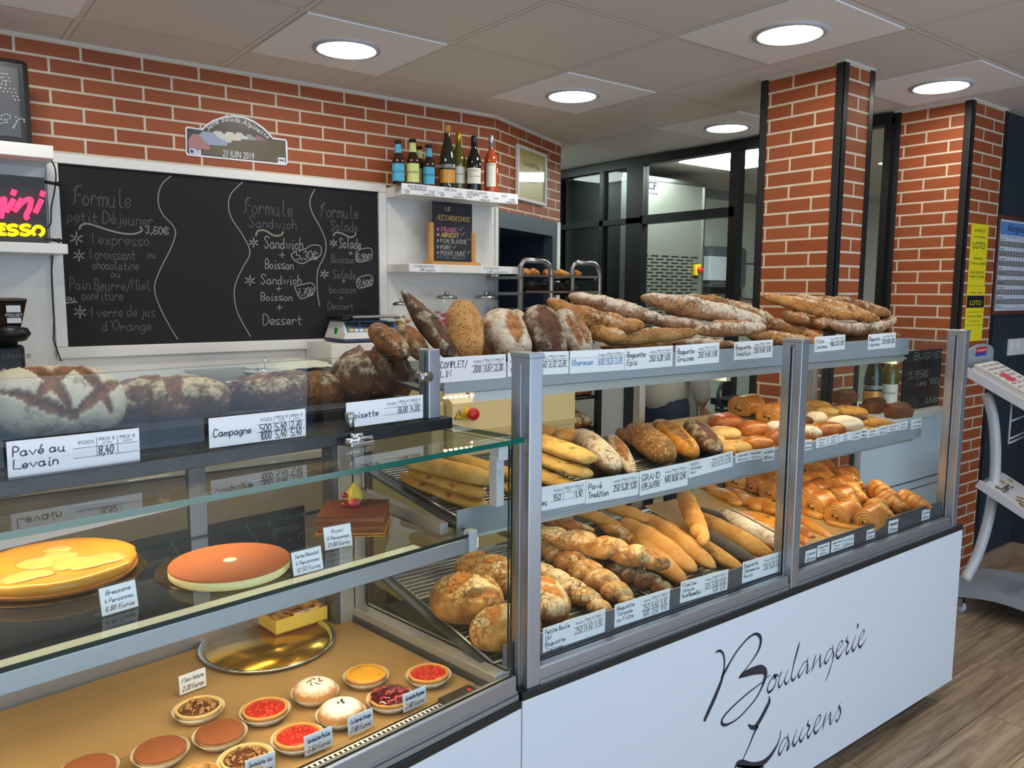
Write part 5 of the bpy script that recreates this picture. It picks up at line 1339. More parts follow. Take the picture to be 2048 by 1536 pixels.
def grinder():
    y = 3.12
    def P(a, b, d=0): return onY(a, b, y + d)
    xr = P(50, 700).x; xl = xr - .21; xc = (xl + xr) / 2
    t = thing('coffee_grinder', 'black coffee grinder with bean hopper at the far left', 'coffee grinder', (xc, y + .12, .9))
    zh = P(40, 604).z; zm = P(40, 690).z
    m = MB(); m.box((xl, y, .9005), (xr, y + .26, zm), bev=.012); m.build('body', 'black_plastic', t)
    m = MB(); n = 4
    m.add([(xl + .02, y + .02, zm), (xr - .02, y + .02, zm), (xr - .02, y + .24, zm), (xl + .02, y + .24, zm), (xl - .01, y - .01, zh), (xr + .012, y - .01, zh), (xr + .012, y + .27, zh), (xl - .01, y + .27, zh)],
          [(0, 3, 2, 1), (4, 5, 6, 7), (0, 1, 5, 4), (1, 2, 6, 5), (2, 3, 7, 6), (3, 0, 4, 7)]); m.build('bean_hopper', mat('smoked_brown', (52, 36, 24), .15), t)
    m = MB(); m.box((xl - .012, y - .012, zh), (xr + .014, y + .272, zh + .012), bev=.004); m.build('hopper_lid', 'black_plastic', t)
    a = P(12, 611, -.014); b = P(43, 646, -.014)
    m = MB(); m.box((a.x, y - .014, b.z), (b.x, y - .0125, a.z)); s = m.build('sticker', 'card_white', t)
    m = MB(); h = a.z - b.z; m.box((a.x, y - .0146, b.z + h * .30), (b.x, y - .0141, b.z + h * .62)); m.build('sticker_band', 'black_plastic', s)
    m = MB(); M = sheet_matrix((a.x, y - .0149, b.z), (1, 0, 0), (0, 0, 1)); add_printed_c(m, 'FOLLIET', M @ Matrix.Translation(((b.x - a.x) / 2, h * .37, 0)), h * .24, align='CENTER'); m.build('sticker_lettering', 'card_white', s)
    m = MB(); M = sheet_matrix((P(2, 718).x, y - .0006, P(2, 718).z), (1, 0, 0), (0, 0, 1)); add_printed_c(m, 'silence', M, .032); m.build('maker_lettering', 'ink_grey', t)
    m = MB(); q = P(20, 668, -.02); m.lathe([(.001, -.03), (.045, -.022), (.06, 0), (.05, .02), (.001, .028)], (q.x, y - .03, q.z), 22); m.build('adjusting_collar', 'black_metal', t)
grinder()

# ------------------------------------------------------------------ rack trolley in front of the recess
def trolley():
    t = thing('rack_trolley', 'stainless rack trolley with rounded top bars in front of recess', 'trolley', (2.85, 3.35, 0))
    ang = .10; c, s = math.cos(ang), math.sin(ang); O = V3((2.82, 3.32, 0))
    E1, E2 = V3((c, s, 0)), V3((-s, c, 0))
    def W(a, b, z): p = O + E1 * a + E2 * b; return (p.x, p.y, z)
    zt = onY(1040, 522, 3.4).z
    for a in (0.0, .40):
        m = MB(); R = .07; pts = [W(a, 0, .06)] + [W(a, 0, zt - R)] + [W(a - R * (1 - math.cos(k)), .0 , zt - R + R * math.sin(k)) for k in (.4, .8, 1.2, PI / 2)] + [W(a - .20, .0, zt)]
        m.tube(pts, .015, 10); m.build('end_frame', 'steel', t)
        m = MB(); pts = [W(a - .20, .0, zt), W(a - .21, .02, zt - .03), W(a - .21, .02, .06)]; m.tube(pts, .015, 10); m.build('end_frame', 'steel', t)
    zs = [zt - .085 - k * .085 for k in range(9)]
    for z in zs:
        for a in (-.20, .385):
            m = MB(); m.box(tuple(V3(W(a, .0, z)) - V3((.008, .0, .012))), tuple(V3(W(a, .36, z)) + V3((.008, .0, 0)))); m.build('tray_runner', 'steel', t)
    for k, z in enumerate(zs[:5]):
        q = MB(Matrix.Translation(O) @ Matrix.Rotation(ang, 4, 'Z')); q.box((-.20, -.015, z), (.385, .37, z + .004)); q.box((-.20, -.017, z), (.385, -.012, z + .012)); o = q.build('baking_tray', 'steel' if k < 2 else 'alu_dark'); tag(o, ['topmost tray of the trolley, holding croissants', 'second tray of the trolley, holding dark loaves', 'third tray of the trolley from the top', 'fourth tray of the trolley from the top', 'fifth tray of the trolley from the top'][k], 'baking tray', 'trays in the rack trolley')
    for a in (-.16, .35):
        for b in (.03, .33):
            m = MB(); p = W(a, b, .04); m.tube([(p[0] - .01, p[1], .04), (p[0] + .01, p[1], .04)], .04, 14); m.build('caster', 'black_plastic', t)
    return zs, W
TZ, TW = trolley()

# ------------------------------------------------------------------ bread slicer and bread rack behind the bread case
def slicer():
    y = 2.32
    x0 = onY(905, 800, y).x; x1 = onY(1150, 790, y).x
    zt = onY(950, 775, y + .12).z
    t = thing('bread_slicer', 'cream bread slicing machine with red stop button behind the case', 'bread slicer', ((x0 + x1) / 2, y, 0))
    m = MB(); zf = onY(905, 808, y).z
    prof = [(y, .35), (y, zf), (y + .06, zt), (y + .55, zt), (y + .55, .35)]
    n = len(prof); vs = [(x0, a, b) for a, b in prof] + [(x1, a, b) for a, b in prof]
    m.add(vs, [tuple(range(n)), tuple(range(2 * n - 1, n - 1, -1))] + [(i, n + i, n + (i + 1) % n, (i + 1) % n) for i in range(n)]); m.build('housing', 'cream_paint', t)
    m = MB(); m.box((x0 - .06, y + .04, .35), (x0 - .004, y + .5, zt - .03), bev=.01); m.build('side_cover', 'cream_dark', t)
    m = MB(); m.box((x0, y - .012, onY(905, 870, y).z - .01), (x1, y - .001, onY(905, 866, y).z)); m.build('front_seam', 'cream_dark', t)
    a, b, c = onY(909, 838, y - .002), onY(926, 838, y - .002), onY(918.5, 820, y - .002)
    m = MB(); m.add([(a.x, y - .003, a.z), (b.x, y - .003, b.z), (c.x, y - .003, c.z)], [(0, 1, 2)]); w = m.build('warning_triangle', 'yellow_plastic', t)
    m = MB(sheet_matrix((0, y - .0036, 0), (1, 0, 0), (0, 0, 1))); ribbon(m, [V3((q.x, q.z, 0)) for q in (a, b, c, a)], .0035); mid = (c.x); ribbon(m, [V3((mid, c.z - .012, 0)), V3((mid + .003, a.z + .008, 0))], .0035); m.build('triangle_outline', 'ink_black', w)
    q = onY(936, 826, y); m = MB(Matrix.Translation((q.x, y, q.z)) @ Matrix.Rotation(PI / 2, 4, 'X')); m.lathe([(.023, 0), (.023, .005), (.013, .007), (.013, .022), (.0005, .022)], seg=22); e = m.build('button_collar', 'yellow_plastic', t)
    m = MB(Matrix.Translation((q.x + .002, y - .02, q.z)) @ Matrix.Rotation(PI / 2, 4, 'X')); m.lathe([(.016, 0), (.022, .006), (.023, .014), (.019, .022), (.0005, .024)], seg=22); m.build('stop_button', 'red_plastic', e)
    for xx in (x0 + .03, x1 - .03):
        for yy in (y + .05, y + .5): m = MB(); m.box((xx - .02, yy - .02, 0), (xx + .02, yy + .02, .35)); m.build('leg', 'alu_dark', t)
slicer()
def bread_rack():
    y = 2.55
    x0 = onY(1100, 800, y).x + .1; x1 = onY(1196, 800, y).x
    t = thing('bread_rack', 'black rack of dark loaves seen through the bread case', 'rack', ((x0 + x1) / 2, y, 0))
    for xx in (x0 - .1, x1):
        for yy in (y, y + .4):
            m = MB(); m.box((xx - .012, yy - .012, 0), (xx + .012, yy + .012, 1.24)); m.build('upright', 'black_metal', t)
    zs = [onY(1150, py, y + .2).z for py in (783, 843, 905, 965)]
    for z in zs:
        m = MB(); m.tube([(x0 - .1, y, z), (x1, y, z), (x1, y + .4, z), (x0 - .1, y + .4, z), (x0 - .1, y, z)], .006, 6)
        for i in range(1, 14): m.tube([(x0 - .1, y + .4 * i / 14, z), (x1, y + .4 * i / 14, z)], .003, 5, cap=False)
        m.build('wire_shelf', 'black_metal', t)
    return x0, x1, y, zs
BRACK = bread_rack()
# grey upright panels and fridge door in the aisle
t = thing('tall_fridge', 'grey steel fridge with dark door gasket behind the case', 'fridge', onY(1230, 900, 2.9))
m = MB(); a = onY(1203, 800, 2.9); b = onY(1288, 800, 2.9); m.box((a.x, 2.9, 0), (b.x, 3.2, 1.32), bev=.004); m.build('body', mat('fridge_grey', (178, 180, 180), .4), t)
m = MB(); a1 = onY(1250, 800, 2.89); b1 = onY(1266, 800, 2.89); m.box((a1.x, 2.886, .1), (b1.x, 2.8995, 1.30)); m.build('door_gasket', 'black_plastic', t)
m = MB(); a1 = onY(1276, 800, 2.88); m.box((a1.x - .008, 2.87, .7), (a1.x + .008, 2.8995, 1.1)); m.build('handle', 'steel', t)
t = thing('kitchen_worktop', 'dark kitchen worktop with grey cupboards behind the person', 'worktop', onY(1400, 900, 4.0))
a = onX(1372, 750, 4.20)
m = MB(); m.box((3.95, 2.5, 0), (4.2, 3.08, .86)); m.build('cupboard', mat('cupboard_grey', (120, 126, 126), .4), t); m = MB(); m.box((3.93, 2.48, .862), (4.2, 3.10, .90)); m.build('top', 'black_metal', t)
# hose at the pillar
t = thing('spray_hose', 'black coiled spray hose hanging beside the nearer brick pillar', 'hose', onY(1445, 870, 2.35))
m = MB(); pts = _catmull([V3(onY(x, y, 2.33)) for x, y in ((1462, 760), (1447, 764), (1437, 785), (1438, 805), (1445, 820), (1444, 850), (1452, 880))], 6); e = pts[-1]; pts = pts + [V3((e.x, e.y, .3)), V3((e.x + .03, e.y, .02))]; m.tube(pts, .008, 8); m.build('hose', 'black_plastic', t)
m = MB(); q = onY(1448, 817, 2.33); m.box((q.x - .03, 2.30, q.z - .012), (q.x + .03, 2.36, q.z + .002), bev=.003); m.build('holder', 'black_metal', t)

# ------------------------------------------------------------------ low white counter between the pillars with bottles and slate
t = thing('low_counter', 'low white fridge counter between the two brick pillars', 'counter', (3.8, 2.0, 0))
m = MB(); m.box((3.42, 1.845, 0), (4.235, 2.2, .935)); m.build('body', 'panel_white', t)
m = MB(); m.box((3.41, 1.835, .936), (4.238, 2.21, .968), bev=.003); m.build('worktop', 'white_lacquer', t)
zz = onY(1830, 970, 1.84).z
m = MB(); m.box((3.42, 1.842, zz + .02), (4.235, 1.8452, zz + .026)); m.box((3.42, 1.842, zz - .02), (4.235, 1.8452, zz - .016)); m.build('drawer_gap', 'ink_grey', t)
def cbottle(px, y, h, kind, cols, label, words): 
    x = onY(px, 820, y).x; bottle(x, y, .9685, h, .042, kind, cols, label, words=words, group='bottles on the low counter')
cbottle(1743, 1.96, .36, 'champ', ('bottle_green', 'bottle_green', 'label_gold'), 'dark green cider bottle standing on the low counter by the slate', [('ECUSSON', .33, .024, 'card_white')])
cbottle(1776, 1.93, .33, 'wine', ('bottle_olive', 'gold_foil', 'label_cream'), 'olive wine bottle with gold capsule on the low counter', [('Arnaudis', .28, .016, 'ink_black')])
def slate():
    y = 1.89
    a = onY(1811, 703, y); b = onY(1897, 705, y)
    t = thing('slate_sign', 'black slate with chalk prices leaning on the farther pillar', 'slate sign', ((a.x + b.x) / 2, y, .9685))
    m = MB(); m.box((a.x, y, .9687), (b.x - .01, y + .01, a.z)); m.build('slate', 'chalkboard', t)
    M = sheet_matrix((0, y - .0006, 0), (1, 0, 0), (0, 0, 1)); h = MB(M)
    for (s, x, yy, hp, x2) in (('BUGNES', 1828, 720, 13, 1890), ('3,95€', 1815, 758, 14, 1857), ('les 100gr', 1832, 772, 12, 1889), ('3,9,50€', 1850, 806, 9, 1882)):
        p = onY(x, yy, y); q = onY(x2, yy, y); hh = px2m(p, hp); tot = sum(2.6 if c == ' ' else glyph_strokes(c)[1] - .6 for c in s) * hh / 6
        write(h, s, p.x, p.z, hh, px2m(p, 1.5), squeeze=(q.x - p.x) / tot)
    h.build('chalk_writing', 'chalk', t)
slate()

# ------------------------------------------------------------------ posters and fittings at the right
def bingo(tl, br, lines, label, block=None):
    y = 1.8215
    a = onY(*tl, y); b = onY(*br, y)
    t = thing('bingo_poster', label, 'poster', ((a.x + b.x) / 2, y, b.z), 'yellow bingo posters')
    M = sheet_matrix((a.x, y, b.z), (1, 0, 0), (0, 0, 1)); W = b.x - a.x; H = a.z - b.z
    m = MB(M); m.box((0, 0, -.0012), (W, H, 0)); m.build('paper', mat('poster_yellow', (238, 220, 36), .5, var=.03), t)
    if block: m = MB(M); m.box((W * .02, H * block[0], .0001), (W * .98, H * block[1], .0004)); m.build('black_block', 'ink_black', t)
    g = {}
    for (s, fy, sz, w, mm) in lines:
        vs, fs = printed(s, Matrix.Identity(4), H * sz, align='CENTER', bold=.0)
        x0 = min(v[0] for v in vs); x1 = max(v[0] for v in vs); k = W * w / (x1 - x0)
        g.setdefault(mm, MB(M)).add([(W / 2 + v[0] * k, H * fy + v[1], .0008) for v in vs], fs)
    for mm in g: g[mm].build('lettering', mm, t)
bingo((1944, 446), (1969, 572), (('A.P.A.H.L.P', .87, .075, .62, 'ink_black'), ('« Les Hirondelles »', .78, .04, .8, 'ink_black'), ('LOTO', .60, .16, .72, 'ink_black'), ('Dimanche', .43, .055, .5, 'ink_black'), ('9 février à 14h30', .345, .06, .86, 'ink_black'), ('SALLE DES FETES', .20, .055, .8, 'ink_black'), ('MOURS ST EUSEBE', .13, .055, .85, 'ink_black')), 'upper yellow bingo poster on the farther brick pillar')
bingo((1935, 572), (1963, 681), (('CHARMES - HERBASSE', .87, .035, .7, 'ink_black'), ('LOTO', .655, .13, .62, 'poster_yellow'), ('VEAU ENTIER DANS TOUT LE MONDE', .525, .022, .8, 'ink_black'), ('DIMANCHE 2 FEVRIER', .44, .04, .8, 'ink_black'), ('SALLE DES FÊTES à 14H', .355, .025, .6, 'ink_black'), ('Buvette Gourmandises et Pâtisseries', .29, .022, .9, 'ink_black')), 'lower yellow bingo poster with black title block', block=(.61, .83))
m = MB(sheet_matrix((0, 1.8205, 0), (1, 0, 0), (0, 0, 1)))
def menu_frame():
    y = 1.826
    def P(a, b): return onY(a, b, y)
    a = P(1994, 428); d = P(1986, 633); w = .60; H = a.z - P(1992, 630).z; x0 = P(1992, 500).x
    t = thing('framed_menu', 'wooden framed allergen table on dark wall, cut by picture edge', 'framed notice', (x0 + w / 2, y, a.z - H))
    M = sheet_matrix((x0, y, a.z - H), (1, 0, 0), (0, 0, 1)); f = .022
    m = MB(M)
    for q in (((0, 0), (w, f)), ((0, H - f), (w, H)), ((0, f), (f, H - f)), ((w - f, f), (w, H - f))): m.box((q[0][0], q[0][1], -.012), (q[1][0], q[1][1], .006), bev=.003)
    m.build('frame', 'wood_red', t)
    m = MB(M); m.box((f, f, -.012), (w - f, H - f, -.002)); m.build('sheet', 'paper_white', t)
    m = MB(M); m.box((f + .02, H - f - .08, -.0019), (w - f, H - f - .01, -.0012)); m.build('blue_heading', mat('heading_blue', (96, 140, 206), .5), t)
    m = MB(M @ Matrix.Translation((0, 0, -.0005))); add_printed_c(m, 'Allergènes', Matrix.Translation((.13, H - f - .06, 0)), .055); m.build('heading_lettering', 'ink_navy', t)
    m = MB(M)
    n = 15; h0 = (H - 2 * f - .10) / n
    for i in range(n + 1): m.box((.045, f + .01 + i * h0, -.0019), (w - f, f + .012 + i * h0, -.0014))
    for xx in (.045, .16, .2, .24, .28, .32, .36, .4): m.box((xx, f + .01, -.0019), (xx + .002, H - f - .09, -.0014))
    m.build('table_rules', 'ink_black', t)
    m = MB(M)
    for i in range(1, n, 2): m.box((.047, f + .012 + i * h0, -.00195), (w - f, f + .01 + (i + 1) * h0, -.0016))
    m.build('grey_rows', mat('row_grey', (148, 146, 146), .5), t)
    m = MB(M @ Matrix.Translation((0, 0, -.0012)))
    for i, s in enumerate(('Pain au lait', 'Chausson', 'Pain complet', 'Tarte', 'Pain blanc', 'Pain de campagne', 'Flan', 'Tartelette', 'Eclair', 'Brioche', 'Croissant', 'Pain choco', 'Quiche', 'Pizza', 'Pain lin')): write(m, s, .05, f + .018 + i * h0, h0 * .5, .0016, maxw=.10)
    m.build('table_writing', 'ink_grey', t)
menu_frame()
t = thing('wall_switch', 'white double switch plate on the dark wall', 'switch', onY(2032, 690, 1.84))
a = onY(2017, 678, 1.84); b = onY(2046, 708, 1.84)
m = MB(); m.box((a.x, 1.832, b.z), (b.x, 1.8445, a.z), bev=.002); m.build('plate', 'white_lacquer', t)
for px in (2026, 2038):
    q = onY(px, 691, 1.832); m = MB(); m.box((q.x - .014, 1.827, q.z - .026), (q.x + .014, 1.8318, q.z + .026), bev=.002); m.build('rocker', 'white_lacquer', t)

# ------------------------------------------------------------------ newspaper stand
def news_stand():
    t = thing('newspaper_stand', 'grey newspaper stand on casters with two sloping trays', 'newspaper stand', (3.95, 1.4, 0))
    def tray(px, label_y):
        pass
    D = V3((.12, -.99, 0)).normalized(); S = V3((.99, .12, 0)).normalized()
    def mk(pa, za, length, width, drop, nm):
        """tray: pa = upper rear corner"""
        d = (D * math.cos(drop) + V3((0, 0, -math.sin(drop)))); n = S.cross(d).normalized()
        if n.z < 0: n = -n
        M = Matrix((S, d, n)).transposed().to_4x4()
        if M.determinant() < 0: pass
        M.translation = pa
        return M
    pa = onY(1931, 742, 1.56)
    M1 = mk(pa, 0, .30, .36, .50, 'tray')
    def boxm(M, a, b, nm, m, bev=.003):
        q = MB(M); q.box(a, b, bev=bev)
        if M.to_3x3().determinant() < 0: q.f = [tuple(reversed(f)) for f in q.f]
        return q.build(nm, m, t)
    boxm(M1, (0, 0, -.02), (.36, .30, 0), 'tray', 'grey_paint'); boxm(M1, (-.006, 0, -.02), (0, .30, .02), 'tray_side', 'grey_light'); boxm(M1, (-.006, .295, -.02), (.36, .302, .022), 'tray_front_lip', 'grey_light')
    pb = onY(1955, 966, 1.50)
    M2 = mk(pb, 0, .30, .36, .50, 'tray')
    boxm(M2, (0, 0, -.02), (.36, .30, 0), 'tray', 'grey_paint'); boxm(M2, (-.006, 0, -.02), (0, .30, .02), 'tray_side', 'grey_light'); boxm(M2, (-.006, .295, -.02), (.36, .302, .03), 'tray_front_lip', 'acrylic')
    # header plate
    h0 = onY(1933, 745, 1.575); h1 = onY(1985, 735, 1.60); zt = onY(1960, 688, 1.59).z
    Mh = sheet_matrix((h0.x, h0.y, h0.z - .02), (h1.x - h0.x, h1.y - h0.y, 0), (0, 0, 1)); W = ((h1.x - h0.x) ** 2 + (h1.y - h0.y) ** 2) ** .5; H = zt - h0.z + .02
    q = MB(Mh); pts = [(0, 0), (W, 0), (W, H * .72)] + [(W / 2 + W / 2 * math.cos(a), H * .72 + H * .28 * math.sin(a)) for a in [PI * k / 12 for k in range(1, 12)]] + [(0, H * .72)]; q.prism(pts, -.006, 0); hp = q.build('header_plate', 'grey_paint', t)
    q = MB(Mh); q.box((W * .3, H * .72, .0002), (W * .72, H * .9, .0008)); q.build('red_logo_field', 'red_plastic', hp); q = MB(Mh); q.box((W * .28, H * .62, .0002), (W * .7, H * .72, .0008)); q.build('blue_logo_field', mat('logo_blue', (48, 76, 160), .4), hp)
    q = MB(Mh @ Matrix.Translation((W * .51, H * .77, .0012))); vs, fs = printed('le dauphiné', Matrix.Identity(4), H * .12, align='CENTER', width=W * .36); q.add(vs, fs); q.build('logo_lettering', 'card_white', hp)
    # bowed legs and base
    for off in (.05,):
        ps = [onY(x, y, yy) + S * off for x, y, yy in ((1966, 790, 1.50), (1978, 830, 1.48), (1984, 880, 1.47), (1984, 940, 1.47), (1978, 1000, 1.47), (1966, 1060, 1.475), (1946, 1120, 1.485), (1922, 1165, 1.495))]
        q = MB(); q.tube(_catmull(ps, 4), .023, 4); q.build('bowed_leg', 'grey_light', t)
    c = [onZ(x, y, .13) for x, y in ((1908, 1172), (1990, 1140), (2070, 1210), (1990, 1222))]
    base = MB(); b0 = onZ(1908, 1178, .12); 
    L0 = V3((b0.x, b0.y, 0)); nseg = 12; vs = []
    for i in range(nseg + 1):
        k = i / nseg; p = L0 + D * (k * .46 - .02); zc = .10 + .055 * math.sin(PI * (k * .8 + .15))
        for o in (0.0, .38):
            qv = p + S * o; vs += [(qv.x, qv.y, zc), (qv.x, qv.y, zc - .05)]
    fs = []
    for i in range(nseg):
        a = i * 4; b_ = a + 4
        fs += [(a, a + 2, b_ + 2, b_), (a + 1, b_ + 1, b_ + 3, a + 3), (a, b_, b_ + 1, a + 1), (a + 2, a + 3, b_ + 3, b_ + 2)]
    fs += [(0, 1, 3, 2), (nseg * 4, nseg * 4 + 2, nseg * 4 + 3, nseg * 4 + 1)]
    base.add(vs, fs); base.build('base_plate', 'grey_paint', t)
    for k, o in ((.02, .04), (.02, .34), (.42, .04), (.42, .34)):
        p = L0 + D * k + S * o; q = MB(); q.tube([(p.x - S.x * .012, p.y - S.y * .012, .028), (p.x + S.x * .012, p.y + S.y * .012, .028)], .028, 16); w = q.build('caster', 'grey_light', t); q = MB(); q.box((p.x - .018, p.y - .018, .03), (p.x + .018, p.y + .018, .075), bev=.004); q.build('caster_fork', 'steel', w)
    # wire holder at the side
    q = MB(); z0 = onY(2030, 850, 1.4); x, y = z0.x, 1.42
    for z in (1.06, .98, .90): q.tube([tuple(V3((x, y, z)) + S * .0), tuple(V3((x, y, z)) + S * .25)], .004, 6)
    q.tube([(x, y, 1.07), (x, y, .88)], .004, 6); q.tube([tuple(V3((x, y, .88))), tuple(V3((x, y, .88)) + S * .25)], .004, 6); q.build('wire_holder', 'grey_light', t)
    # papers
    rd = random.Random(3)
    paper = mat('newsprint', (206, 200, 196), .8, var=.12, scale=90)
    for k in range(9):
        q = MB(M1 @ Matrix.Translation((.004 + rd.uniform(-.002, .004), .015 + rd.uniform(-.006, .01), .0006 + k * .0052))); q.box((0, 0, 0), (.30, .272, .0046), bev=.001)
        if M1.to_3x3().determinant() < 0: q.f = [tuple(reversed(f)) for f in q.f]
        o = q.build('newspaper', paper); tag(o, 'folded newspaper in the stack on the upper tray' if k < 8 else 'top newspaper of the upper tray stack, printed page showing', 'newspaper', 'newspapers on the stand')
        if k == 8:
            # front page printing
            r2 = random.Random(5); g = MB(M1 @ Matrix.Translation((.004, .015, .0006 + 9 * .0052)))
            for rr in range(9):
                for cc in range(3): g.box((.02 + cc * .092, .02 + rr * .027, 0), (.02 + cc * .092 + r2.uniform(.05, .08), .02 + rr * .027 + .013, .0003))
            if M1.to_3x3().determinant() < 0: g.f = [tuple(reversed(f)) for f in g.f]
            g.build('printed_columns', mat('print_grey', (146, 140, 140), .8, var=.3, scale=200), o)
            g = MB(M1 @ Matrix.Translation((.004, .015, .0008 + 9 * .0052))); g.box((.05, .09, 0), (.14, .15, .0003)); g.build('red_box', mat('print_red', (196, 62, 84), .7), o)
    for k in range(3):
        q = MB(M2 @ Matrix.Translation((.01 + .004 * k, .02, .0006 + k * .004))); q.box((0, 0, 0), (.30, .26, .0034), bev=.001)
        if M2.to_3x3().determinant() < 0: q.f = [tuple(reversed(f)) for f in q.f]
        o = q.build('magazine', mat('magazine_cover', (206, 204, 204), .3, var=.18, scale=14)); tag(o, ['lowest magazine of the lower tray', 'middle magazine of the lower tray', 'top magazine of the lower tray, cover showing nuts and gold stars'][k], 'magazine', 'magazines on the stand')
        if k == 2:
            r2 = random.Random(8); g = MB(M2 @ Matrix.Translation((.014, .02, .0128)))
            for i in range(40): a, b = r2.uniform(.02, .28), r2.uniform(.13, .25); g.lathe([(.011, 0), (.006, .0006), (.0005, .0008)], (a, b, 0), 8)
            g.build('cover_picture', mat('nut_brown', (150, 110, 70), .4, var=.3, scale=60), o)
            g = MB(M2 @ Matrix.Translation((.014, .02, .0126)))
            for (a, b) in ((.06, .05), (.17, .035), (.26, .05)):
                pts = [(a + (.02 if i % 2 == 0 else .009) * math.cos(i * PI / 5), b + (.02 if i % 2 == 0 else .009) * math.sin(i * PI / 5)) for i in range(10)]; g.prism(pts, 0, .0003)
            g.build('gold_stars', 'label_gold', o)
            g = MB(M2 @ Matrix.Translation((.05, .10, .0134)) @ Matrix.Scale(-1, 4, (0, 1, 0))); write(g, 'Spers', 0, 0, .04, .005); g.build('cover_lettering', 'ink_black', o)
news_stand()

# ================================================================== breads and pastries
crust('crust_country', (82, 48, 26), (146, 92, 46), (226, 208, 166), 0.95, (150, 98, 52), (96, 56, 28), crack=.35)
crust('crust_white', (150, 104, 62), (186, 140, 92), (226, 216, 190), 1.75, (156, 102, 54), (104, 62, 32), crack=.2)
crust('crust_dark', (58, 36, 24), (112, 70, 40), (216, 200, 168), 1.0, (110, 62, 34), (70, 38, 24), crack=.5, fscale=26)
crust('crust_brown', (120, 74, 38), (182, 124, 68), (226, 208, 174), 0.95, (184, 118, 60), (118, 66, 32), crack=.8)
crust('crust_gold', (172, 108, 50), (218, 160, 88), (230, 212, 180), 0.9, (222, 166, 92), (170, 104, 46), crack=.8, topdark=.3)
crust('crust_floury', (138, 90, 54), (186, 138, 90), (222, 210, 190), 1.25, (190, 130, 72), (128, 78, 40), crack=.9)
crust('crust_pale', (196, 138, 72), (226, 178, 108), (232, 212, 176), 0.35, (230, 184, 116), (196, 138, 74), crack=.25, bump=.3)
crust('crust_torsade', (158, 100, 48), (218, 164, 94), (232, 214, 176), 1.0, (206, 140, 70), (160, 96, 42), crack=.8, topdark=.25)
crust('crust_sesame', (190, 128, 56), (226, 174, 92), (226, 206, 150), 0.3, (230, 182, 104), (190, 130, 60), crack=.1, seeds=(238, 212, 150), seedscale=260, seedamt=.8, bump=.8)
crust('crust_poppy', (74, 72, 76), (104, 100, 102), (190, 188, 184), 0.2, (224, 178, 100), (190, 130, 60), crack=.1, seeds=(44, 44, 52), seedscale=420, seedamt=.7)
crust('crust_seeded', (176, 122, 62), (214, 164, 96), (226, 204, 160), 0.4, (202, 146, 78), (170, 112, 54), crack=.15, seeds=(66, 42, 24), seedscale=170, seedamt=.55)
crust('crust_oats', (124, 82, 42), (170, 122, 70), (220, 196, 150), 0.3, (150, 92, 44), (110, 64, 30), crack=.1, seeds=(206, 168, 110), seedscale=105, seedamt=.85, bump=1.0)
crust('crust_maize', (176, 112, 30), (222, 160, 52), (226, 208, 176), 0.55, (150, 104, 36), (92, 56, 28), crack=.3)
crust('crust_cheese', (206, 150, 70), (232, 192, 116), (240, 214, 156), 0.3, (176, 66, 34), (150, 52, 30), crack=.1, bump=.5)
crust('crust_olive', (202, 158, 80), (228, 192, 116), (226, 208, 150), 0.35, (120, 116, 44), (86, 84, 36), crack=.1, seeds=(112, 108, 50), seedscale=60, seedamt=.25, bump=.6)
crust('vienn', (168, 88, 26), (222, 146, 56), (236, 204, 140), 0.0, (236, 190, 106), (206, 142, 62), rough=.34, coat=.35, crack=.06, bump=.2)
crust('vienn_dark', (134, 66, 24), (196, 116, 44), (236, 204, 140), 0.0, (234, 182, 98), (196, 128, 54), rough=.34, coat=.35, crack=.06, bump=.2)
crust('vienn_pale', (222, 170, 90), (240, 206, 134), (250, 236, 200), 0.0, (92, 54, 34), (60, 34, 24), rough=.45, coat=.1, crack=.04, bump=.15)
crust('vienn_pink', (160, 78, 24), (214, 126, 48), (240, 200, 160), 0.0, (236, 92, 74), (214, 60, 60), rough=.34, coat=.35, crack=.06, bump=.4)
crust('sugared', (176, 112, 62), (206, 150, 96), (246, 242, 236), 1.5, (120, 66, 40), (80, 44, 30), crack=.25)
crust('meringue', (238, 224, 196), (248, 240, 220), (250, 246, 236), 0.4, (226, 204, 168), (214, 186, 146), crack=.03, rough=.7, bump=.1)
crust('biscuit', (210, 150, 66), (234, 186, 100), (246, 220, 160), 0.0, (210, 150, 70), (180, 120, 50), crack=.05, seeds=(50, 34, 26), seedscale=85, seedamt=.4)
crust('cake_brown', (92, 52, 30), (136, 84, 52), (160, 110, 76), 0.0, (150, 96, 62), (70, 40, 26), crack=.3, rough=.6)
crust('flaky', (190, 112, 34), (232, 168, 70), (240, 206, 140), 0.0, (244, 206, 126), (214, 150, 66), rough=.3, coat=.3, crack=.12, bump=.4)
crust('flaky_orange', (214, 130, 28), (240, 176, 54), (240, 206, 140), 0.0, (120, 60, 30), (80, 40, 24), rough=.35, coat=.2, crack=.1, bump=.4)

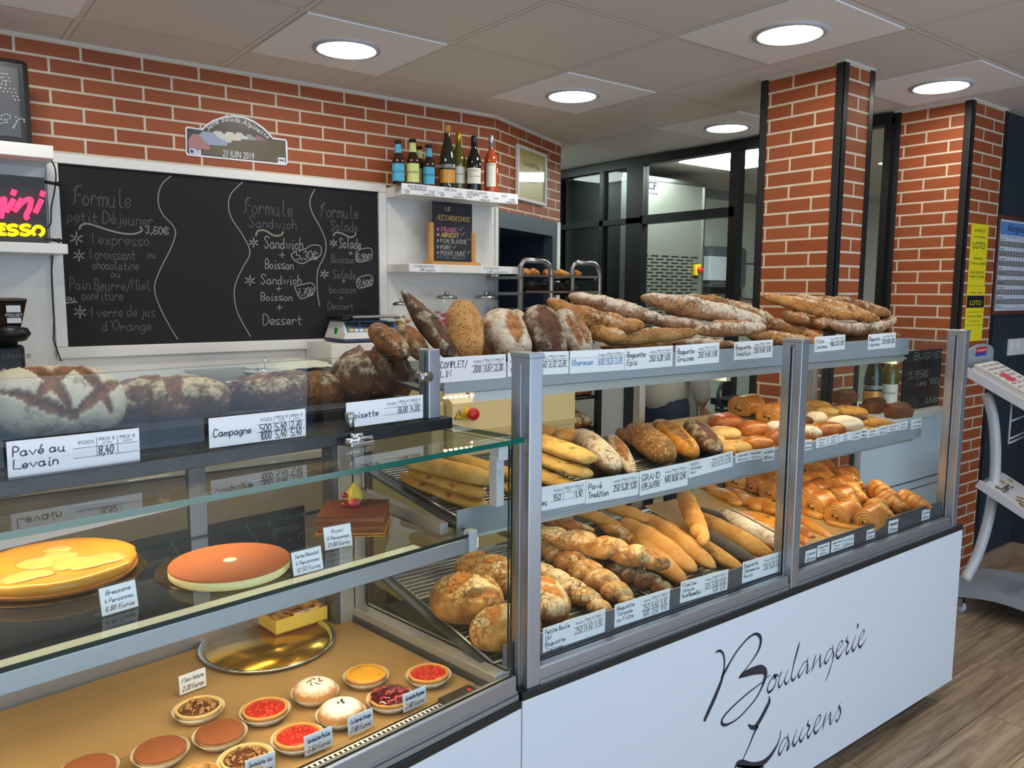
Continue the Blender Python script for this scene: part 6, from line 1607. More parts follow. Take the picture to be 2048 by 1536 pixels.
DECK = {'B': (.742 - 1.31 * .135, .135), 'M': (1.043 - 1.41 * .11, .11)}
def onDeck(x, y, k, off=0.0):
    a, b = DECK[k]; d = ray(x, y); t = (a + off - CAM_POS.z) / (d.z - b * d.y); return CAM_POS + d * t
SEED = [100]
def loaf(name, st, A, B, wpx, label, group=None, hr=.8, cat='bread', roll=0, **kw):
    """A, B: end points in the room; wpx: visible width in picture pixels"""
    SEED[0] += 1
    A, B = V3(A), V3(B); c = (A + B) / 2
    w = px2m(c, wpx) / 2; L = (B - A).length
    me = loaf_mesh(name, L, w, w * hr, SEED[0], **kw)
    o = place(name, me, st, A, B, roll)
    return tag(o, label, cat, group)
BAG = [(-.55, 75, -.25, 105, .022), (-.15, 75, .15, 105, .022), (.25, 75, .55, 105, .022)]
def BAGS(L=1): return [(-.72, 78, -.36, 104, .017), (-.34, 78, .02, 104, .017), (.04, 78, .40, 104, .017), (.42, 78, .76, 104, .017)]
def top(name, st, a, b, ya, yb, wpx, label, group='breads on top of the case', **kw):
    kw.setdefault('hr', .95); kw.setdefault('flat', .8)
    if name == 'baguette': kw.setdefault('e', 2.0); kw.setdefault('waist', (3.5, .10))
    return loaf(name, st, onY(a[0], a[1], ya), onY(b[0], b[1], yb), wpx, label, group, **kw)

# ---- breads along the top of the bread case
MID = [(-.8, 88, .8, 96, .022)]
top('loaf', 'crust_brown', (745, 656), (812, 712), 1.72, 1.56, 52, 'short browned loaf with open slash, first on top of the case beside the scale', slashes=[(-.5, 70, .7, 110, .02)])
top('loaf', 'crust_brown', (800, 655), (852, 716), 1.76, 1.62, 44, 'plain floury loaf tucked behind the long pointed dark loaf', slashes=[(-.5, 95, .7, 85, .014)])
top('pointed_loaf', 'crust_dark', (803, 580), (918, 730), 1.70, 1.53, 52, 'long pointed dark loaf standing steeply with a floury crust', taper=(.82, 1), e=1.6, slashes=[(-.75, 100, -.1, 75, .02), (-.05, 100, .75, 75, .024)], flat=.8)
top('loaf', 'crust_seeded', (921, 606), (938, 728), 1.66, 1.54, 76, 'flax seeded golden loaf standing behind the complet lin card', slashes=[(-.85, 40, .5, 60, .012)], flat=.8)
top('loaf', 'crust_brown', (962, 640), (985, 722), 1.76, 1.66, 44, 'brown loaf showing a sliver between the seeded and the floury round loaf', flat=.8)
top('round_loaf', 'crust_floury', (985, 628), (1042, 722), 1.66, 1.54, 88, 'floury round loaf with one diagonal slash, right of the seeded loaf', slashes=[(-.55, 70, .6, 110, .026)], flat=.8)
top('loaf', 'crust_country', (1028, 622), (1060, 690), 1.78, 1.70, 42, 'small golden loaf peeping over the floury round loaf', flat=.8)
top('round_loaf', 'crust_dark', (1068, 618), (1112, 722), 1.64, 1.52, 82, 'dark loaf split by a broad cracked slash with white floured sides', slashes=[(-.8, 88, .8, 98, .04)], flat=.8)
top('loaf', 'crust_floury', (1120, 624), (1172, 716), 1.66, 1.53, 62, 'floury loaf with lifted white flap beside the broad slashed dark loaf', slashes=[(-.7, 60, .7, 80, .018), (-.4, 110, .7, 118, .014)], flat=.8)
top('loaf', 'crust_brown', (1130, 640), (1185, 690), 1.76, 1.68, 46, 'brown loaf behind the white flapped loaf', flat=.8)
top('baguette', 'crust_gold', (1176, 664), (1252, 674), 1.62, 1.52, 40, 'stubby golden loaf end pointing forward over the khorasan card', slashes=[(-.4, 70, .6, 100, .016)])
top('baguette', 'crust_seeded', (1205, 682), (1396, 664), 1.60, 1.55, 36, 'seeded baguette lying above the baguette épis card', slashes=BAGS())
top('baguette', 'crust_gold', (1093, 600), (1290, 652), 1.74, 1.54, 50, 'big curved golden loaf on the pile, left of the floury twin', slashes=[(-.7, 75, -.2, 100, .02), (-.1, 75, .4, 100, .02), (.45, 75, .8, 100, .02)], curve=(0, -.02))
top('baguette', 'crust_floury', (1136, 592), (1330, 642), 1.80, 1.62, 46, 'floury loaf lying right behind the big curved golden loaf', slashes=BAGS())
top('baguette', 'crust_floury', (1300, 640), (1412, 655), 1.74, 1.62, 36, 'white floured loaf in the middle of the pile above the graines card', slashes=[(-.4, 70, .5, 100, .015)])
top('baguette', 'crust_floury', (1388, 660), (1532, 655), 1.60, 1.52, 40, 'grey floured loaf under the long floury loaf', slashes=[(-.7, 105, .6, 100, .014)])
top('baguette', 'crust_floury', (1280, 594), (1536, 648), 1.78, 1.53, 50, 'long floury loaf on top of the middle pile', slashes=[(-.2, 100, .3, 80, .012)], lump=.09)
top('baguette', 'crust_brown', (1365, 594), (1548, 640), 1.82, 1.62, 42, 'browned baguette with raised crust ears behind the long floury loaf', slashes=BAGS(), cutdepth=.3)
top('baguette', 'crust_brown', (1510, 648), (1574, 652), 1.68, 1.60, 32, 'rounded loaf end beside the long floury loaf', slashes=[(-.3, 80, .5, 95, .012)])
top('baguette', 'crust_floury', (1345, 685), (1475, 690), 1.62, 1.53, 30, 'floury baguette low behind the graines card', slashes=BAGS())
top('baguette', 'crust_gold', (1490, 668), (1645, 690), 1.66, 1.52, 34, 'golden baguette low behind the tradition card', slashes=BAGS())
top('baguette', 'crust_gold', (1560, 650), (1660, 690), 1.72, 1.53, 32, 'golden baguette low on the pile above the flûte card', slashes=BAGS())
top('baguette', 'crust_gold', (1519, 590), (1710, 634), 1.80, 1.54, 36, 'thin golden baguette crossing on top of the last pile', slashes=BAGS(), cutdepth=.22, taper=(.8, 1))
top('baguette', 'crust_gold', (1590, 594), (1760, 640), 1.82, 1.58, 36, 'golden baguette with one long ear on top of the last pile', slashes=BAGS(), cutdepth=.24)
top('baguette', 'crust_brown', (1630, 598), (1782, 628), 1.83, 1.64, 36, 'browned floury baguette at the back of the last pile', slashes=BAGS())
for i, (a, b, l) in enumerate((((1566, 630), (1614, 642), 'brown loaf end, first of the row under the crossing baguettes'), ((1602, 640), (1648, 650), 'pale loaf end, second of the row under the crossing baguettes'), ((1632, 646), (1680, 655), 'floury loaf end, third of the row under the crossing baguettes'))):
    top('baguette', ('crust_brown', 'crust_gold', 'crust_floury')[i], a, b, 1.78, 1.58, 32, l, slashes=[(-.3, 75, .6, 100, .014)])
top('baguette', 'crust_floury', (1660, 650), (1792, 638), 1.57, 1.66, 34, 'bent floury baguette at the end of the top shelf', slashes=BAGS(), curve=(0, -.03))
top('baguette', 'crust_brown', (1680, 676), (1800, 672), 1.62, 1.66, 26, 'brown baguette low behind the last card of the top shelf', slashes=BAGS())
top('baguette', 'crust_brown', (1200, 694), (1352, 688), 1.70, 1.66, 24, 'brown baguette at the bottom of the pile behind the épis card', slashes=BAGS())

# ---- big loaves on the pastry case
def onL(px, py, n): return onN(px, py, n)
def big(name, st, a, b, na, nb, wpx, label, **kw):
    kw.setdefault('flat', .8)
    return loaf(name, st, onL(a[0], a[1], na), onL(b[0], b[1], nb), wpx, label, 'big loaves on the granite shelf', **kw)
big('square_loaf', 'crust_white', (-30, 808), (243, 800), .46, .46, 168, 'big white floured loaf with crossed brown scores, behind the first card', hr=.84, e=3.0, lump=.03, cutdepth=.09, nL=72, nP=60, roll=22,
    slashes=[(-.62, 15, .02, 165, .013), (.02, 15, .62, 165, .013), (-.95, 60, .9, 50, .009), (-.55, 150, .75, 10, .013), (-.9, 120, .1, 175, .012), (.0, 172, .9, 100, .012)])
big('loaf', 'crust_country', (204, 806), (460, 796), .47, .47, 108, 'dark country loaf with one split down its middle, second big loaf', hr=.92, e=2.6, nL=60, nP=44, cutdepth=.12, slashes=[(-.08, 175, -.02, 40, .021), (-.95, 100, .95, 98, .008)], lump=.03)
big('loaf', 'crust_country', (446, 796), (694, 780), .49, .47, 100, 'dark country loaf with off centre split, third big loaf', hr=.92, e=2.6, nL=60, nP=44, cutdepth=.12, slashes=[(.28, 175, .36, 40, .019), (-.95, 110, .95, 106, .008)], lump=.03)
big('round_loaf', 'crust_dark', (664, 764), (820, 750), .47, .43, 138, 'rugged dark round hazelnut loaf at the end of the granite shelf', hr=.9, e=2.3, nL=60, nP=44, lump=.10, slashes=[(-.2, 150, .1, 40, .022), (.2, 140, .55, 60, .022)])

# ---- lower deck, first bay
def low(name, st, a, b, wpx, lift, label, group='breads on the lower deck', deck='B', liftb=None, **kw):
    hr = kw.setdefault('hr', .88); kw.setdefault('flat', .6)
    if name == 'baguette': kw.setdefault('e', 2.0); kw.setdefault('waist', (3.5, .09))
    c = onDeck((a[0] + b[0]) / 2, (a[1] + b[1]) / 2, deck, .03); h = px2m(c, wpx) / 2 * hr
    off = h * kw['flat']; ym = (1.318 if deck == 'B' else 1.418) + (h * .9 if abs(a[0] - b[0]) < 2.2 * wpx else h * .25)
    def at(q):
        p = onDeck(q[0], q[1], deck, lift + off)
        if p.y < ym: k = ym; p = onY(q[0], q[1], k); p.z = DECK[deck][0] + DECK[deck][1] * k + lift + off
        return p
    return loaf(name, st, at(a), at(b), wpx, label, group, **kw)
CROSS = [(-.6, 60, .6, 120, .02), (-.5, 130, .5, 70, .014)]
low('round_loaf', 'crust_torsade', (858, 1196), (1008, 1204), 122, 0, 'round scored boule on the bare rack beside the pastry case glass', hr=.86, e=2.2, nL=56, nP=44, slashes=[(-.5, 140, .1, 60, .02), (.1, 60, .75, 100, .016), (-.1, 150, .8, 130, .012)], lump=.04)
low('round_loaf', 'crust_torsade', (944, 1272), (1075, 1256), 108, 0, 'round boule at the front edge, half behind the first aluminium post', hr=.86, e=2.2, nL=50, nP=40, slashes=[(-.6, 130, -.2, 50, .02), (.1, 120, .7, 70, .014)], lump=.04)
low('loaf', 'crust_torsade', (912, 1128), (1070, 1172), 84, 0, 'scored boule loaf lying behind the round boule', hr=.86, nL=50, nP=40, slashes=[(-.7, 120, -.3, 60, .016), (-.2, 120, .25, 60, .016), (.3, 120, .7, 60, .016)], lump=.05)
low('loaf', 'crust_torsade', (1080, 1168), (1116, 1262), 78, .01, 'ridged golden loaf right of the first post, behind the petite boule card', hr=.85, slashes=[(-.7, 100, 0, 70, .016), (.1, 110, .6, 60, .016)], lump=.07)
TW = dict(lump=.05, nL=72)
low('twisted_loaf', 'crust_torsade', (1058, 1128), (1222, 1234), 52, .0, 'twisted golden loaf pointing at the gap between first and second card', hr=.9, twist=(2.6, .4, 1), **TW)
low('twisted_loaf', 'crust_torsade', (1080, 1088), (1266, 1206), 64, .0, 'thick floury twisted loaf, middle of the first bay', hr=.9, twist=(3.0, .4, 1), **TW)
low('twisted_loaf', 'crust_dark', (1180, 1118), (1346, 1190), 50, .0, 'dark floury twisted loaf behind the torsade card', hr=.9, twist=(2.6, .36, 1), **TW)
low('twisted_loaf', 'crust_torsade', (1072, 1064), (1342, 1130), 58, .055, 'browned twisted loaf lying across on top of the others', hr=.9, twist=(2.2, .34, 1), slashes=[(.62, 60, .9, 120, .03)], **TW)
low('baguette', 'crust_pale', (1262, 1072), (1370, 1168), 50, 0, 'pale stubby baguette between the dark twisted loaf and the ficelles card', lump=.04)
low('baguette', 'crust_pale', (1244, 1040), (1392, 1142), 54, .012, 'pale smooth baguette, first of the pair behind the ficelles card', lump=.04, slashes=[(-.6, 85, .5, 80, .006)])
low('baguette', 'crust_pale', (1290, 1030), (1430, 1136), 48, .012, 'pale smooth baguette, second of the pair behind the ficelles card', lump=.04, slashes=[(-.6, 95, .6, 88, .008)])
low('baguette', 'crust_pale', (1122, 1008), (1244, 1054), 30, .02, 'pale thin baguette at the back of the lower deck', lump=.04)
low('baguette', 'crust_pale', (1182, 1000), (1310, 1044), 34, .02, 'pale baguette at the back, right of the thin one', lump=.04)
low('baguette', 'crust_brown', (1062, 1034), (1190, 1062), 30, .0, 'floury baguette at the back beside the first post', lump=.05)
low('baguette', 'crust_gold', (1185, 1036), (1300, 1100), 36, .0, 'golden baguette under the crossing twisted loaf', lump=.05)
low('baguette', 'crust_gold', (1040, 1060), (1110, 1090), 40, .0, 'golden loaf hidden behind the first post on the lower deck', lump=.05)
low('baguette', 'crust_brown', (985, 1052), (1060, 1078), 34, .0, 'brown loaf seen at the back through the pastry case side glass', lump=.05)
low('twisted_stick', 'crust_pale', (1362, 976), (1410, 1088), 40, .05, 'knotted pale ear stick lying on the sesame sticks', twist=(3.2, .42, 1), hr=.9, lump=.06, nL=80)
low('sesame_baguette', 'crust_sesame', (1325, 1046), (1486, 1140), 36, 0, 'sesame stick nearest the ficelles card', lump=.06)
low('poppy_baguette', 'crust_poppy', (1380, 1050), (1510, 1124), 30, 0, 'grey poppy seed stick between the two sesame sticks', lump=.05)
low('sesame_baguette', 'crust_sesame', (1388, 1028), (1545, 1112), 40, .006, 'sesame stick over the sésame pavot card', lump=.06)
low('poppy_baguette', 'crust_poppy', (1398, 1018), (1566, 1098), 32, 0, 'grey poppy seed stick beside the white floured twist', lump=.05)
low('floured_twist', 'sugared', (1436, 1022), (1578, 1096), 46, .006, 'white floured twist with browned cracks by the second post', slashes=[(-.9, 95, .9, 90, .008)], lump=.12, cutdepth=.3)
low('flaky_twist', 'flaky', (1402, 970), (1484, 1008), 38, .003, 'flaky chocolate twist, farthest of three on the brown paper', twist=(1.0, .35, 1), hr=.7, slashes=[(-.9, 30, .9, 10, .008)])
low('flaky_twist', 'flaky', (1462, 982), (1520, 1018), 38, .003, 'flaky chocolate twist, middle of three on the brown paper', twist=(1.0, .35, 1), hr=.7, slashes=[(-.9, 30, .9, 10, .008)])
low('flaky_twist', 'flaky', (1510, 1000), (1578, 1034), 40, .003, 'flaky chocolate twist, nearest of three on the brown paper', twist=(1.0, .35, 1), hr=.7, slashes=[(-.9, 30, .9, 10, .008)])
low('flat_pastry', 'flaky_orange', (1478, 1026), (1590, 1062), 54, .0, 'flat orange olive pastry beside the white floured twist', hr=.4, lump=.12, slashes=[(.0, 80, .1, 100, .01), (.5, 100, .6, 110, .01), (.3, 70, .4, 80, .01)])
# ---- middle shelf breads
def mid(name, st, a, b, wpx, lift, label, **kw): return low(name, st, a, b, wpx, lift, label, group='breads on the middle shelf', deck='M', **kw)
HAM = [(-.6, 20, -.55, 24, .01), (-.2, 30, -.16, 20, .012), (.05, 18, .1, 24, .013), (.4, 24, .46, 30, .012), (.7, 10, .74, 20, .01), (-.35, 150, -.3, 160, .01), (.3, 160, .34, 150, .01)]
mid('filled_bread', 'crust_cheese', (806, 950), (972, 1022), 48, .0, 'lowest ham filled bread on the rack end beside the pastry case', slashes=HAM, hr=.6, lump=.12, e=3.4)
mid('filled_bread', 'crust_cheese', (822, 940), (968, 994), 46, .03, 'second ham filled bread, in the middle of its stack', slashes=HAM, hr=.6, lump=.12, e=3.4)
mid('filled_bread', 'crust_cheese', (812, 918), (988, 978), 60, .055, 'topmost ham filled bread of the stack beside the pastry case', hr=.62, lump=.12, e=3.4, slashes=HAM[:4])
mid('filled_bread', 'crust_cheese', (884, 908), (1028, 952), 44, .03, 'ham filled bread behind the stack, next to the first post', hr=.6, lump=.14, e=3.2)
mid('filled_bread', 'crust_olive', (960, 952), (1040, 984), 40, .0, 'olive bread half hidden behind the case edge', hr=.6, lump=.14, e=3.2)
OLV = [(-.5, 80, -.45, 90, .014), (.1, 70, .16, 84, .015), (.5, 95, .55, 100, .013)]
mid('olive_bread', 'crust_olive', (1040, 866), (1184, 932), 66, .06, 'topmost folded olive bread right of the first post', hr=.42, lump=.2, e=3.2, slashes=OLV)
mid('olive_bread', 'crust_olive', (1040, 896), (1178, 960), 62, .03, 'middle folded olive bread right of the first post', hr=.42, lump=.2, e=3.2, slashes=OLV)
mid('olive_bread', 'crust_olive', (1036, 930), (1150, 980), 60, .0, 'lowest folded olive bread behind the almond card', hr=.42, lump=.2, e=3.2, slashes=OLV)
mid('roll', 'crust_pale', (1030, 858), (1125, 868), 42, .02, 'golden folded bread at the back of the olive breads', hr=.7, lump=.12)
mid('roll', 'crust_pale', (1108, 872), (1172, 876), 44, .02, 'round yellow bun behind the folded olive breads', hr=.8, lump=.06)
mid('floury_loaf', 'crust_floury', (1160, 868), (1228, 950), 70, .01, 'big floury tradition loaf behind the acrylic divider', hr=.75, lump=.05, roll=-20)
mid('floury_loaf', 'crust_floury', (1222, 872), (1266, 948), 36, .005, 'floury loaf leaning against the big tradition loaf', hr=.75, lump=.06, slashes=[(-.6, 80, .6, 100, .016)])
mid('oat_loaf', 'crust_oats', (1236, 862), (1290, 890), 36, .01, 'reddish oat loaf behind the big oat covered loaf', hr=.8, lump=.06)
mid('oat_loaf', 'crust_oats', (1264, 856), (1338, 944), 68, .01, 'big oat covered spelt loaf over its card', hr=.8, lump=.05)
mid('maize_loaf', 'crust_maize', (1322, 850), (1388, 926), 52, .012, 'yellow and brown maize loaf with floured slash', hr=.85, slashes=[(-.85, 100, .85, 92, .02)])
mid('dark_loaf', 'crust_dark', (1378, 848), (1434, 918), 50, .012, 'dark browned loaf beside the yellow maize loaf', hr=.85, slashes=[(-.8, 70, .8, 84, .018)])
mid('dark_loaf', 'crust_brown', (1312, 846), (1360, 872), 40, .0, 'small brown loaf behind the maize loaf', hr=.8)

# ---- rolled and laminated pastries
def roll_mesh(name, L, w, h, seed, nP=36, nL=20, layers=9):
    rd = random.Random(seed); off = V3((rd.uniform(-9, 9), rd.uniform(-9, 9), rd.uniform(-9, 9)))
    rings = []          # (x, radius factor, cut value)
    for k in range(layers):
        f = .12 + .88 * k / (layers - 1)
        dome = .5 * (1 - f * f)
        rings.append((-L / 2 - dome * w * .30 + (.0018 if k % 2 else -.0012), f, 1.0 if k % 2 else .62)); 
        if k < layers - 1: rings.append((-L / 2 - dome * w * .30 + .002, f + .045, .12))
    body = []
    for i in range(1, nL):
        t = -1 + 2 * i / nL; edge = 1 - .10 * abs(t) ** 4; cutv = .75 * smooth01((abs(t) - .62) / .3) * (.5 + .5 * math.cos(i * 2.9))
        body.append((t * L / 2, edge * (1.0 + .02 * math.sin(i * 2.2)), cutv))
    right = [(-x, f, c) for x, f, c in reversed(rings)]
    allr = rings + body + right
    vs = []; cut = []; tp = []
    for x, f, c in allr:
        for k in range(nP):
            a = 2 * PI * k / nP; ca, sa = math.cos(a), math.sin(a)
            spiral = f * (1 + .05 * math.sin(a * 1 + f * 9))
            lip = 1 + (.07 if (0.3 < a < 2.0) else 0) * (f > .9)
            y = w * spiral * ca * lip; z = h * spiral * sa * lip
            if z < -h * .62: z = -h * .62 + (z + h * .62) * .1
            n = noise.noise(V3((x, y, z)) * 30 + off) * .04
            vs.append((x, y * (1 + n), z * (1 + n))); cut.append(min(1, c)); tp.append(max(0, min(1, .5 + .6 * sa)))
    n = len(allr)
    fs = [(i * nP + k, (i + 1) * nP + k, (i + 1) * nP + (k + 1) % nP, i * nP + (k + 1) % nP) for i in range(n - 1) for k in range(nP)]
    fs.append(tuple(range(nP))); fs.append(tuple(reversed([(n - 1) * nP + k for k in range(nP)])))
    me = bpy.data.meshes.new(name); me.from_pydata(vs, [], fs)
    for p in me.polygons: p.use_smooth = True
    for nm, vals in (('cut', cut), ('top', tp)):
        at = me.attributes.new(nm, 'FLOAT', 'POINT'); at.data.foreach_set('value', vals)
    return me
mat('chocolate', (44, 24, 18), .3)
ROLLS = [roll_mesh('chocolate_roll', .088, .038, .034, 31 + i) for i in range(3)]
for i, m_ in enumerate(ROLLS): m_.materials.append(MATS[('vienn', 'vienn_dark', 'vienn')[i]])
_b = MB(); _b.lathe([(.0005, -.001), (.0034, 0), (.0036, .002), (.003, .0034), (.0005, .0036)], seg=10)
_cs = _b.build('chocolate_stick', 'chocolate'); STICK = _cs.data; bpy.data.objects.remove(_cs)
def pain_choc(p, yaw, k, label, s=1.0, group='chocolate rolls on the lower deck', cat='chocolate roll', tilt=0):
    o = bpy.data.objects.new('chocolate_roll', ROLLS[k % 3]); COL.objects.link(o)
    o.matrix_world = Matrix.Translation(p) @ Matrix.Rotation(math.radians(yaw), 4, 'Z') @ Matrix.Rotation(math.radians(tilt), 4, 'Y') @ Matrix.Scale(s, 4)
    tag(o, label, cat, group)
    for dy in (-.004, .009):
        c = bpy.data.objects.new('chocolate_stick', STICK); COL.objects.link(c); c.parent = o
        c.matrix_local = Matrix.Translation((-.0487, dy, -.004 + dy * .3)) @ Matrix.Rotation(-PI / 2, 4, 'Y')
    return o
def croissant_mesh(seed):
    me = loaf_mesh('croissant', .155, .036, .036, seed, nL=90, nP=26, e=1.7, flat=.5, lump=.03, curve=(-.045, 0), rib=(3.6, .24))
    # light layers on the steps
    at = me.attributes['cut']; co = [v.co.copy() for v in me.vertices]
    vals = [0.0] * len(co)
    for i, p in enumerate(co):
        t = p.x / .0775; q = (t * 3.6 + 50.0 + .16 * (0)) % 1.0; vals[i] = max(0, .85 - 2.4 * min(q, abs(1 - q) * .6)) * (.4 + .6 * (abs(noise.noise(p * 60)) > .12))
    at.data.foreach_set('value', vals)
    return me
CROISS = [croissant_mesh(61 + i) for i in range(3)]
for i, m_ in enumerate(CROISS): m_.materials.append(MATS[('vienn_dark', 'vienn', 'vienn_dark')[i]])
def croissant(p, yaw, k, label, s=1.0, group='croissants on the lower deck'):
    o = bpy.data.objects.new('croissant', CROISS[k % 3]); COL.objects.link(o)
    o.matrix_world = Matrix.Translation(p) @ Matrix.Rotation(math.radians(yaw), 4, 'Z') @ Matrix.Scale(s, 4)
    return tag(o, label, 'croissant', group)
def bl(x, y, off, k='B'): return onDeck(x, y, k, off)
def cr(x, y): return 1400 + .2686 * x, 850 + .2686 * y
# chocolate rolls, back of the first bay
for i, (x, y, yaw, l) in enumerate(((1480, 958, 18, 'chocolate roll farthest back, under the middle shelf end'), (1514, 967, 10, 'chocolate roll with pale spiral face behind the flaky twists'), (1552, 981, 8, 'chocolate roll with two dark dots beside the second post'), (1553, 951, 14, 'chocolate roll behind the two dotted one by the second post'))):
    pain_choc(bl(x, y, .036), yaw, i, l, 1.1)
rows = [('c', 900, 330, 14, 'chocolate roll at the very back of the second bay'), ('c', 1060, 385, -5, 'chocolate roll second from the back, near the white counter'), ('c', 890, 412, 12, 'chocolate roll in the third row, first bay side'),
        ('k', 1195, 428, 20, 'croissant at the back in front of the white counter'), ('c', 870, 485, 10, 'chocolate roll in the fourth row close to the second post'), ('c', 1045, 460, 8, 'chocolate roll in the middle of the third row'),
        ('k', 1420, 492, 25, 'croissant high in the row before the last'), ('k', 1225, 512, 15, 'croissant in the middle of the second bay heap'), ('c', 885, 585, 6, 'large chocolate roll in front, beside the second post'),
        ('c', 1060, 540, 8, 'chocolate roll behind the large front one'), ('k', 1220, 598, 5, 'croissant behind the front chocolate rolls'), ('c', 1062, 655, 8, 'front chocolate roll with pale spiral face near the raisin pastries'),
        ('k', 1640, 565, 30, 'last croissant near the end post'), ('k', 1425, 640, 12, 'croissant in front, before the last two'), ('k', 1500, 580, 22, 'croissant between the front row and the last one'),
        ('c', 1272, 700, 12, 'frontmost chocolate roll over the price tickets'), ('c', 800, 305, 18, 'chocolate roll just right of the second post at the back'), ('c', 790, 435, 16, 'chocolate roll hugging the second post, middle row'), ('c', 785, 525, 14, 'chocolate roll hugging the second post, front row')]
for i, (kd, x, y, yaw, l) in enumerate(rows):
    px, py = cr(x, y)
    lift = .038 if i in (3, 6, 7, 2, 5, 1) else .034
    if kd == 'c': pain_choc(bl(px, py, lift + (.006 if i == 9 else 0)), yaw, i, l, 1.15)
    else: croissant(bl(px, py, lift - .002), yaw + 200, i, l, 1.12)
# raisin and flaky pastries in front
low('raisin_pastry', 'flaky', cr(755, 640), cr(925, 690), 26, 0, 'raisin pastry at the second post, lower deck', 'breads on the lower deck', hr=.7, slashes=[(-.3, 80, -.2, 95, .012), (.4, 70, .5, 90, .012)], lump=.14)
low('raisin_pastry', 'flaky', cr(935, 720), cr(1215, 775), 24, 0, 'open raisin pastry in front of the chocolate rolls', 'breads on the lower deck', hr=.6, slashes=[(-.4, 90, -.3, 100, .01), (.1, 80, .2, 90, .01), (.5, 90, .6, 95, .01)], lump=.16)
low('flaky_stick', 'flaky', cr(735, 690), cr(1000, 850), 28, 0, 'glazed flaky stick above the first ticket of the second bay', 'breads on the lower deck', hr=.5, lump=.14)
low('flaky_stick', 'vienn', cr(740, 770), cr(840, 840), 22, 0, 'short flaky stick beside the second post', 'breads on the lower deck', hr=.6, lump=.14, e=3.2)
low('flaky_stick', 'vienn', cr(735, 830), cr(825, 905), 24, 0, 'small glazed bun at the front corner of the second bay', 'breads on the lower deck', hr=.7, lump=.06)

# ---- brioches and biscuits on the middle shelf
def bun(name, st, x0, y0, x1, y1, label, yaw=0, cat='brioche', asp=.36, group='brioches and biscuits on the middle shelf', e=2.3, **kw):
    SEED[0] += 1; kw.setdefault('flat', .6)
    p = onDeck((x0 + x1) / 2, y1, 'M'); L = px2m(p, x1 - x0); H = px2m(p, y1 - y0); w = L * asp; h = max(.32 * w, min(1.1 * w, (H - .4 * w) / 1.5))
    d = V3((p.x, p.y, 0)).normalized(); c = p + d * w * .8
    if c.y < 1.42 + w * .9: k = 1.42 + w * .9; c = V3((c.x + d.x / d.y * (k - c.y) * .6, k, 0))
    c.z = DECK['M'][0] + DECK['M'][1] * c.y + h * kw['flat']
    me = loaf_mesh(name, L, w, h, SEED[0], e=e, nL=40, nP=30, **kw); a = math.radians(yaw - 28); d = V3((math.cos(a), math.sin(a), .11 * math.sin(a))) * L / 2
    return tag(place(name, me, st, c - d, c + d), label, cat, group)
p = bl(1494, 813, .04, 'M'); pain_choc(p, 8, 0, 'large chocolate roll alone at the back of the middle shelf paper', 1.25, 'brioches and biscuits on the middle shelf')
p = bl(1549, 829, .04, 'M'); pain_choc(p, 12, 2, 'pale rolled pastry with brown spiral by the second post', 1.2, 'brioches and biscuits on the middle shelf')
bun('praline_brioche', 'vienn_pink', 1414, 822, 1486, 862, 'pink praline brioche split open, middle shelf paper', slashes=[(-.6, 70, -.1, 120, .02)], lump=.10)
bun('split_brioche', 'vienn', 1474, 836, 1538, 876, 'glossy split brioche in the middle of the brioches', slashes=[(-.1, 60, .8, 100, .02)], lump=.08)
bun('sugared_brioche', 'sugared', 1530, 838, 1586, 866, 'brioche white with icing sugar by the second post', lump=.08)
bun('praline_brioche', 'vienn_pink', 1528, 856, 1590, 893, 'dark red praline brioche behind the shelf lip by the second post', slashes=[(.3, 70, .8, 100, .016)], lump=.10)
bun('chocolate_chip_roll', 'vienn_pale', 1412, 848, 1482, 880, 'pale yellow roll with one dark chocolate mark', slashes=[(.1, 100, .5, 80, .008)], lump=.05)
bun('chocolate_chip_roll', 'vienn_pale', 1432, 876, 1504, 908, 'pale chocolate chip roll right behind the shelf lip', slashes=[(-.4, 80, -.25, 90, .007), (.2, 60, .3, 70, .008), (.5, 60, .6, 50, .007), (-.1, 110, 0, 115, .006)], lump=.05)
bun('plain_roll', 'vienn_pale', 1428, 888, 1472, 912, 'plain pale roll at the corner next to the muesli card', lump=.04)
bun('split_roll', 'vienn', 1484, 868, 1548, 900, 'golden roll with a long split behind the ticket lip', slashes=[(-.7, 90, .7, 96, .008)], lump=.05)
bun('plain_roll', 'vienn_pale', 1416, 868, 1450, 890, 'plain pale roll under the chocolate marked one', lump=.04)
def c2(x, y): return 1590 + x * .19685, 780 + y * .19685
def bun2(name, st, x0, y0, x1, y1, label, **kw):
    a = c2(x0, y0); b = c2(x1, y1); return bun(name, st, a[0], a[1], b[0], b[1], label, **kw)
bun2('chip_biscuit', 'biscuit', 60, 95, 375, 195, 'chocolate chip biscuit at the back beside the second post', cat='biscuit', asp=.2, yaw=-4)
bun2('chip_biscuit', 'biscuit', 360, 145, 740, 262, 'long chocolate chip biscuit behind the big meringue', cat='biscuit', asp=.2, yaw=-8)
bun2('chip_biscuit', 'biscuit', 685, 278, 1020, 388, 'chocolate chip biscuit at the shelf lip beside the brown cakes', cat='biscuit', asp=.2, yaw=-6)
bun2('plain_biscuit', 'vienn_pale', 205, 165, 445, 255, 'plain yellow biscuit between two chocolate chip biscuits', cat='biscuit', asp=.2, yaw=-6)
bun2('chocolate_bar_cake', 'cake_brown', 425, 238, 745, 315, 'flat chocolate slice behind the big meringue', cat='cake', asp=.2, yaw=-6)
bun2('meringue', 'meringue', 95, 165, 330, 335, 'meringue half hidden behind the second post', cat='meringue', asp=.28, rib=(3.5, .1))
bun2('meringue', 'meringue', 305, 245, 695, 425, 'big white ribbed meringue at the shelf lip', cat='meringue', asp=.24, yaw=-8, lump=.12, twist=(.6, .12, 7))
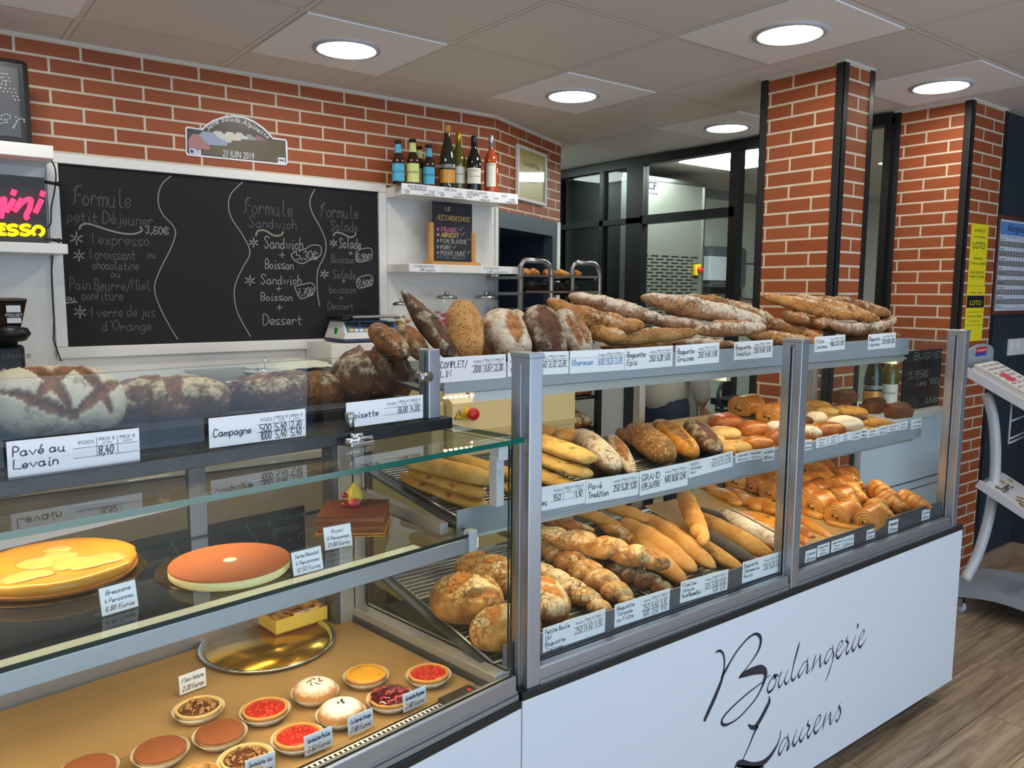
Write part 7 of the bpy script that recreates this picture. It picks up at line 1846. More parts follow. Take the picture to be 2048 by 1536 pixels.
bun2('cinnamon_roll', 'vienn_dark', 160, 300, 530, 475, 'brown striped rolled pastry at the lip right of the second post', cat='pastry', asp=.34, yaw=12, slashes=[(-.95, 120, -.9, 40, .014)])
bun2('sugared_brioche', 'sugared', 40, 355, 275, 505, 'sugared brioche at the lip beside the second post')
bun2('chocolate_roll_cake', 'cake_brown', 70, 245, 185, 350, 'chocolate roll cake by the second post', cat='cake', asp=.36)
def loaf_cake(x0, y0, x1, y1, label):
    a = c2(x0, y0); b = c2(x1, y1); p = onDeck((a[0] + b[0]) / 2, (a[1] + b[1]) / 2 + 4, 'M', .0)
    L = px2m(p, b[0] - a[0]) * .95; W = .052; H = .036
    t = thing('loaf_cake', label, 'cake', p, 'brown loaf cakes on the middle shelf')
    M = Matrix.Translation(p + V3((0, 0, .002))) @ Matrix.Rotation(math.radians(-10), 4, 'Z')
    m = MB(M); m.add([(-L * .46, -W * .42, 0), (L * .46, -W * .42, 0), (L * .46, W * .42, 0), (-L * .46, W * .42, 0), (-L / 2, -W / 2, H), (L / 2, -W / 2, H), (L / 2, W / 2, H), (-L / 2, W / 2, H)], [(0, 3, 2, 1), (4, 5, 6, 7), (0, 1, 5, 4), (1, 2, 6, 5), (2, 3, 7, 6), (3, 0, 4, 7)]); m.build('paper_case', mat('brown_paper_case', (122, 76, 46), .6), t)
    SEED[0] += 1; me = loaf_mesh('cake_top', L * .96, W * .48, .022, SEED[0], e=3.2, flat=.3, slashes=[(-.6, 90, .6, 92, .006)], lump=.1)
    me.materials.append(MATS['cake_brown']); o = bpy.data.objects.new('cake_top', me); COL.objects.link(o); o.parent = t; o.matrix_local = PINV[t.name] @ M @ Matrix.Translation((0, 0, H + .002))
loaf_cake(365, 60, 640, 170, 'brown loaf cake farthest from the lip, before the brick pillar'); loaf_cake(640, 140, 960, 285, 'brown loaf cake in the middle, in front of the bottles'); loaf_cake(895, 205, 1210, 325, 'brown loaf cake nearest the end of the middle shelf')

# ---- trolley and rack breads
for i, (x, y) in enumerate(((1050, 548), (1062, 545), (1079, 548), (1105, 547), (1132, 546), (1162, 547))):
    p = onY(x, y, 3.42 + .02 * (i % 2)); p.z = TZ[0] + .022; croissant(p, 190 + 20 * (i % 3), i, ('croissant on the trolley, first from the recess', 'croissant on the trolley behind the first tube', 'croissant on the trolley just right of its tube', 'croissant on the trolley, third from the free end', 'croissant on the trolley, second from the free end', 'croissant at the free end of the trolley tray')[i], .8, 'croissants on the trolley')
for i, (x, y) in enumerate(((1075, 572), (1100, 572), (1128, 572), (1148, 573))):
    p = onY(x, y, 3.45); p.z = TZ[1] + .028; SEED[0] += 1
    me = loaf_mesh('dark_roll', .11, .042, .036, SEED[0]); tag(place('dark_roll', me, 'crust_dark', p - V3((.03, -.05, 0)), p + V3((.03, .05, 0))), ('dark roll on the second trolley tray, first', 'dark roll on the second trolley tray, second', 'dark roll on the second trolley tray, third', 'dark roll on the second trolley tray, last')[i], 'bread', 'dark rolls on the trolley')
rx0, rx1, ry, rz = BRACK
k = 0
for zi, z in enumerate(rz[:3]):
    for j in range(3):
        x = rx0 + .05 + j * (rx1 - rx0 - .02) / 3; SEED[0] += 1; k += 1
        me = loaf_mesh('rack_loaf', .30, .045, .04, SEED[0], slashes=[(-.5, 80, .5, 100, .014)])
        tag(place('rack_loaf', me, 'crust_brown' if zi % 2 else 'crust_country', V3((x, ry + .02, z + .026)), V3((x + .03, ry + .33, z + .026))), '%s loaf on the %s shelf of the black rack' % (('first', 'second', 'third')[j], ('top', 'second', 'third')[zi]), 'bread', 'loaves on the black rack')

# ================================================================== pastry case contents
ZG = 1.0265; ZF = .7055
mat('gold_card', (206, 158, 60), .22, .85, var=.05, scale=30); mat('gold_dark', (92, 72, 30), .15, .7); mat('paper_case', (238, 230, 214), .6); mat('shell', (222, 164, 88), .6, var=.12, scale=60, bump=.3); mat('shell_pale', (232, 196, 132), .6, var=.1, scale=60, bump=.3)
mat('praline_red', (204, 40, 26), .22, var=.35, scale=70, bump=.8, coat=.4); mat('praline_crumb', (226, 90, 60), .3); mat('custard', (238, 170, 40), .28, var=.2, scale=22, coat=.4); mat('custard_burn', (166, 92, 30), .35)
mat('cocoa', (150, 84, 44), .75, var=.05, scale=60); mat('cocoa_orange', (190, 100, 46), .7, var=.05, scale=60); mat('caramel', (104, 58, 22), .2, var=.3, scale=40, coat=.5); mat('walnut', (186, 138, 78), .5, var=.25, scale=80, bump=.5); mat('icing_sugar', (248, 243, 232), .8, var=.05, scale=90, bump=.2)
mat('sponge_crust', (206, 150, 96), .7, var=.2, scale=60); mat('berry', (86, 14, 28), .1, var=.5, scale=50, coat=.7); mat('berry_red', (164, 28, 40), .12, var=.3, scale=60, coat=.7); mat('cream_white', (246, 240, 226), .5); mat('tart_cream', (234, 222, 160), .55, var=.05, scale=60)
def disc(c, prof, m, name, par, seg=48, wave=None): return MB().lathe(prof, c, seg, wave=wave).build(name, m, par)
def sugar_mat():
    m, nt, out = newmat('sugar_dome'); b = principled(nt, out, .75)
    tc = N(nt, 'ShaderNodeTexCoord'); nz = N(nt, 'ShaderNodeTexNoise', inp={'Scale': 90.0, 'Detail': 6.0, 'Roughness': .8}); nt.links.new(tc.outputs['Object'], nz.inputs['Vector'])
    ge = N(nt, 'ShaderNodeAttribute', attribute_name='top'); ad = N(nt, 'ShaderNodeMath', operation='ADD'); nt.links.new(nz.outputs['Fac'], ad.inputs[0]); nt.links.new(ge.outputs['Fac'], ad.inputs[1])
    mr = N(nt, 'ShaderNodeMapRange', inp={'From Min': .85, 'From Max': 1.2}); nt.links.new(ad.outputs[0], mr.inputs['Value'])
    mx = N(nt, 'ShaderNodeMix', data_type='RGBA'); mx.inputs['A'].default_value = lin((204, 150, 98)); mx.inputs['B'].default_value = lin((250, 246, 238)); nt.links.new(mr.outputs[0], mx.inputs['Factor']); nt.links.new(mx.outputs['Result'], b.inputs['Base Color'])
    MATS['sugar_dome'] = m
sugar_mat()
def tartlet(px, py, kind, label):
    c = onZ(px, py, ZF + .020); c = V3((c.x, c.y, ZF)); R = .044 if kind != 'nutcookie' else .036
    t = thing('tartlet', label, 'tartlet', c, 'tartlets in the pastry case')
    rd = random.Random(int(px * 7 + py))
    MB().lathe([(R * .78, 0), (R * .80, .0004), (R * 1.10, .017), (R * 1.11, .0172), (R * .81, .0010), (.001, .0010)], c, 96, cap=False, wave=lambda i, a: 1 + (.014 * math.cos(a * 40) if i in (1, 2, 3) else 0)).build('paper_case', 'paper_case', t)
    sm = 'shell_pale' if kind in ('walnut', 'choc', 'sugar') else 'shell'
    wob = lambda i, a: 1 + .008 * math.sin(a * 9 + px) + .006 * math.sin(a * 23)
    if kind == 'sugar':
        disc(c, [(R * .74, .0015), (R * .97, .014), (R * 1.0, .017), (R * .9, .019), (.001, .019)], 'shell', 'shell', t, wave=wob)
        prof = [(R * .97, .016), (R * .985, .020), (R * .93, .027), (R * .74, .033), (R * .45, .0365), (.0008, .038)]
        b = MB(); b.lathe(prof, c, 48, cap=False, wave=wob); b.build('sugared_dome', 'sugar_dome', t, attrs={'top': [v for v in (.10, .18, .42, .62, .8, .9) for _ in range(48)]})
        q = MB()
        if 'coffee' in label or 'beans' in label:
            for k, (a, b_) in enumerate(((-.006, 0), (.005, .006), (.003, -.006), (.002, .001))): q.lathe([(.0005, 0), (.0028, .0015), (.0005, .004)], (c.x + a, c.y + b_, c.z + .0375), 8)
            q.build('coffee_beans', 'chocolate', t)
        else:
            for k in range(6): a = k * 1.1; q.tube([(c.x + .008 * math.cos(a), c.y + .008 * math.sin(a), c.z + .0385), (c.x + .015 * math.cos(a + .4), c.y + .015 * math.sin(a + .4), c.z + .037), (c.x + .019 * math.cos(a + .9), c.y + .019 * math.sin(a + .9), c.z + .0355)], .0011, 5)
            q.build('chocolate_shavings', 'chocolate', t)
        return t
    hh = .021 if kind != 'choc' else .019
    disc(c, [(R * .76, .0015), (R * .98, hh - .002), (R * .98, hh), (R * .90, hh + .0012), (R * .87, hh - .001), (R * .86, hh - .004), (.001, hh - .004)], sm, 'shell', t, wave=wob)
    if kind == 'praline':
        disc(c, [(R * .87, hh - .0035), (R * .84, hh - .0016), (R * .5, hh - .0008), (.0008, hh - .0006)], 'praline_red', 'filling', t)
        q = MB()
        for k in range(60):
            a = rd.uniform(0, 6.28); r = R * .8 * math.sqrt(rd.random()); s = rd.uniform(.0012, .003); q.lathe([(.0003, -.001), (s, 0), (s * .6, s * .7), (.0003, s * .8)], (c.x + r * math.cos(a), c.y + r * math.sin(a), c.z + hh - .0012), 6)
        q.build('praline_pieces', 'praline_crumb', t)['kind'] = 'stuff'
    elif kind == 'walnut':
        disc(c, [(R * .87, hh - .0035), (R * .6, hh - .0022), (.0008, hh - .002)], 'caramel', 'filling', t)
        q = MB()
        for k in range(46):
            a = rd.uniform(0, 6.28); r = R * .74 * math.sqrt(rd.random()); s = rd.uniform(.003, .006); p = V3((c.x + r * math.cos(a), c.y + r * math.sin(a), c.z + hh - .001)); b = rd.uniform(0, 6.28); d = V3((math.cos(b), math.sin(b), rd.uniform(-.2, .5))) * s
            q.tube([p - d, p + V3((0, 0, s * .5)), p + d], [s * .25, s * .55, s * .2], 6)
        q.build('walnut_pieces', 'walnut', t)['kind'] = 'stuff'
    elif kind == 'choc': disc(c, [(R * .985, hh - .0015), (R * .98, hh + .002), (R * .9, hh + .003), (.0008, hh + .0034)], 'cocoa', 'cocoa_cream', t, wave=wob)
    elif kind == 'custard':
        disc(c, [(R * .90, hh - .002), (R * .86, hh + .0008), (R * .5, hh + .0016), (.0008, hh + .001)], 'custard', 'filling', t)
        q = MB()
        for k in range(7): a = rd.uniform(0, 6.28); r = R * rd.uniform(.2, .84); q.lathe([(rd.uniform(.001, .0035), .0), (.0003, .0003)], (c.x + r * math.cos(a), c.y + r * math.sin(a), c.z + hh + .0012), 8)
        q.build('browned_spots', 'custard_burn', t)
    elif kind == 'berry':
        disc(c, [(R * .93, hh - .002), (R * .9, hh + .004), (R * .5, hh + .0075), (.0008, hh + .008)], 'berry', 'jelly', t, wave=lambda i, a: 1 + .03 * math.sin(a * 11))
        q = MB()
        for k in range(34):
            a = rd.uniform(0, 6.28); r = R * .84 * math.sqrt(rd.random()); s = rd.uniform(.003, .0056); q.lathe([(.0004, -s), (s * .8, -s * .5), (s, 0), (s * .75, s * .6), (.0004, s)], (c.x + r * math.cos(a), c.y + r * math.sin(a), c.z + hh + .0075 - r * .1), 9)
        q.build('berries', 'berry_red', t)['kind'] = 'stuff'
    elif kind == 'nutcookie':
        q = MB(); q.tube([(c.x - .02, c.y - .012, c.z + hh), (c.x, c.y, c.z + hh + .008), (c.x + .018, c.y + .014, c.z + hh)], [.006, .012, .006], 10); q.build('almond_biscuit', 'walnut', t)
    return t
for px, py, k, l in ((397, 1413, 'walnut', 'walnut tartlet farthest back, behind the red praline one'), (530, 1416, 'praline', 'red praline tartlet in the middle of the pastry case'), (440, 1463, 'choc', 'cocoa tartlet between the two walnut tartlets'),
                     (321, 1498, 'choc', 'cocoa tartlet second from the picture edge'), (176, 1536, 'choc', 'cocoa tartlet cut by the lower picture edge'), (492, 1513, 'walnut', 'walnut tartlet behind the noix ticket'), (398, 1550, 'nutcookie', 'tartlet with almond biscuit at the lower picture edge'),
                     (596, 1470, 'praline', 'red praline tartlet behind the praline ticket'), (630, 1379, 'sugar', 'sugared dome tartlet with chocolate shavings'), (682, 1422, 'sugar', 'sugared dome tartlet with coffee beans'),
                     (732, 1347, 'custard', 'yellow custard tartlet behind the berry tartlet'), (781, 1392, 'berry', 'glossy dark berry tartlet behind the paysanne ticket'), (857, 1345, 'praline', 'smooth red tartlet nearest the side glass')):
    tartlet(px, py, k, l)

# flan on its tray
c = onZ(536, 1283, ZF + .008); c = V3((c.x, c.y, ZF)); R = px2m(c, 131)
t = thing('round_tray', 'round steel tray lined with gold card under the flan', 'tray', c)
MB().lathe([(R * .92, .0), (R * .985, .004), (R, .009), (R * .985, .0105), (R * .94, .008), (R * .92, .0045), (.001, .0045)], c, 72).build('rim', 'chrome', t)
MB().lathe([(R * .91, .0048), (R * .91, .0058), (.001, .0058)], c, 72).build('gold_card', 'gold_card', t)
def block(name, corners, z0, h, mats_, label, cat, top_part=None):
    pass
zt = ZF + .0062
P1, P2, P3 = onZ(552, 1272, zt), onZ(655, 1239, zt), onZ(504, 1240, zt)
P4 = P2 + (P3 - P1) * .55; P3 = P1 + (P3 - P1)
Hf = .037
t = thing('flan_slice', 'thick yellow flan slice with browned skin on gold card', 'cake', (P1 + P2) / 2, None)
pts = [P1, P2, P1 + (P2 - P1) * .99 + (P3 - P1) * .45, P1 + (P2 - P1) * .72 + (P3 - P1) * .80, P1 + (P2 - P1) * .35 + (P3 - P1) * .98, P3]
b = MB(); b.prism([(q.x, q.y) for q in pts], zt + .0035, zt + Hf); b.build('custard_body', mat('flan_yellow', (244, 206, 84), .45, var=.05, scale=40), t)
b = MB(); b.prism([(q.x, q.y) for q in pts], zt, zt + .0034); b.build('pastry_base', mat('flan_base', (176, 112, 44), .6), t)
cc = sum(pts, V3((0, 0, 0))) / len(pts)
b = MB(); n = len(pts)
vs = [(q.x, q.y, zt + Hf + .0002) for q in pts] + [(q.x + (cc.x - q.x) * .12, q.y + (cc.y - q.y) * .12, zt + Hf + .0025) for q in pts]
b.add(vs, [(i, (i + 1) % n, n + (i + 1) % n, n + i) for i in range(n)] + [tuple(range(n, 2 * n))])
def skin_mat():
    m, nt, out = newmat('flan_skin'); bb = principled(nt, out, .22, 0, .5); tc = N(nt, 'ShaderNodeTexCoord'); mp = N(nt, 'ShaderNodeMapping'); mp.inputs['Scale'].default_value = (1, 1, .3); nt.links.new(tc.outputs['Object'], mp.inputs[0])
    nz = N(nt, 'ShaderNodeTexNoise', inp={'Scale': 26.0, 'Detail': 5.0, 'Distortion': 1.2}); nt.links.new(mp.outputs[0], nz.inputs['Vector'])
    cr_ = N(nt, 'ShaderNodeValToRGB'); e = cr_.color_ramp.elements; e[0].position = .42; e[0].color = lin((206, 160, 40)); e[1].position = .62; e[1].color = lin((62, 26, 14)); x = cr_.color_ramp.elements.new(.52); x.color = lin((176, 104, 28))
    nt.links.new(nz.outputs['Fac'], cr_.inputs[0]); nt.links.new(cr_.outputs[0], bb.inputs['Base Color']); MATS['flan_skin'] = m
skin_mat(); b.build('browned_skin', 'flan_skin', t)

# tarts on the glass shelf
def cake_board(cx, cy, wpx, label):
    c = onZ(cx, cy, ZG + .002); c = V3((c.x, c.y, ZG)); R = px2m(c, wpx / 2)
    t = thing('cake_board', label, 'cake board', c, 'gold cake boards on the glass shelf')
    MB().lathe([(R, 0), (R, .0018), (R * .99, .002), (.001, .002)], c, 72).build('board', 'gold_dark', t); return c, R
c, R = cake_board(112, 1150, 330, 'gold card disc under the apple tart')
t = thing('apple_tart', 'large yellow apple tart with wavy rim on gold card', 'tart', c)
Ra = R * .90
MB().lathe([(Ra * .96, .0022), (Ra * 1.0, .010), (Ra * 1.005, .012), (.001, .012)], c, 72).build('pastry_base', mat('tart_base', (212, 134, 44), .5, var=.15, scale=30), t)
MB().lathe([(Ra * .97, .0122), (Ra * 1.0, .018), (Ra * 1.0, .026), (Ra * .95, .031), (Ra * .86, .0275), (Ra * .5, .027), (.001, .028)], c, 72, wave=lambda i, a: 1 + .012 * math.sin(a * 7) + .008 * math.sin(a * 17)).build('tart_body', mat('apple_yellow', (222, 158, 46), .32, var=.18, scale=14, bump=.4, coat=.3), t)
rd = random.Random(4); 
for k in range(14):
    a = rd.uniform(0, 6.28); r = Ra * .72 * math.sqrt(rd.random()); q = MB(); s = rd.uniform(.02, .034); q.lathe([(s, 0), (s * .97, .003), (s * .6, .0046), (.001, .005)], (c.x + r * math.cos(a), c.y + r * math.sin(a), c.z + .0265), 22, wave=lambda i, a_: 1 + .12 * math.sin(a_ * 2 + k)); q.build('apple_slice', mat('apple_pale', (228, 186, 100), .3, var=.2, scale=30, coat=.3), t)
c, R = cake_board(452, 1132, 262, 'gold card disc under the chocolate tart')
c2_ = onZ(461, 1140, ZG + .004); c2_ = V3((c2_.x, c2_.y, ZG)); Rc = px2m(c2_, 115)
t = thing('chocolate_tart', 'smooth cocoa topped tart with a white dot in the middle', 'tart', c2_)
MB().lathe([(Rc * .97, .0022), (Rc, .006), (Rc, .018), (.001, .018)], c2_, 80, wave=lambda i, a: 1 + .003 * math.sin(a * 31)).build('cream_body', 'tart_cream', t)
MB().lathe([(Rc * 1.0, .0182), (Rc * 1.002, .0205), (Rc * .99, .022), (.001, .0224)], c2_, 80).build('cocoa_top', 'cocoa_orange', t)
MB().lathe([(.0125, .0224), (.012, .0238), (.001, .024)], c2_, 28).build('white_dot', 'cream_white', t)
# royal cake
z0 = ZG + .003
F1, F2 = onZ(633, 1071, z0), onZ(768, 1069, z0)
x = (F2 - F1); W = x.length; x.normalize(); y = V3((-x.y, x.x, 0)); bk = onZ(783, 1040, z0); D = max(.10, min(W, (bk - F2).dot(y) if (bk - F2).dot(y) > .08 else W))
D = W * 1.0
M = Matrix((x, y, V3((0, 0, 1)))).transposed().to_4x4(); M.translation = F1
Hc = onY(633, 1034, F1.y).z - z0
t = thing('royal_cake', 'square layered chocolate cake with fruit on top', 'cake', M @ V3((W / 2, D / 2, 0)))
b = MB(M); b.box((-.006, -.006, -.002), (W + .006, D + .006, -.0003)); b.build('gold_card', 'gold_card', t)
zz = 0
for (hh, m_, nm, ins) in ((.10, mat('praline_layer', (196, 130, 66), .7, var=.4, scale=60, bump=.8), 'praline_base', -.002), (.12, mat('sponge_dark', (120, 66, 36), .8, var=.35, scale=50, bump=.8), 'sponge_layer', 0), (.26, mat('mousse', (138, 82, 48), .6, var=.25, scale=35, bump=.6), 'mousse_layer', .001), (.16, mat('sponge_mid', (116, 62, 34), .8, var=.3, scale=50, bump=.6), 'sponge_layer', .0), (.30, mat('mousse_top', (134, 76, 46), .6, var=.15, scale=30, bump=.4), 'mousse_layer', .001), (.06, mat('cocoa_dust', (112, 56, 36), .6, var=.25, scale=120, bump=.5), 'cocoa_top', .0)):
    b = MB(M); b.box((ins, ins, zz * Hc), (W - ins, D - ins, (zz + hh) * Hc - .0002), bev=.0012); b.build(nm, m_, t); zz += hh
ft = M @ V3((W * .48, D * .55, Hc))
def fruit(nm, label, cat, off): pass
q = MB(Matrix.Translation(ft + V3((.012, .018, .020)))); q.lathe([(.0005, -.02), (.012, -.017), (.019, -.004), (.016, .008), (.008, .02), (.0005, .032)], seg=20, wave=lambda i, a: 1 + .10 * math.cos(a * 5)); hk = q.build('physalis_husk', mat('husk', (206, 182, 70), .5, var=.25, scale=50), t)
q = MB(Matrix.Translation(ft + V3((.002, -.002, .008)))); q.tube([(-.012, .004, 0), (0, 0, .0005), (.010, -.004, .0)], [.006, .0095, .008], 14); q.build('raspberry', mat('raspberry_pink', (206, 70, 84), .4, var=.3, scale=90, bump=.8), t)
q = MB(Matrix.Translation(ft + V3((-.010, .022, .0225)))); q.lathe([(.0004, -.006), (.0052, -.003), (.0062, 0), (.0048, .004), (.0004, .0062)], seg=16); q.build('redcurrant', mat('currant', (170, 20, 36), .08, coat=.6), t)
q = MB(Matrix.Translation(ft + V3((-.018, .008, .0065)))); q.lathe([(.0004, -.006), (.0052, -.003), (.0062, 0), (.0048, .004), (.0004, .0062)], seg=16); q.build('redcurrant', 'currant', t)
# clear clip on the glass shelf
a = onZ(324, 1222, ZG); q = MB(Matrix.Translation((0, 0, 0))); M = Matrix.Translation(a) @ Matrix.Rotation(TH, 4, 'Z'); q = MB(M); q.box((0, 0, .0003), (.026, .018, .016), bev=.001); tag(q.build('clear_block', 'acrylic'), 'small clear plastic block on the edge of the glass shelf', 'clip')

# tickets standing in the pastry case
def stand_ticket(bl_, br, hpx, z, lines, label):
    lean = .2 if z > 1 else .06
    B1, B2 = onZ(bl_[0], bl_[1], z + .002), onZ(br[0], br[1], z + .002)
    x = (B2 - B1).normalized(); yv = V3((-x.y, x.x, 0)); H = px2m(B1, hpx) * 1.02
    up = V3((0, 0, 1)) * math.cos(lean) + yv * math.sin(lean)
    return ticket(B1 + up * H, B2 + up * H, B1, lines, label, group='standing tickets in the pastry case')
stand_ticket((205, 1233), (277, 1212), 54, ZG, ('Bressane', '4 Personnes', '6.80 Euros'), 'standing ticket in front of the apple tart')
stand_ticket((588, 1153), (647, 1137), 46, ZG, ('Tarte Chocolat', '4 Personnes', '12.50 Euros'), 'standing ticket beside the white dotted chocolate tart')
stand_ticket((651, 1101), (705, 1090), 44, ZG, ('Royal', '6 Personnes', '21.00 Euros'), 'standing ticket in front of the square chocolate cake')
stand_ticket((360, 1391), (413, 1371), 38, ZF, ('Flan Nature', '2.20 Euros'), 'standing ticket behind the farthest walnut tartlet')
stand_ticket((492, 1562), (551, 1541), 40, ZF, ('Tartelette Noix', '2.80 Euros'), 'standing ticket of the walnut tartlets, cut by the lower picture edge')
stand_ticket((610, 1514), (666, 1490), 40, ZF, ('Tartelette Praline', '2.80 Euros'), 'standing ticket before the red praline tartlet')
stand_ticket((697, 1474), (747, 1452), 38, ZF, ('Le Sucrée Orange', '2.80 Euros'), 'standing ticket before the sugared tartlet with beans')
stand_ticket((807, 1426), (853, 1405), 36, ZF, ('Tartelette Paysanne', '2.80 Euros'), 'standing ticket before the berry tartlet')

# ================================================================== price cards
def card(tl, tr, bl_, Y, *a, **k): return price_card(onY(*tl, Y), onY(*tr, Y), onY(*bl_, Y), *a, **k)
YT, YM, YB_ = 1.4705, 1.4025, 1.3025
G1, G2, G3 = 'price cards on the top lip', 'price cards on the middle lip', 'price cards on the lower lip'
card((875, 716), (1012, 708), (874, 767), YT, ['COMPLET/', 'LIN'], ['300', '7,67', '2,30'], 'price card reading complet lin, left of the first post', G1, thick=.002)
card((1016, 706), (1138, 702), (1016, 754), YT, ['N', 'A'], ['350', '7,72', '2,70'], 'price card partly covered by the first post', G1)
card((1140, 702), (1250, 697), (1140, 748), YT, ['Khorasan'], ['400', '9,25', '3,70'], 'price card reading khorasan in blue', G1, ink='ink_blue')
card((1250.5, 697), (1346, 691), (1250, 741), YT, ['Baguette', 'Epis'], ['250', '4,20', '1,05'], 'price card reading baguette épis', G1)
card((1352, 691), (1439, 685), (1352, 733), YT, ['Baguette', 'Graines'], ['250', '4,40', '1,10'], 'price card reading baguette graines', G1)
card((1469, 684), (1546, 679), (1468, 721), YT, ['Baguette', 'Tradition'], ['250', '4,40', '1,10'], 'price card reading baguette tradition', G1)
card((1630, 674), (1691, 669), (1628, 705), YT, ['Flûte', 'Laurens'], ['400g', '3,25', '1,30'], 'price card reading flûte laurens', G1)
card((1737, 669), (1792, 665), (1736, 700), YT, ['Baguette', 'Laurens'], ['250', '4,00', '1,00'], 'price card reading baguette laurens', G1)
card((1036, 982), (1172, 960), (1036, 1031), YM, ['Les', 'Normandes'], ['150', '', '1,10'], 'price card cut by the first post on the middle lip', G2)
card((1173, 960), (1279, 944), (1173, 1008), YM, ['Pavé', 'Tradition'], ['250', '5,20', '1,30'], 'price card reading pavé tradition', G2)
card((1280, 943), (1376.5, 924), (1284, 991), YM - .002, ['GRAND', 'EPEAUTRE'], ['400', '8,50', '3,40'], 'price card reading grand épeautre', G2)
card((1377, 924), (1466, 902), (1379, 956), YM, ['MUESLI', 'Nordique', 'Maïs'], ['400', '6,75', '2,70'], 'price card reading muesli nordique maïs', G2)
card((1086, 1257), (1211, 1217), (1087, 1306), YB_, ['Petite Boule', 'OU', 'Baguette', 'Zig-zag'], ['250', '4,40', '1,10'], 'price card reading petite boule ou baguette zig zag', G3)
card((1230, 1210), (1340, 1176), (1229, 1256), YB_, ['Baguette', 'Torsade', 'ou Flûte'], None, 'price card reading baguette torsade ou flûte', G3, rows=[['250', '4,40', '1,10'], ['400', '3,50', '1,40']])
card((1362, 1164), (1457, 1138), (1360, 1207), YB_, ['Ficelles', 'Nature', 'Pavot/Sésame/Epis'], None, 'price card reading ficelles nature', G3, rows=[['125', '4,80', '0,60'], ['', '5,60', '0,70']])
card((1486, 1125), (1567, 1101), (1485, 1167), YB_, ['Baguette', 'Sésame ou', 'Pavot'], ['250', '4,20', '1,05'], 'price card reading baguette sésame ou pavot', G3)
def cardL(tl, tr, bl_, n, *a, **k): return price_card(onN(*tl, n), onN(*tr, n), onN(*bl_, n), *a, **k)
G4 = 'price cards on the granite shelf'
cardL((12, 884), (278, 856), (15, 957), .196, ['Pavé au', 'Levain'], ['', '8,40', ''], 'price card reading pavé au levain', G4)
cardL((417, 837), (611, 817), (419, 897), .196, ['Campagne'], None, 'price card reading campagne', G4, rows=[['500', '5,40', '2,70'], ['1000', '5,40', '5,40']])
cardL((692, 806), (846, 789), (690, 857), .196, ['Noisette'], ['', '8,00', '4,00'], 'price card reading noisette', G4)
# small tickets on the lips
def tk(tl, tr, bl_, Y, lines, label, g): return ticket(onY(*tl, Y), onY(*tr, Y), onY(*bl_, Y), lines, label, holder=False, group=g)
def k1(x, y): return 1448 + x * .29297, 560 + y * .29297
def k2(x, y): return 1400 + x * .26855, 850 + y * .26855
TM, TB = 'small tickets on the middle lip', 'small tickets on the lower lip'
for i, (a, b, c, s, l) in enumerate((((80, 1186), (172, 1166), (82, 1250), ('Le Panini Nutella', '0,85 Euros'), 'first small ticket next to the muesli card'), ((176, 1166), (262, 1152), (178, 1232), ('Boule au Chocolat', '1,10 Euros'), 'second small ticket next to the muesli card'), ((266, 1154), (346, 1139), (270, 1240), ('La Navette', '0,90 Euros'), 'third small ticket, last before the gap by the second post'),
        ((400, 1132), (470, 1120), (402, 1210), ('La Brioche', '1,20 Euros'), 'small ticket half behind the second post'), ((545, 1098), (600, 1088), (547, 1166), ('La Praline', '1,35 Euros'), 'small ticket just right of the second post'), ((630, 1082), (708, 1066), (634, 1148), ('Le Roulé au', 'Beurre', '1,20 Euros'), 'small ticket under the brown striped roll, left of a pair'), ((712, 1066), (782, 1050), (716, 1130), ('Le Roulé', 'Raisins', '1,20 Euros'), 'small ticket under the brown striped roll, right of a pair'),
        ((786, 1056), (872, 1036), (790, 1108), ('Meringue', 'Pistache', '1,60 Euros'), 'small ticket under the big meringue, first of three'), ((876, 1036), (936, 1022), (880, 1096), ('Le Sablé', '1,10 Euros'), 'small ticket under the big meringue, second of three'), ((938, 1020), (976, 1012), (940, 1078), ('Madeleine', '0,60 Euros'), 'small ticket under the big meringue, third of three'),
        ((978, 1024), (1056, 1004), (982, 1078), ('Meringue', '0,70 Euros'), 'small ticket under the lip biscuit, first of a pair'), ((1060, 1002), (1112, 990), (1062, 1062), ('Le Sablé', '1,80 Euros'), 'small ticket under the lip biscuit, second of a pair'), ((1116, 992), (1190, 976), (1120, 1040), ('Cake Chocolat', '1,90 Euros'), 'small ticket under the last brown cake, first of a pair'), ((1194, 974), (1254, 960), (1196, 1028), ('Le Cake', '1,90 Euros'), 'small ticket under the last brown cake, second of a pair'), ((1280, 956), (1352, 942), (1284, 1020), ('La Galette', '2,60 Euros'), 'last small ticket at the end of the middle lip'))):
    tk(k1(*a), k1(*b), k1(*c), YM - .0005 * (i % 2), s, l, TM)
for i, (a, b, c, s, l) in enumerate((((786, 942), (868, 918), (792, 1026), ('Le Croissant', '1,00 Euros'), 'small ticket on the lower lip, first after the second post'), ((876, 902), (966, 872), (880, 984), ('Le Baguette Viennoise', 'Nature', '1,00 Euros'), 'small ticket on the lower lip, second after the second post'), ((980, 868), (1066, 840), (984, 950), ('Le Baguette Viennoise', 'Chocolat', '1,80 Euros'), 'small ticket on the lower lip, third after the second post'), ((1070, 838), (1148, 812), (1076, 918), ('Le Suisse', '1,20 Euros'), 'small ticket on the lower lip, fourth after the second post'), ((1244, 786), (1306, 766), (1230, 862), ('Le Pain au Raisin', '1,20 Euros'), 'small ticket under the frontmost chocolate roll'), ((1408, 718), (1478, 698), (1414, 806), ('Le Pain au Chocolat', '1,10 Euros'), 'small ticket between the raisin ticket and the last one'), ((1656, 638), (1714, 620), (1648, 716), ('Le Croissant', '1,00 Euros'), 'last small ticket of the lower lip under the croissants'))):
    tk(k2(*a), k2(*b), k2(*c), YB_, s, l, TB)
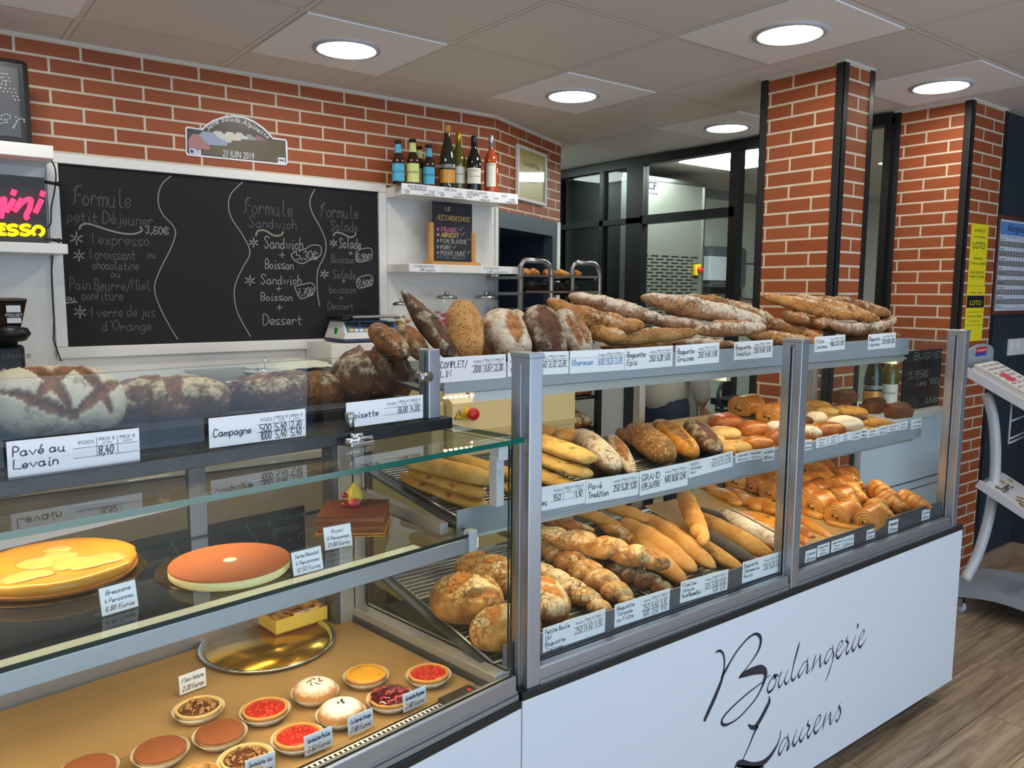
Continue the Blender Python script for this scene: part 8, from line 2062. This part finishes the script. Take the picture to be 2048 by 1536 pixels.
# card seen from behind through the pastry case
card((846, 1098), (957, 1074), (847, 1119), 1.62, ['Zig zag'], ['', '', ''], 'warm lit price card reading zig zag, under the middle shelf', G3, heads=False)

# ================================================================== person in the passage
def person():
    X, Y = 3.86, 3.42
    t = thing('person', 'person in pale grey jacket and dark jeans standing behind the bread case, arm hanging', 'person', (X, Y, 0))
    mat('jacket', (196, 194, 182), .85, var=.06, scale=30, bump=.3); mat('jeans', (40, 48, 72), .85, var=.1, scale=60, bump=.2); mat('skin', (206, 154, 128), .5, var=.06, scale=30); mat('hair', (70, 48, 34), .5, var=.2, scale=80)
    def skin(name, verts, edges, radii, m, par, root=0, sub=2):
        me = bpy.data.meshes.new(name); me.from_pydata([tuple(v) for v in verts], edges, []); o = bpy.data.objects.new(name, me); COL.objects.link(o)
        sk = o.modifiers.new('s', 'SKIN'); 
        for i, r_ in enumerate(radii): me.skin_vertices[0].data[i].radius = r_ if isinstance(r_, tuple) else (r_, r_)
        me.skin_vertices[0].data[root].use_root = True
        ss = o.modifiers.new('u', 'SUBSURF'); ss.levels = sub; ss.render_levels = sub
        dg = bpy.context.evaluated_depsgraph_get(); nm = bpy.data.meshes.new_from_object(o.evaluated_get(dg)); bpy.data.objects.remove(o)
        for p in nm.polygons: p.use_smooth = True
        nm.materials.clear(); nm.materials.append(MATS[m]); o2 = bpy.data.objects.new(name, nm); COL.objects.link(o2); o2.parent = par
        o2.matrix_local = PINV.get(par.name, Matrix.Identity(4)); return o2
    def Pt(f, s, z): return (X + f, Y + s, z)          # f forward (+x), s to the person's left (+y)
    # body (skin): legs, trunk, arms, neck, head in one piece
    bv = [Pt(0, 0, .84), Pt(.0, 0, 1.02), Pt(.03, 0, 1.20), Pt(.06, 0, 1.28), Pt(.10, 0, 1.32), Pt(.14, 0, 1.37), Pt(.16, 0, 1.41),
          Pt(0, -.09, .80), Pt(.03, -.10, .45), Pt(0, -.10, .08), Pt(.12, -.10, .04), Pt(0, .09, .80), Pt(-.03, .10, .45), Pt(-.06, .10, .08), Pt(.06, .10, .04),
          Pt(.06, -.17, 1.25), Pt(.07, -.22, 1.02), Pt(.15, -.20, .82), Pt(.06, .17, 1.25), Pt(.07, .22, 1.02), Pt(.15, .20, .82)]
    be = [(0, 1), (1, 2), (2, 3), (3, 4), (4, 5), (5, 6), (0, 7), (7, 8), (8, 9), (9, 10), (0, 11), (11, 12), (12, 13), (13, 14), (3, 15), (15, 16), (16, 17), (3, 18), (18, 19), (19, 20)]
    br = [.10, .10, .11, .08, .045, .08, .07, .085, .06, .042, .035, .085, .06, .042, .035, .055, .042, .03, .055, .042, .03]
    body = skin('body', bv, be, br, 'skin', t)
    jv = [Pt(0, 0, .76), Pt(.0, 0, .98), Pt(.03, 0, 1.18), Pt(.055, 0, 1.27), Pt(.08, 0, 1.31), Pt(.06, -.165, 1.25), Pt(.07, -.225, 1.02), Pt(.145, -.205, .845), Pt(.06, .165, 1.25), Pt(.07, .225, 1.02), Pt(.145, .205, .845)]
    je = [(0, 1), (1, 2), (2, 3), (3, 4), (3, 5), (5, 6), (6, 7), (3, 8), (8, 9), (9, 10)]
    skin('jacket', jv, je, [(.185, .175), .175, .178, .14, .085, .085, .07, .055, .085, .07, .055], 'jacket', t)
    skin('trousers', [Pt(0, 0, .98), Pt(0, 0, .84), Pt(0, -.095, .74), Pt(.03, -.10, .45), Pt(0, -.10, .07), Pt(0, .095, .74), Pt(-.03, .10, .45), Pt(-.06, .10, .07)], [(0, 1), (1, 2), (2, 3), (3, 4), (1, 5), (5, 6), (6, 7)], [.145, .14, .11, .078, .062, .11, .078, .062], 'jeans', t, root=1)
    for s in (-1, 1):
        skin('shoe', [Pt(-.03 + (0 if s < 0 else -.06), s * .10, .045), Pt(.06 + (0 if s < 0 else -.06), s * .10, .04), Pt(.15 + (0 if s < 0 else -.06), s * .10, .032)], [(0, 1), (1, 2)], [.045, .045, .032], 'black_plastic', t, root=1)
        # hand: palm and five fingers
        b0 = V3(Pt(.155, s * .20, .825)); dn = V3((.18, 0, -1)).normalized(); fw = V3((1, 0, .18)).normalized()
        vs = [b0, b0 + dn * .045, b0 + dn * .085]; es = [(0, 1), (1, 2)]; rs = [(.026, .018), (.036, .016), (.036, .014)]
        hnd = skin('hand', vs, es, rs, 'skin', t, root=1, sub=2)
        for k, (off, ln) in enumerate(((-.027, .052), (-.009, .062), (.009, .068), (.026, .060))):
            p = b0 + dn * .085 + fw * off; cur = V3((0, -s * .35, 0))
            skin('finger', [p - dn * .012, p + dn * ln * .45 + cur * ln * .15, p + dn * ln * .78 + cur * ln * .5, p + dn * ln * .9 + cur * ln * .85], [(0, 1), (1, 2), (2, 3)], [.0092, .0088, .008, .0065], 'skin', hnd, root=0, sub=1)
        p = b0 + dn * .03 + fw * .028
        skin('thumb', [p - fw * .01, p + fw * .018 + dn * .022, p + fw * .022 + dn * .052], [(0, 1), (1, 2)], [.011, .0098, .008], 'skin', hnd, root=0, sub=1)
    # head details: hair cap, face
    hc = V3(Pt(.155, 0, 1.395))
    def ell(nm, c, r, m, par, cutz=None, seg=28, rings=16):
        q = MB(); vs = []; fs = []
        for i in range(rings + 1):
            th = PI * i / rings
            for k in range(seg):
                a = 2 * PI * k / seg; d = V3((math.sin(th) * math.cos(a), math.sin(th) * math.sin(a), math.cos(th)))
                if cutz and d.x > .25 and d.z < .45: d = d * .86
                vs.append((c.x + r[0] * d.x, c.y + r[1] * d.y, c.z + r[2] * d.z))
        fs = [(i * seg + k, (i + 1) * seg + k, (i + 1) * seg + (k + 1) % seg, i * seg + (k + 1) % seg) for i in range(rings) for k in range(seg)]
        q.add(vs, fs, 0, True); return q.build(nm, m, par)
    ell('face', hc + V3((.008, 0, -.012)), (.088, .074, .108), 'skin', body)
    ell('hair', hc + V3((-.010, 0, .012)), (.097, .085, .104), 'hair', t, True)
    for s in (-1, 1):
        ell('ear', hc + V3((.0, s * .078, -.01)), (.018, .009, .028), 'skin', body, seg=12, rings=8); ell('eye', hc + V3((.084, s * .03, .004)), (.012, .015, .009), 'card_white', body, seg=12, rings=8); ell('pupil', hc + V3((.094, s * .03, .004)), (.004, .006, .006), 'black_plastic', body, seg=10, rings=6)
    ell('nose', hc + V3((.098, 0, -.022)), (.016, .012, .022), 'skin', body, seg=12, rings=8); ell('mouth', hc + V3((.086, 0, -.062)), (.009, .024, .006), mat('lip', (166, 92, 84), .45), body, seg=12, rings=8)
    # zip line of the jacket
    q = MB(); q.tube([Pt(.175, -.01, .88), Pt(.172, -.01, 1.02), Pt(.19, -.01, 1.18)], .004, 6); q.build('zip', 'ink_grey', t)
person()
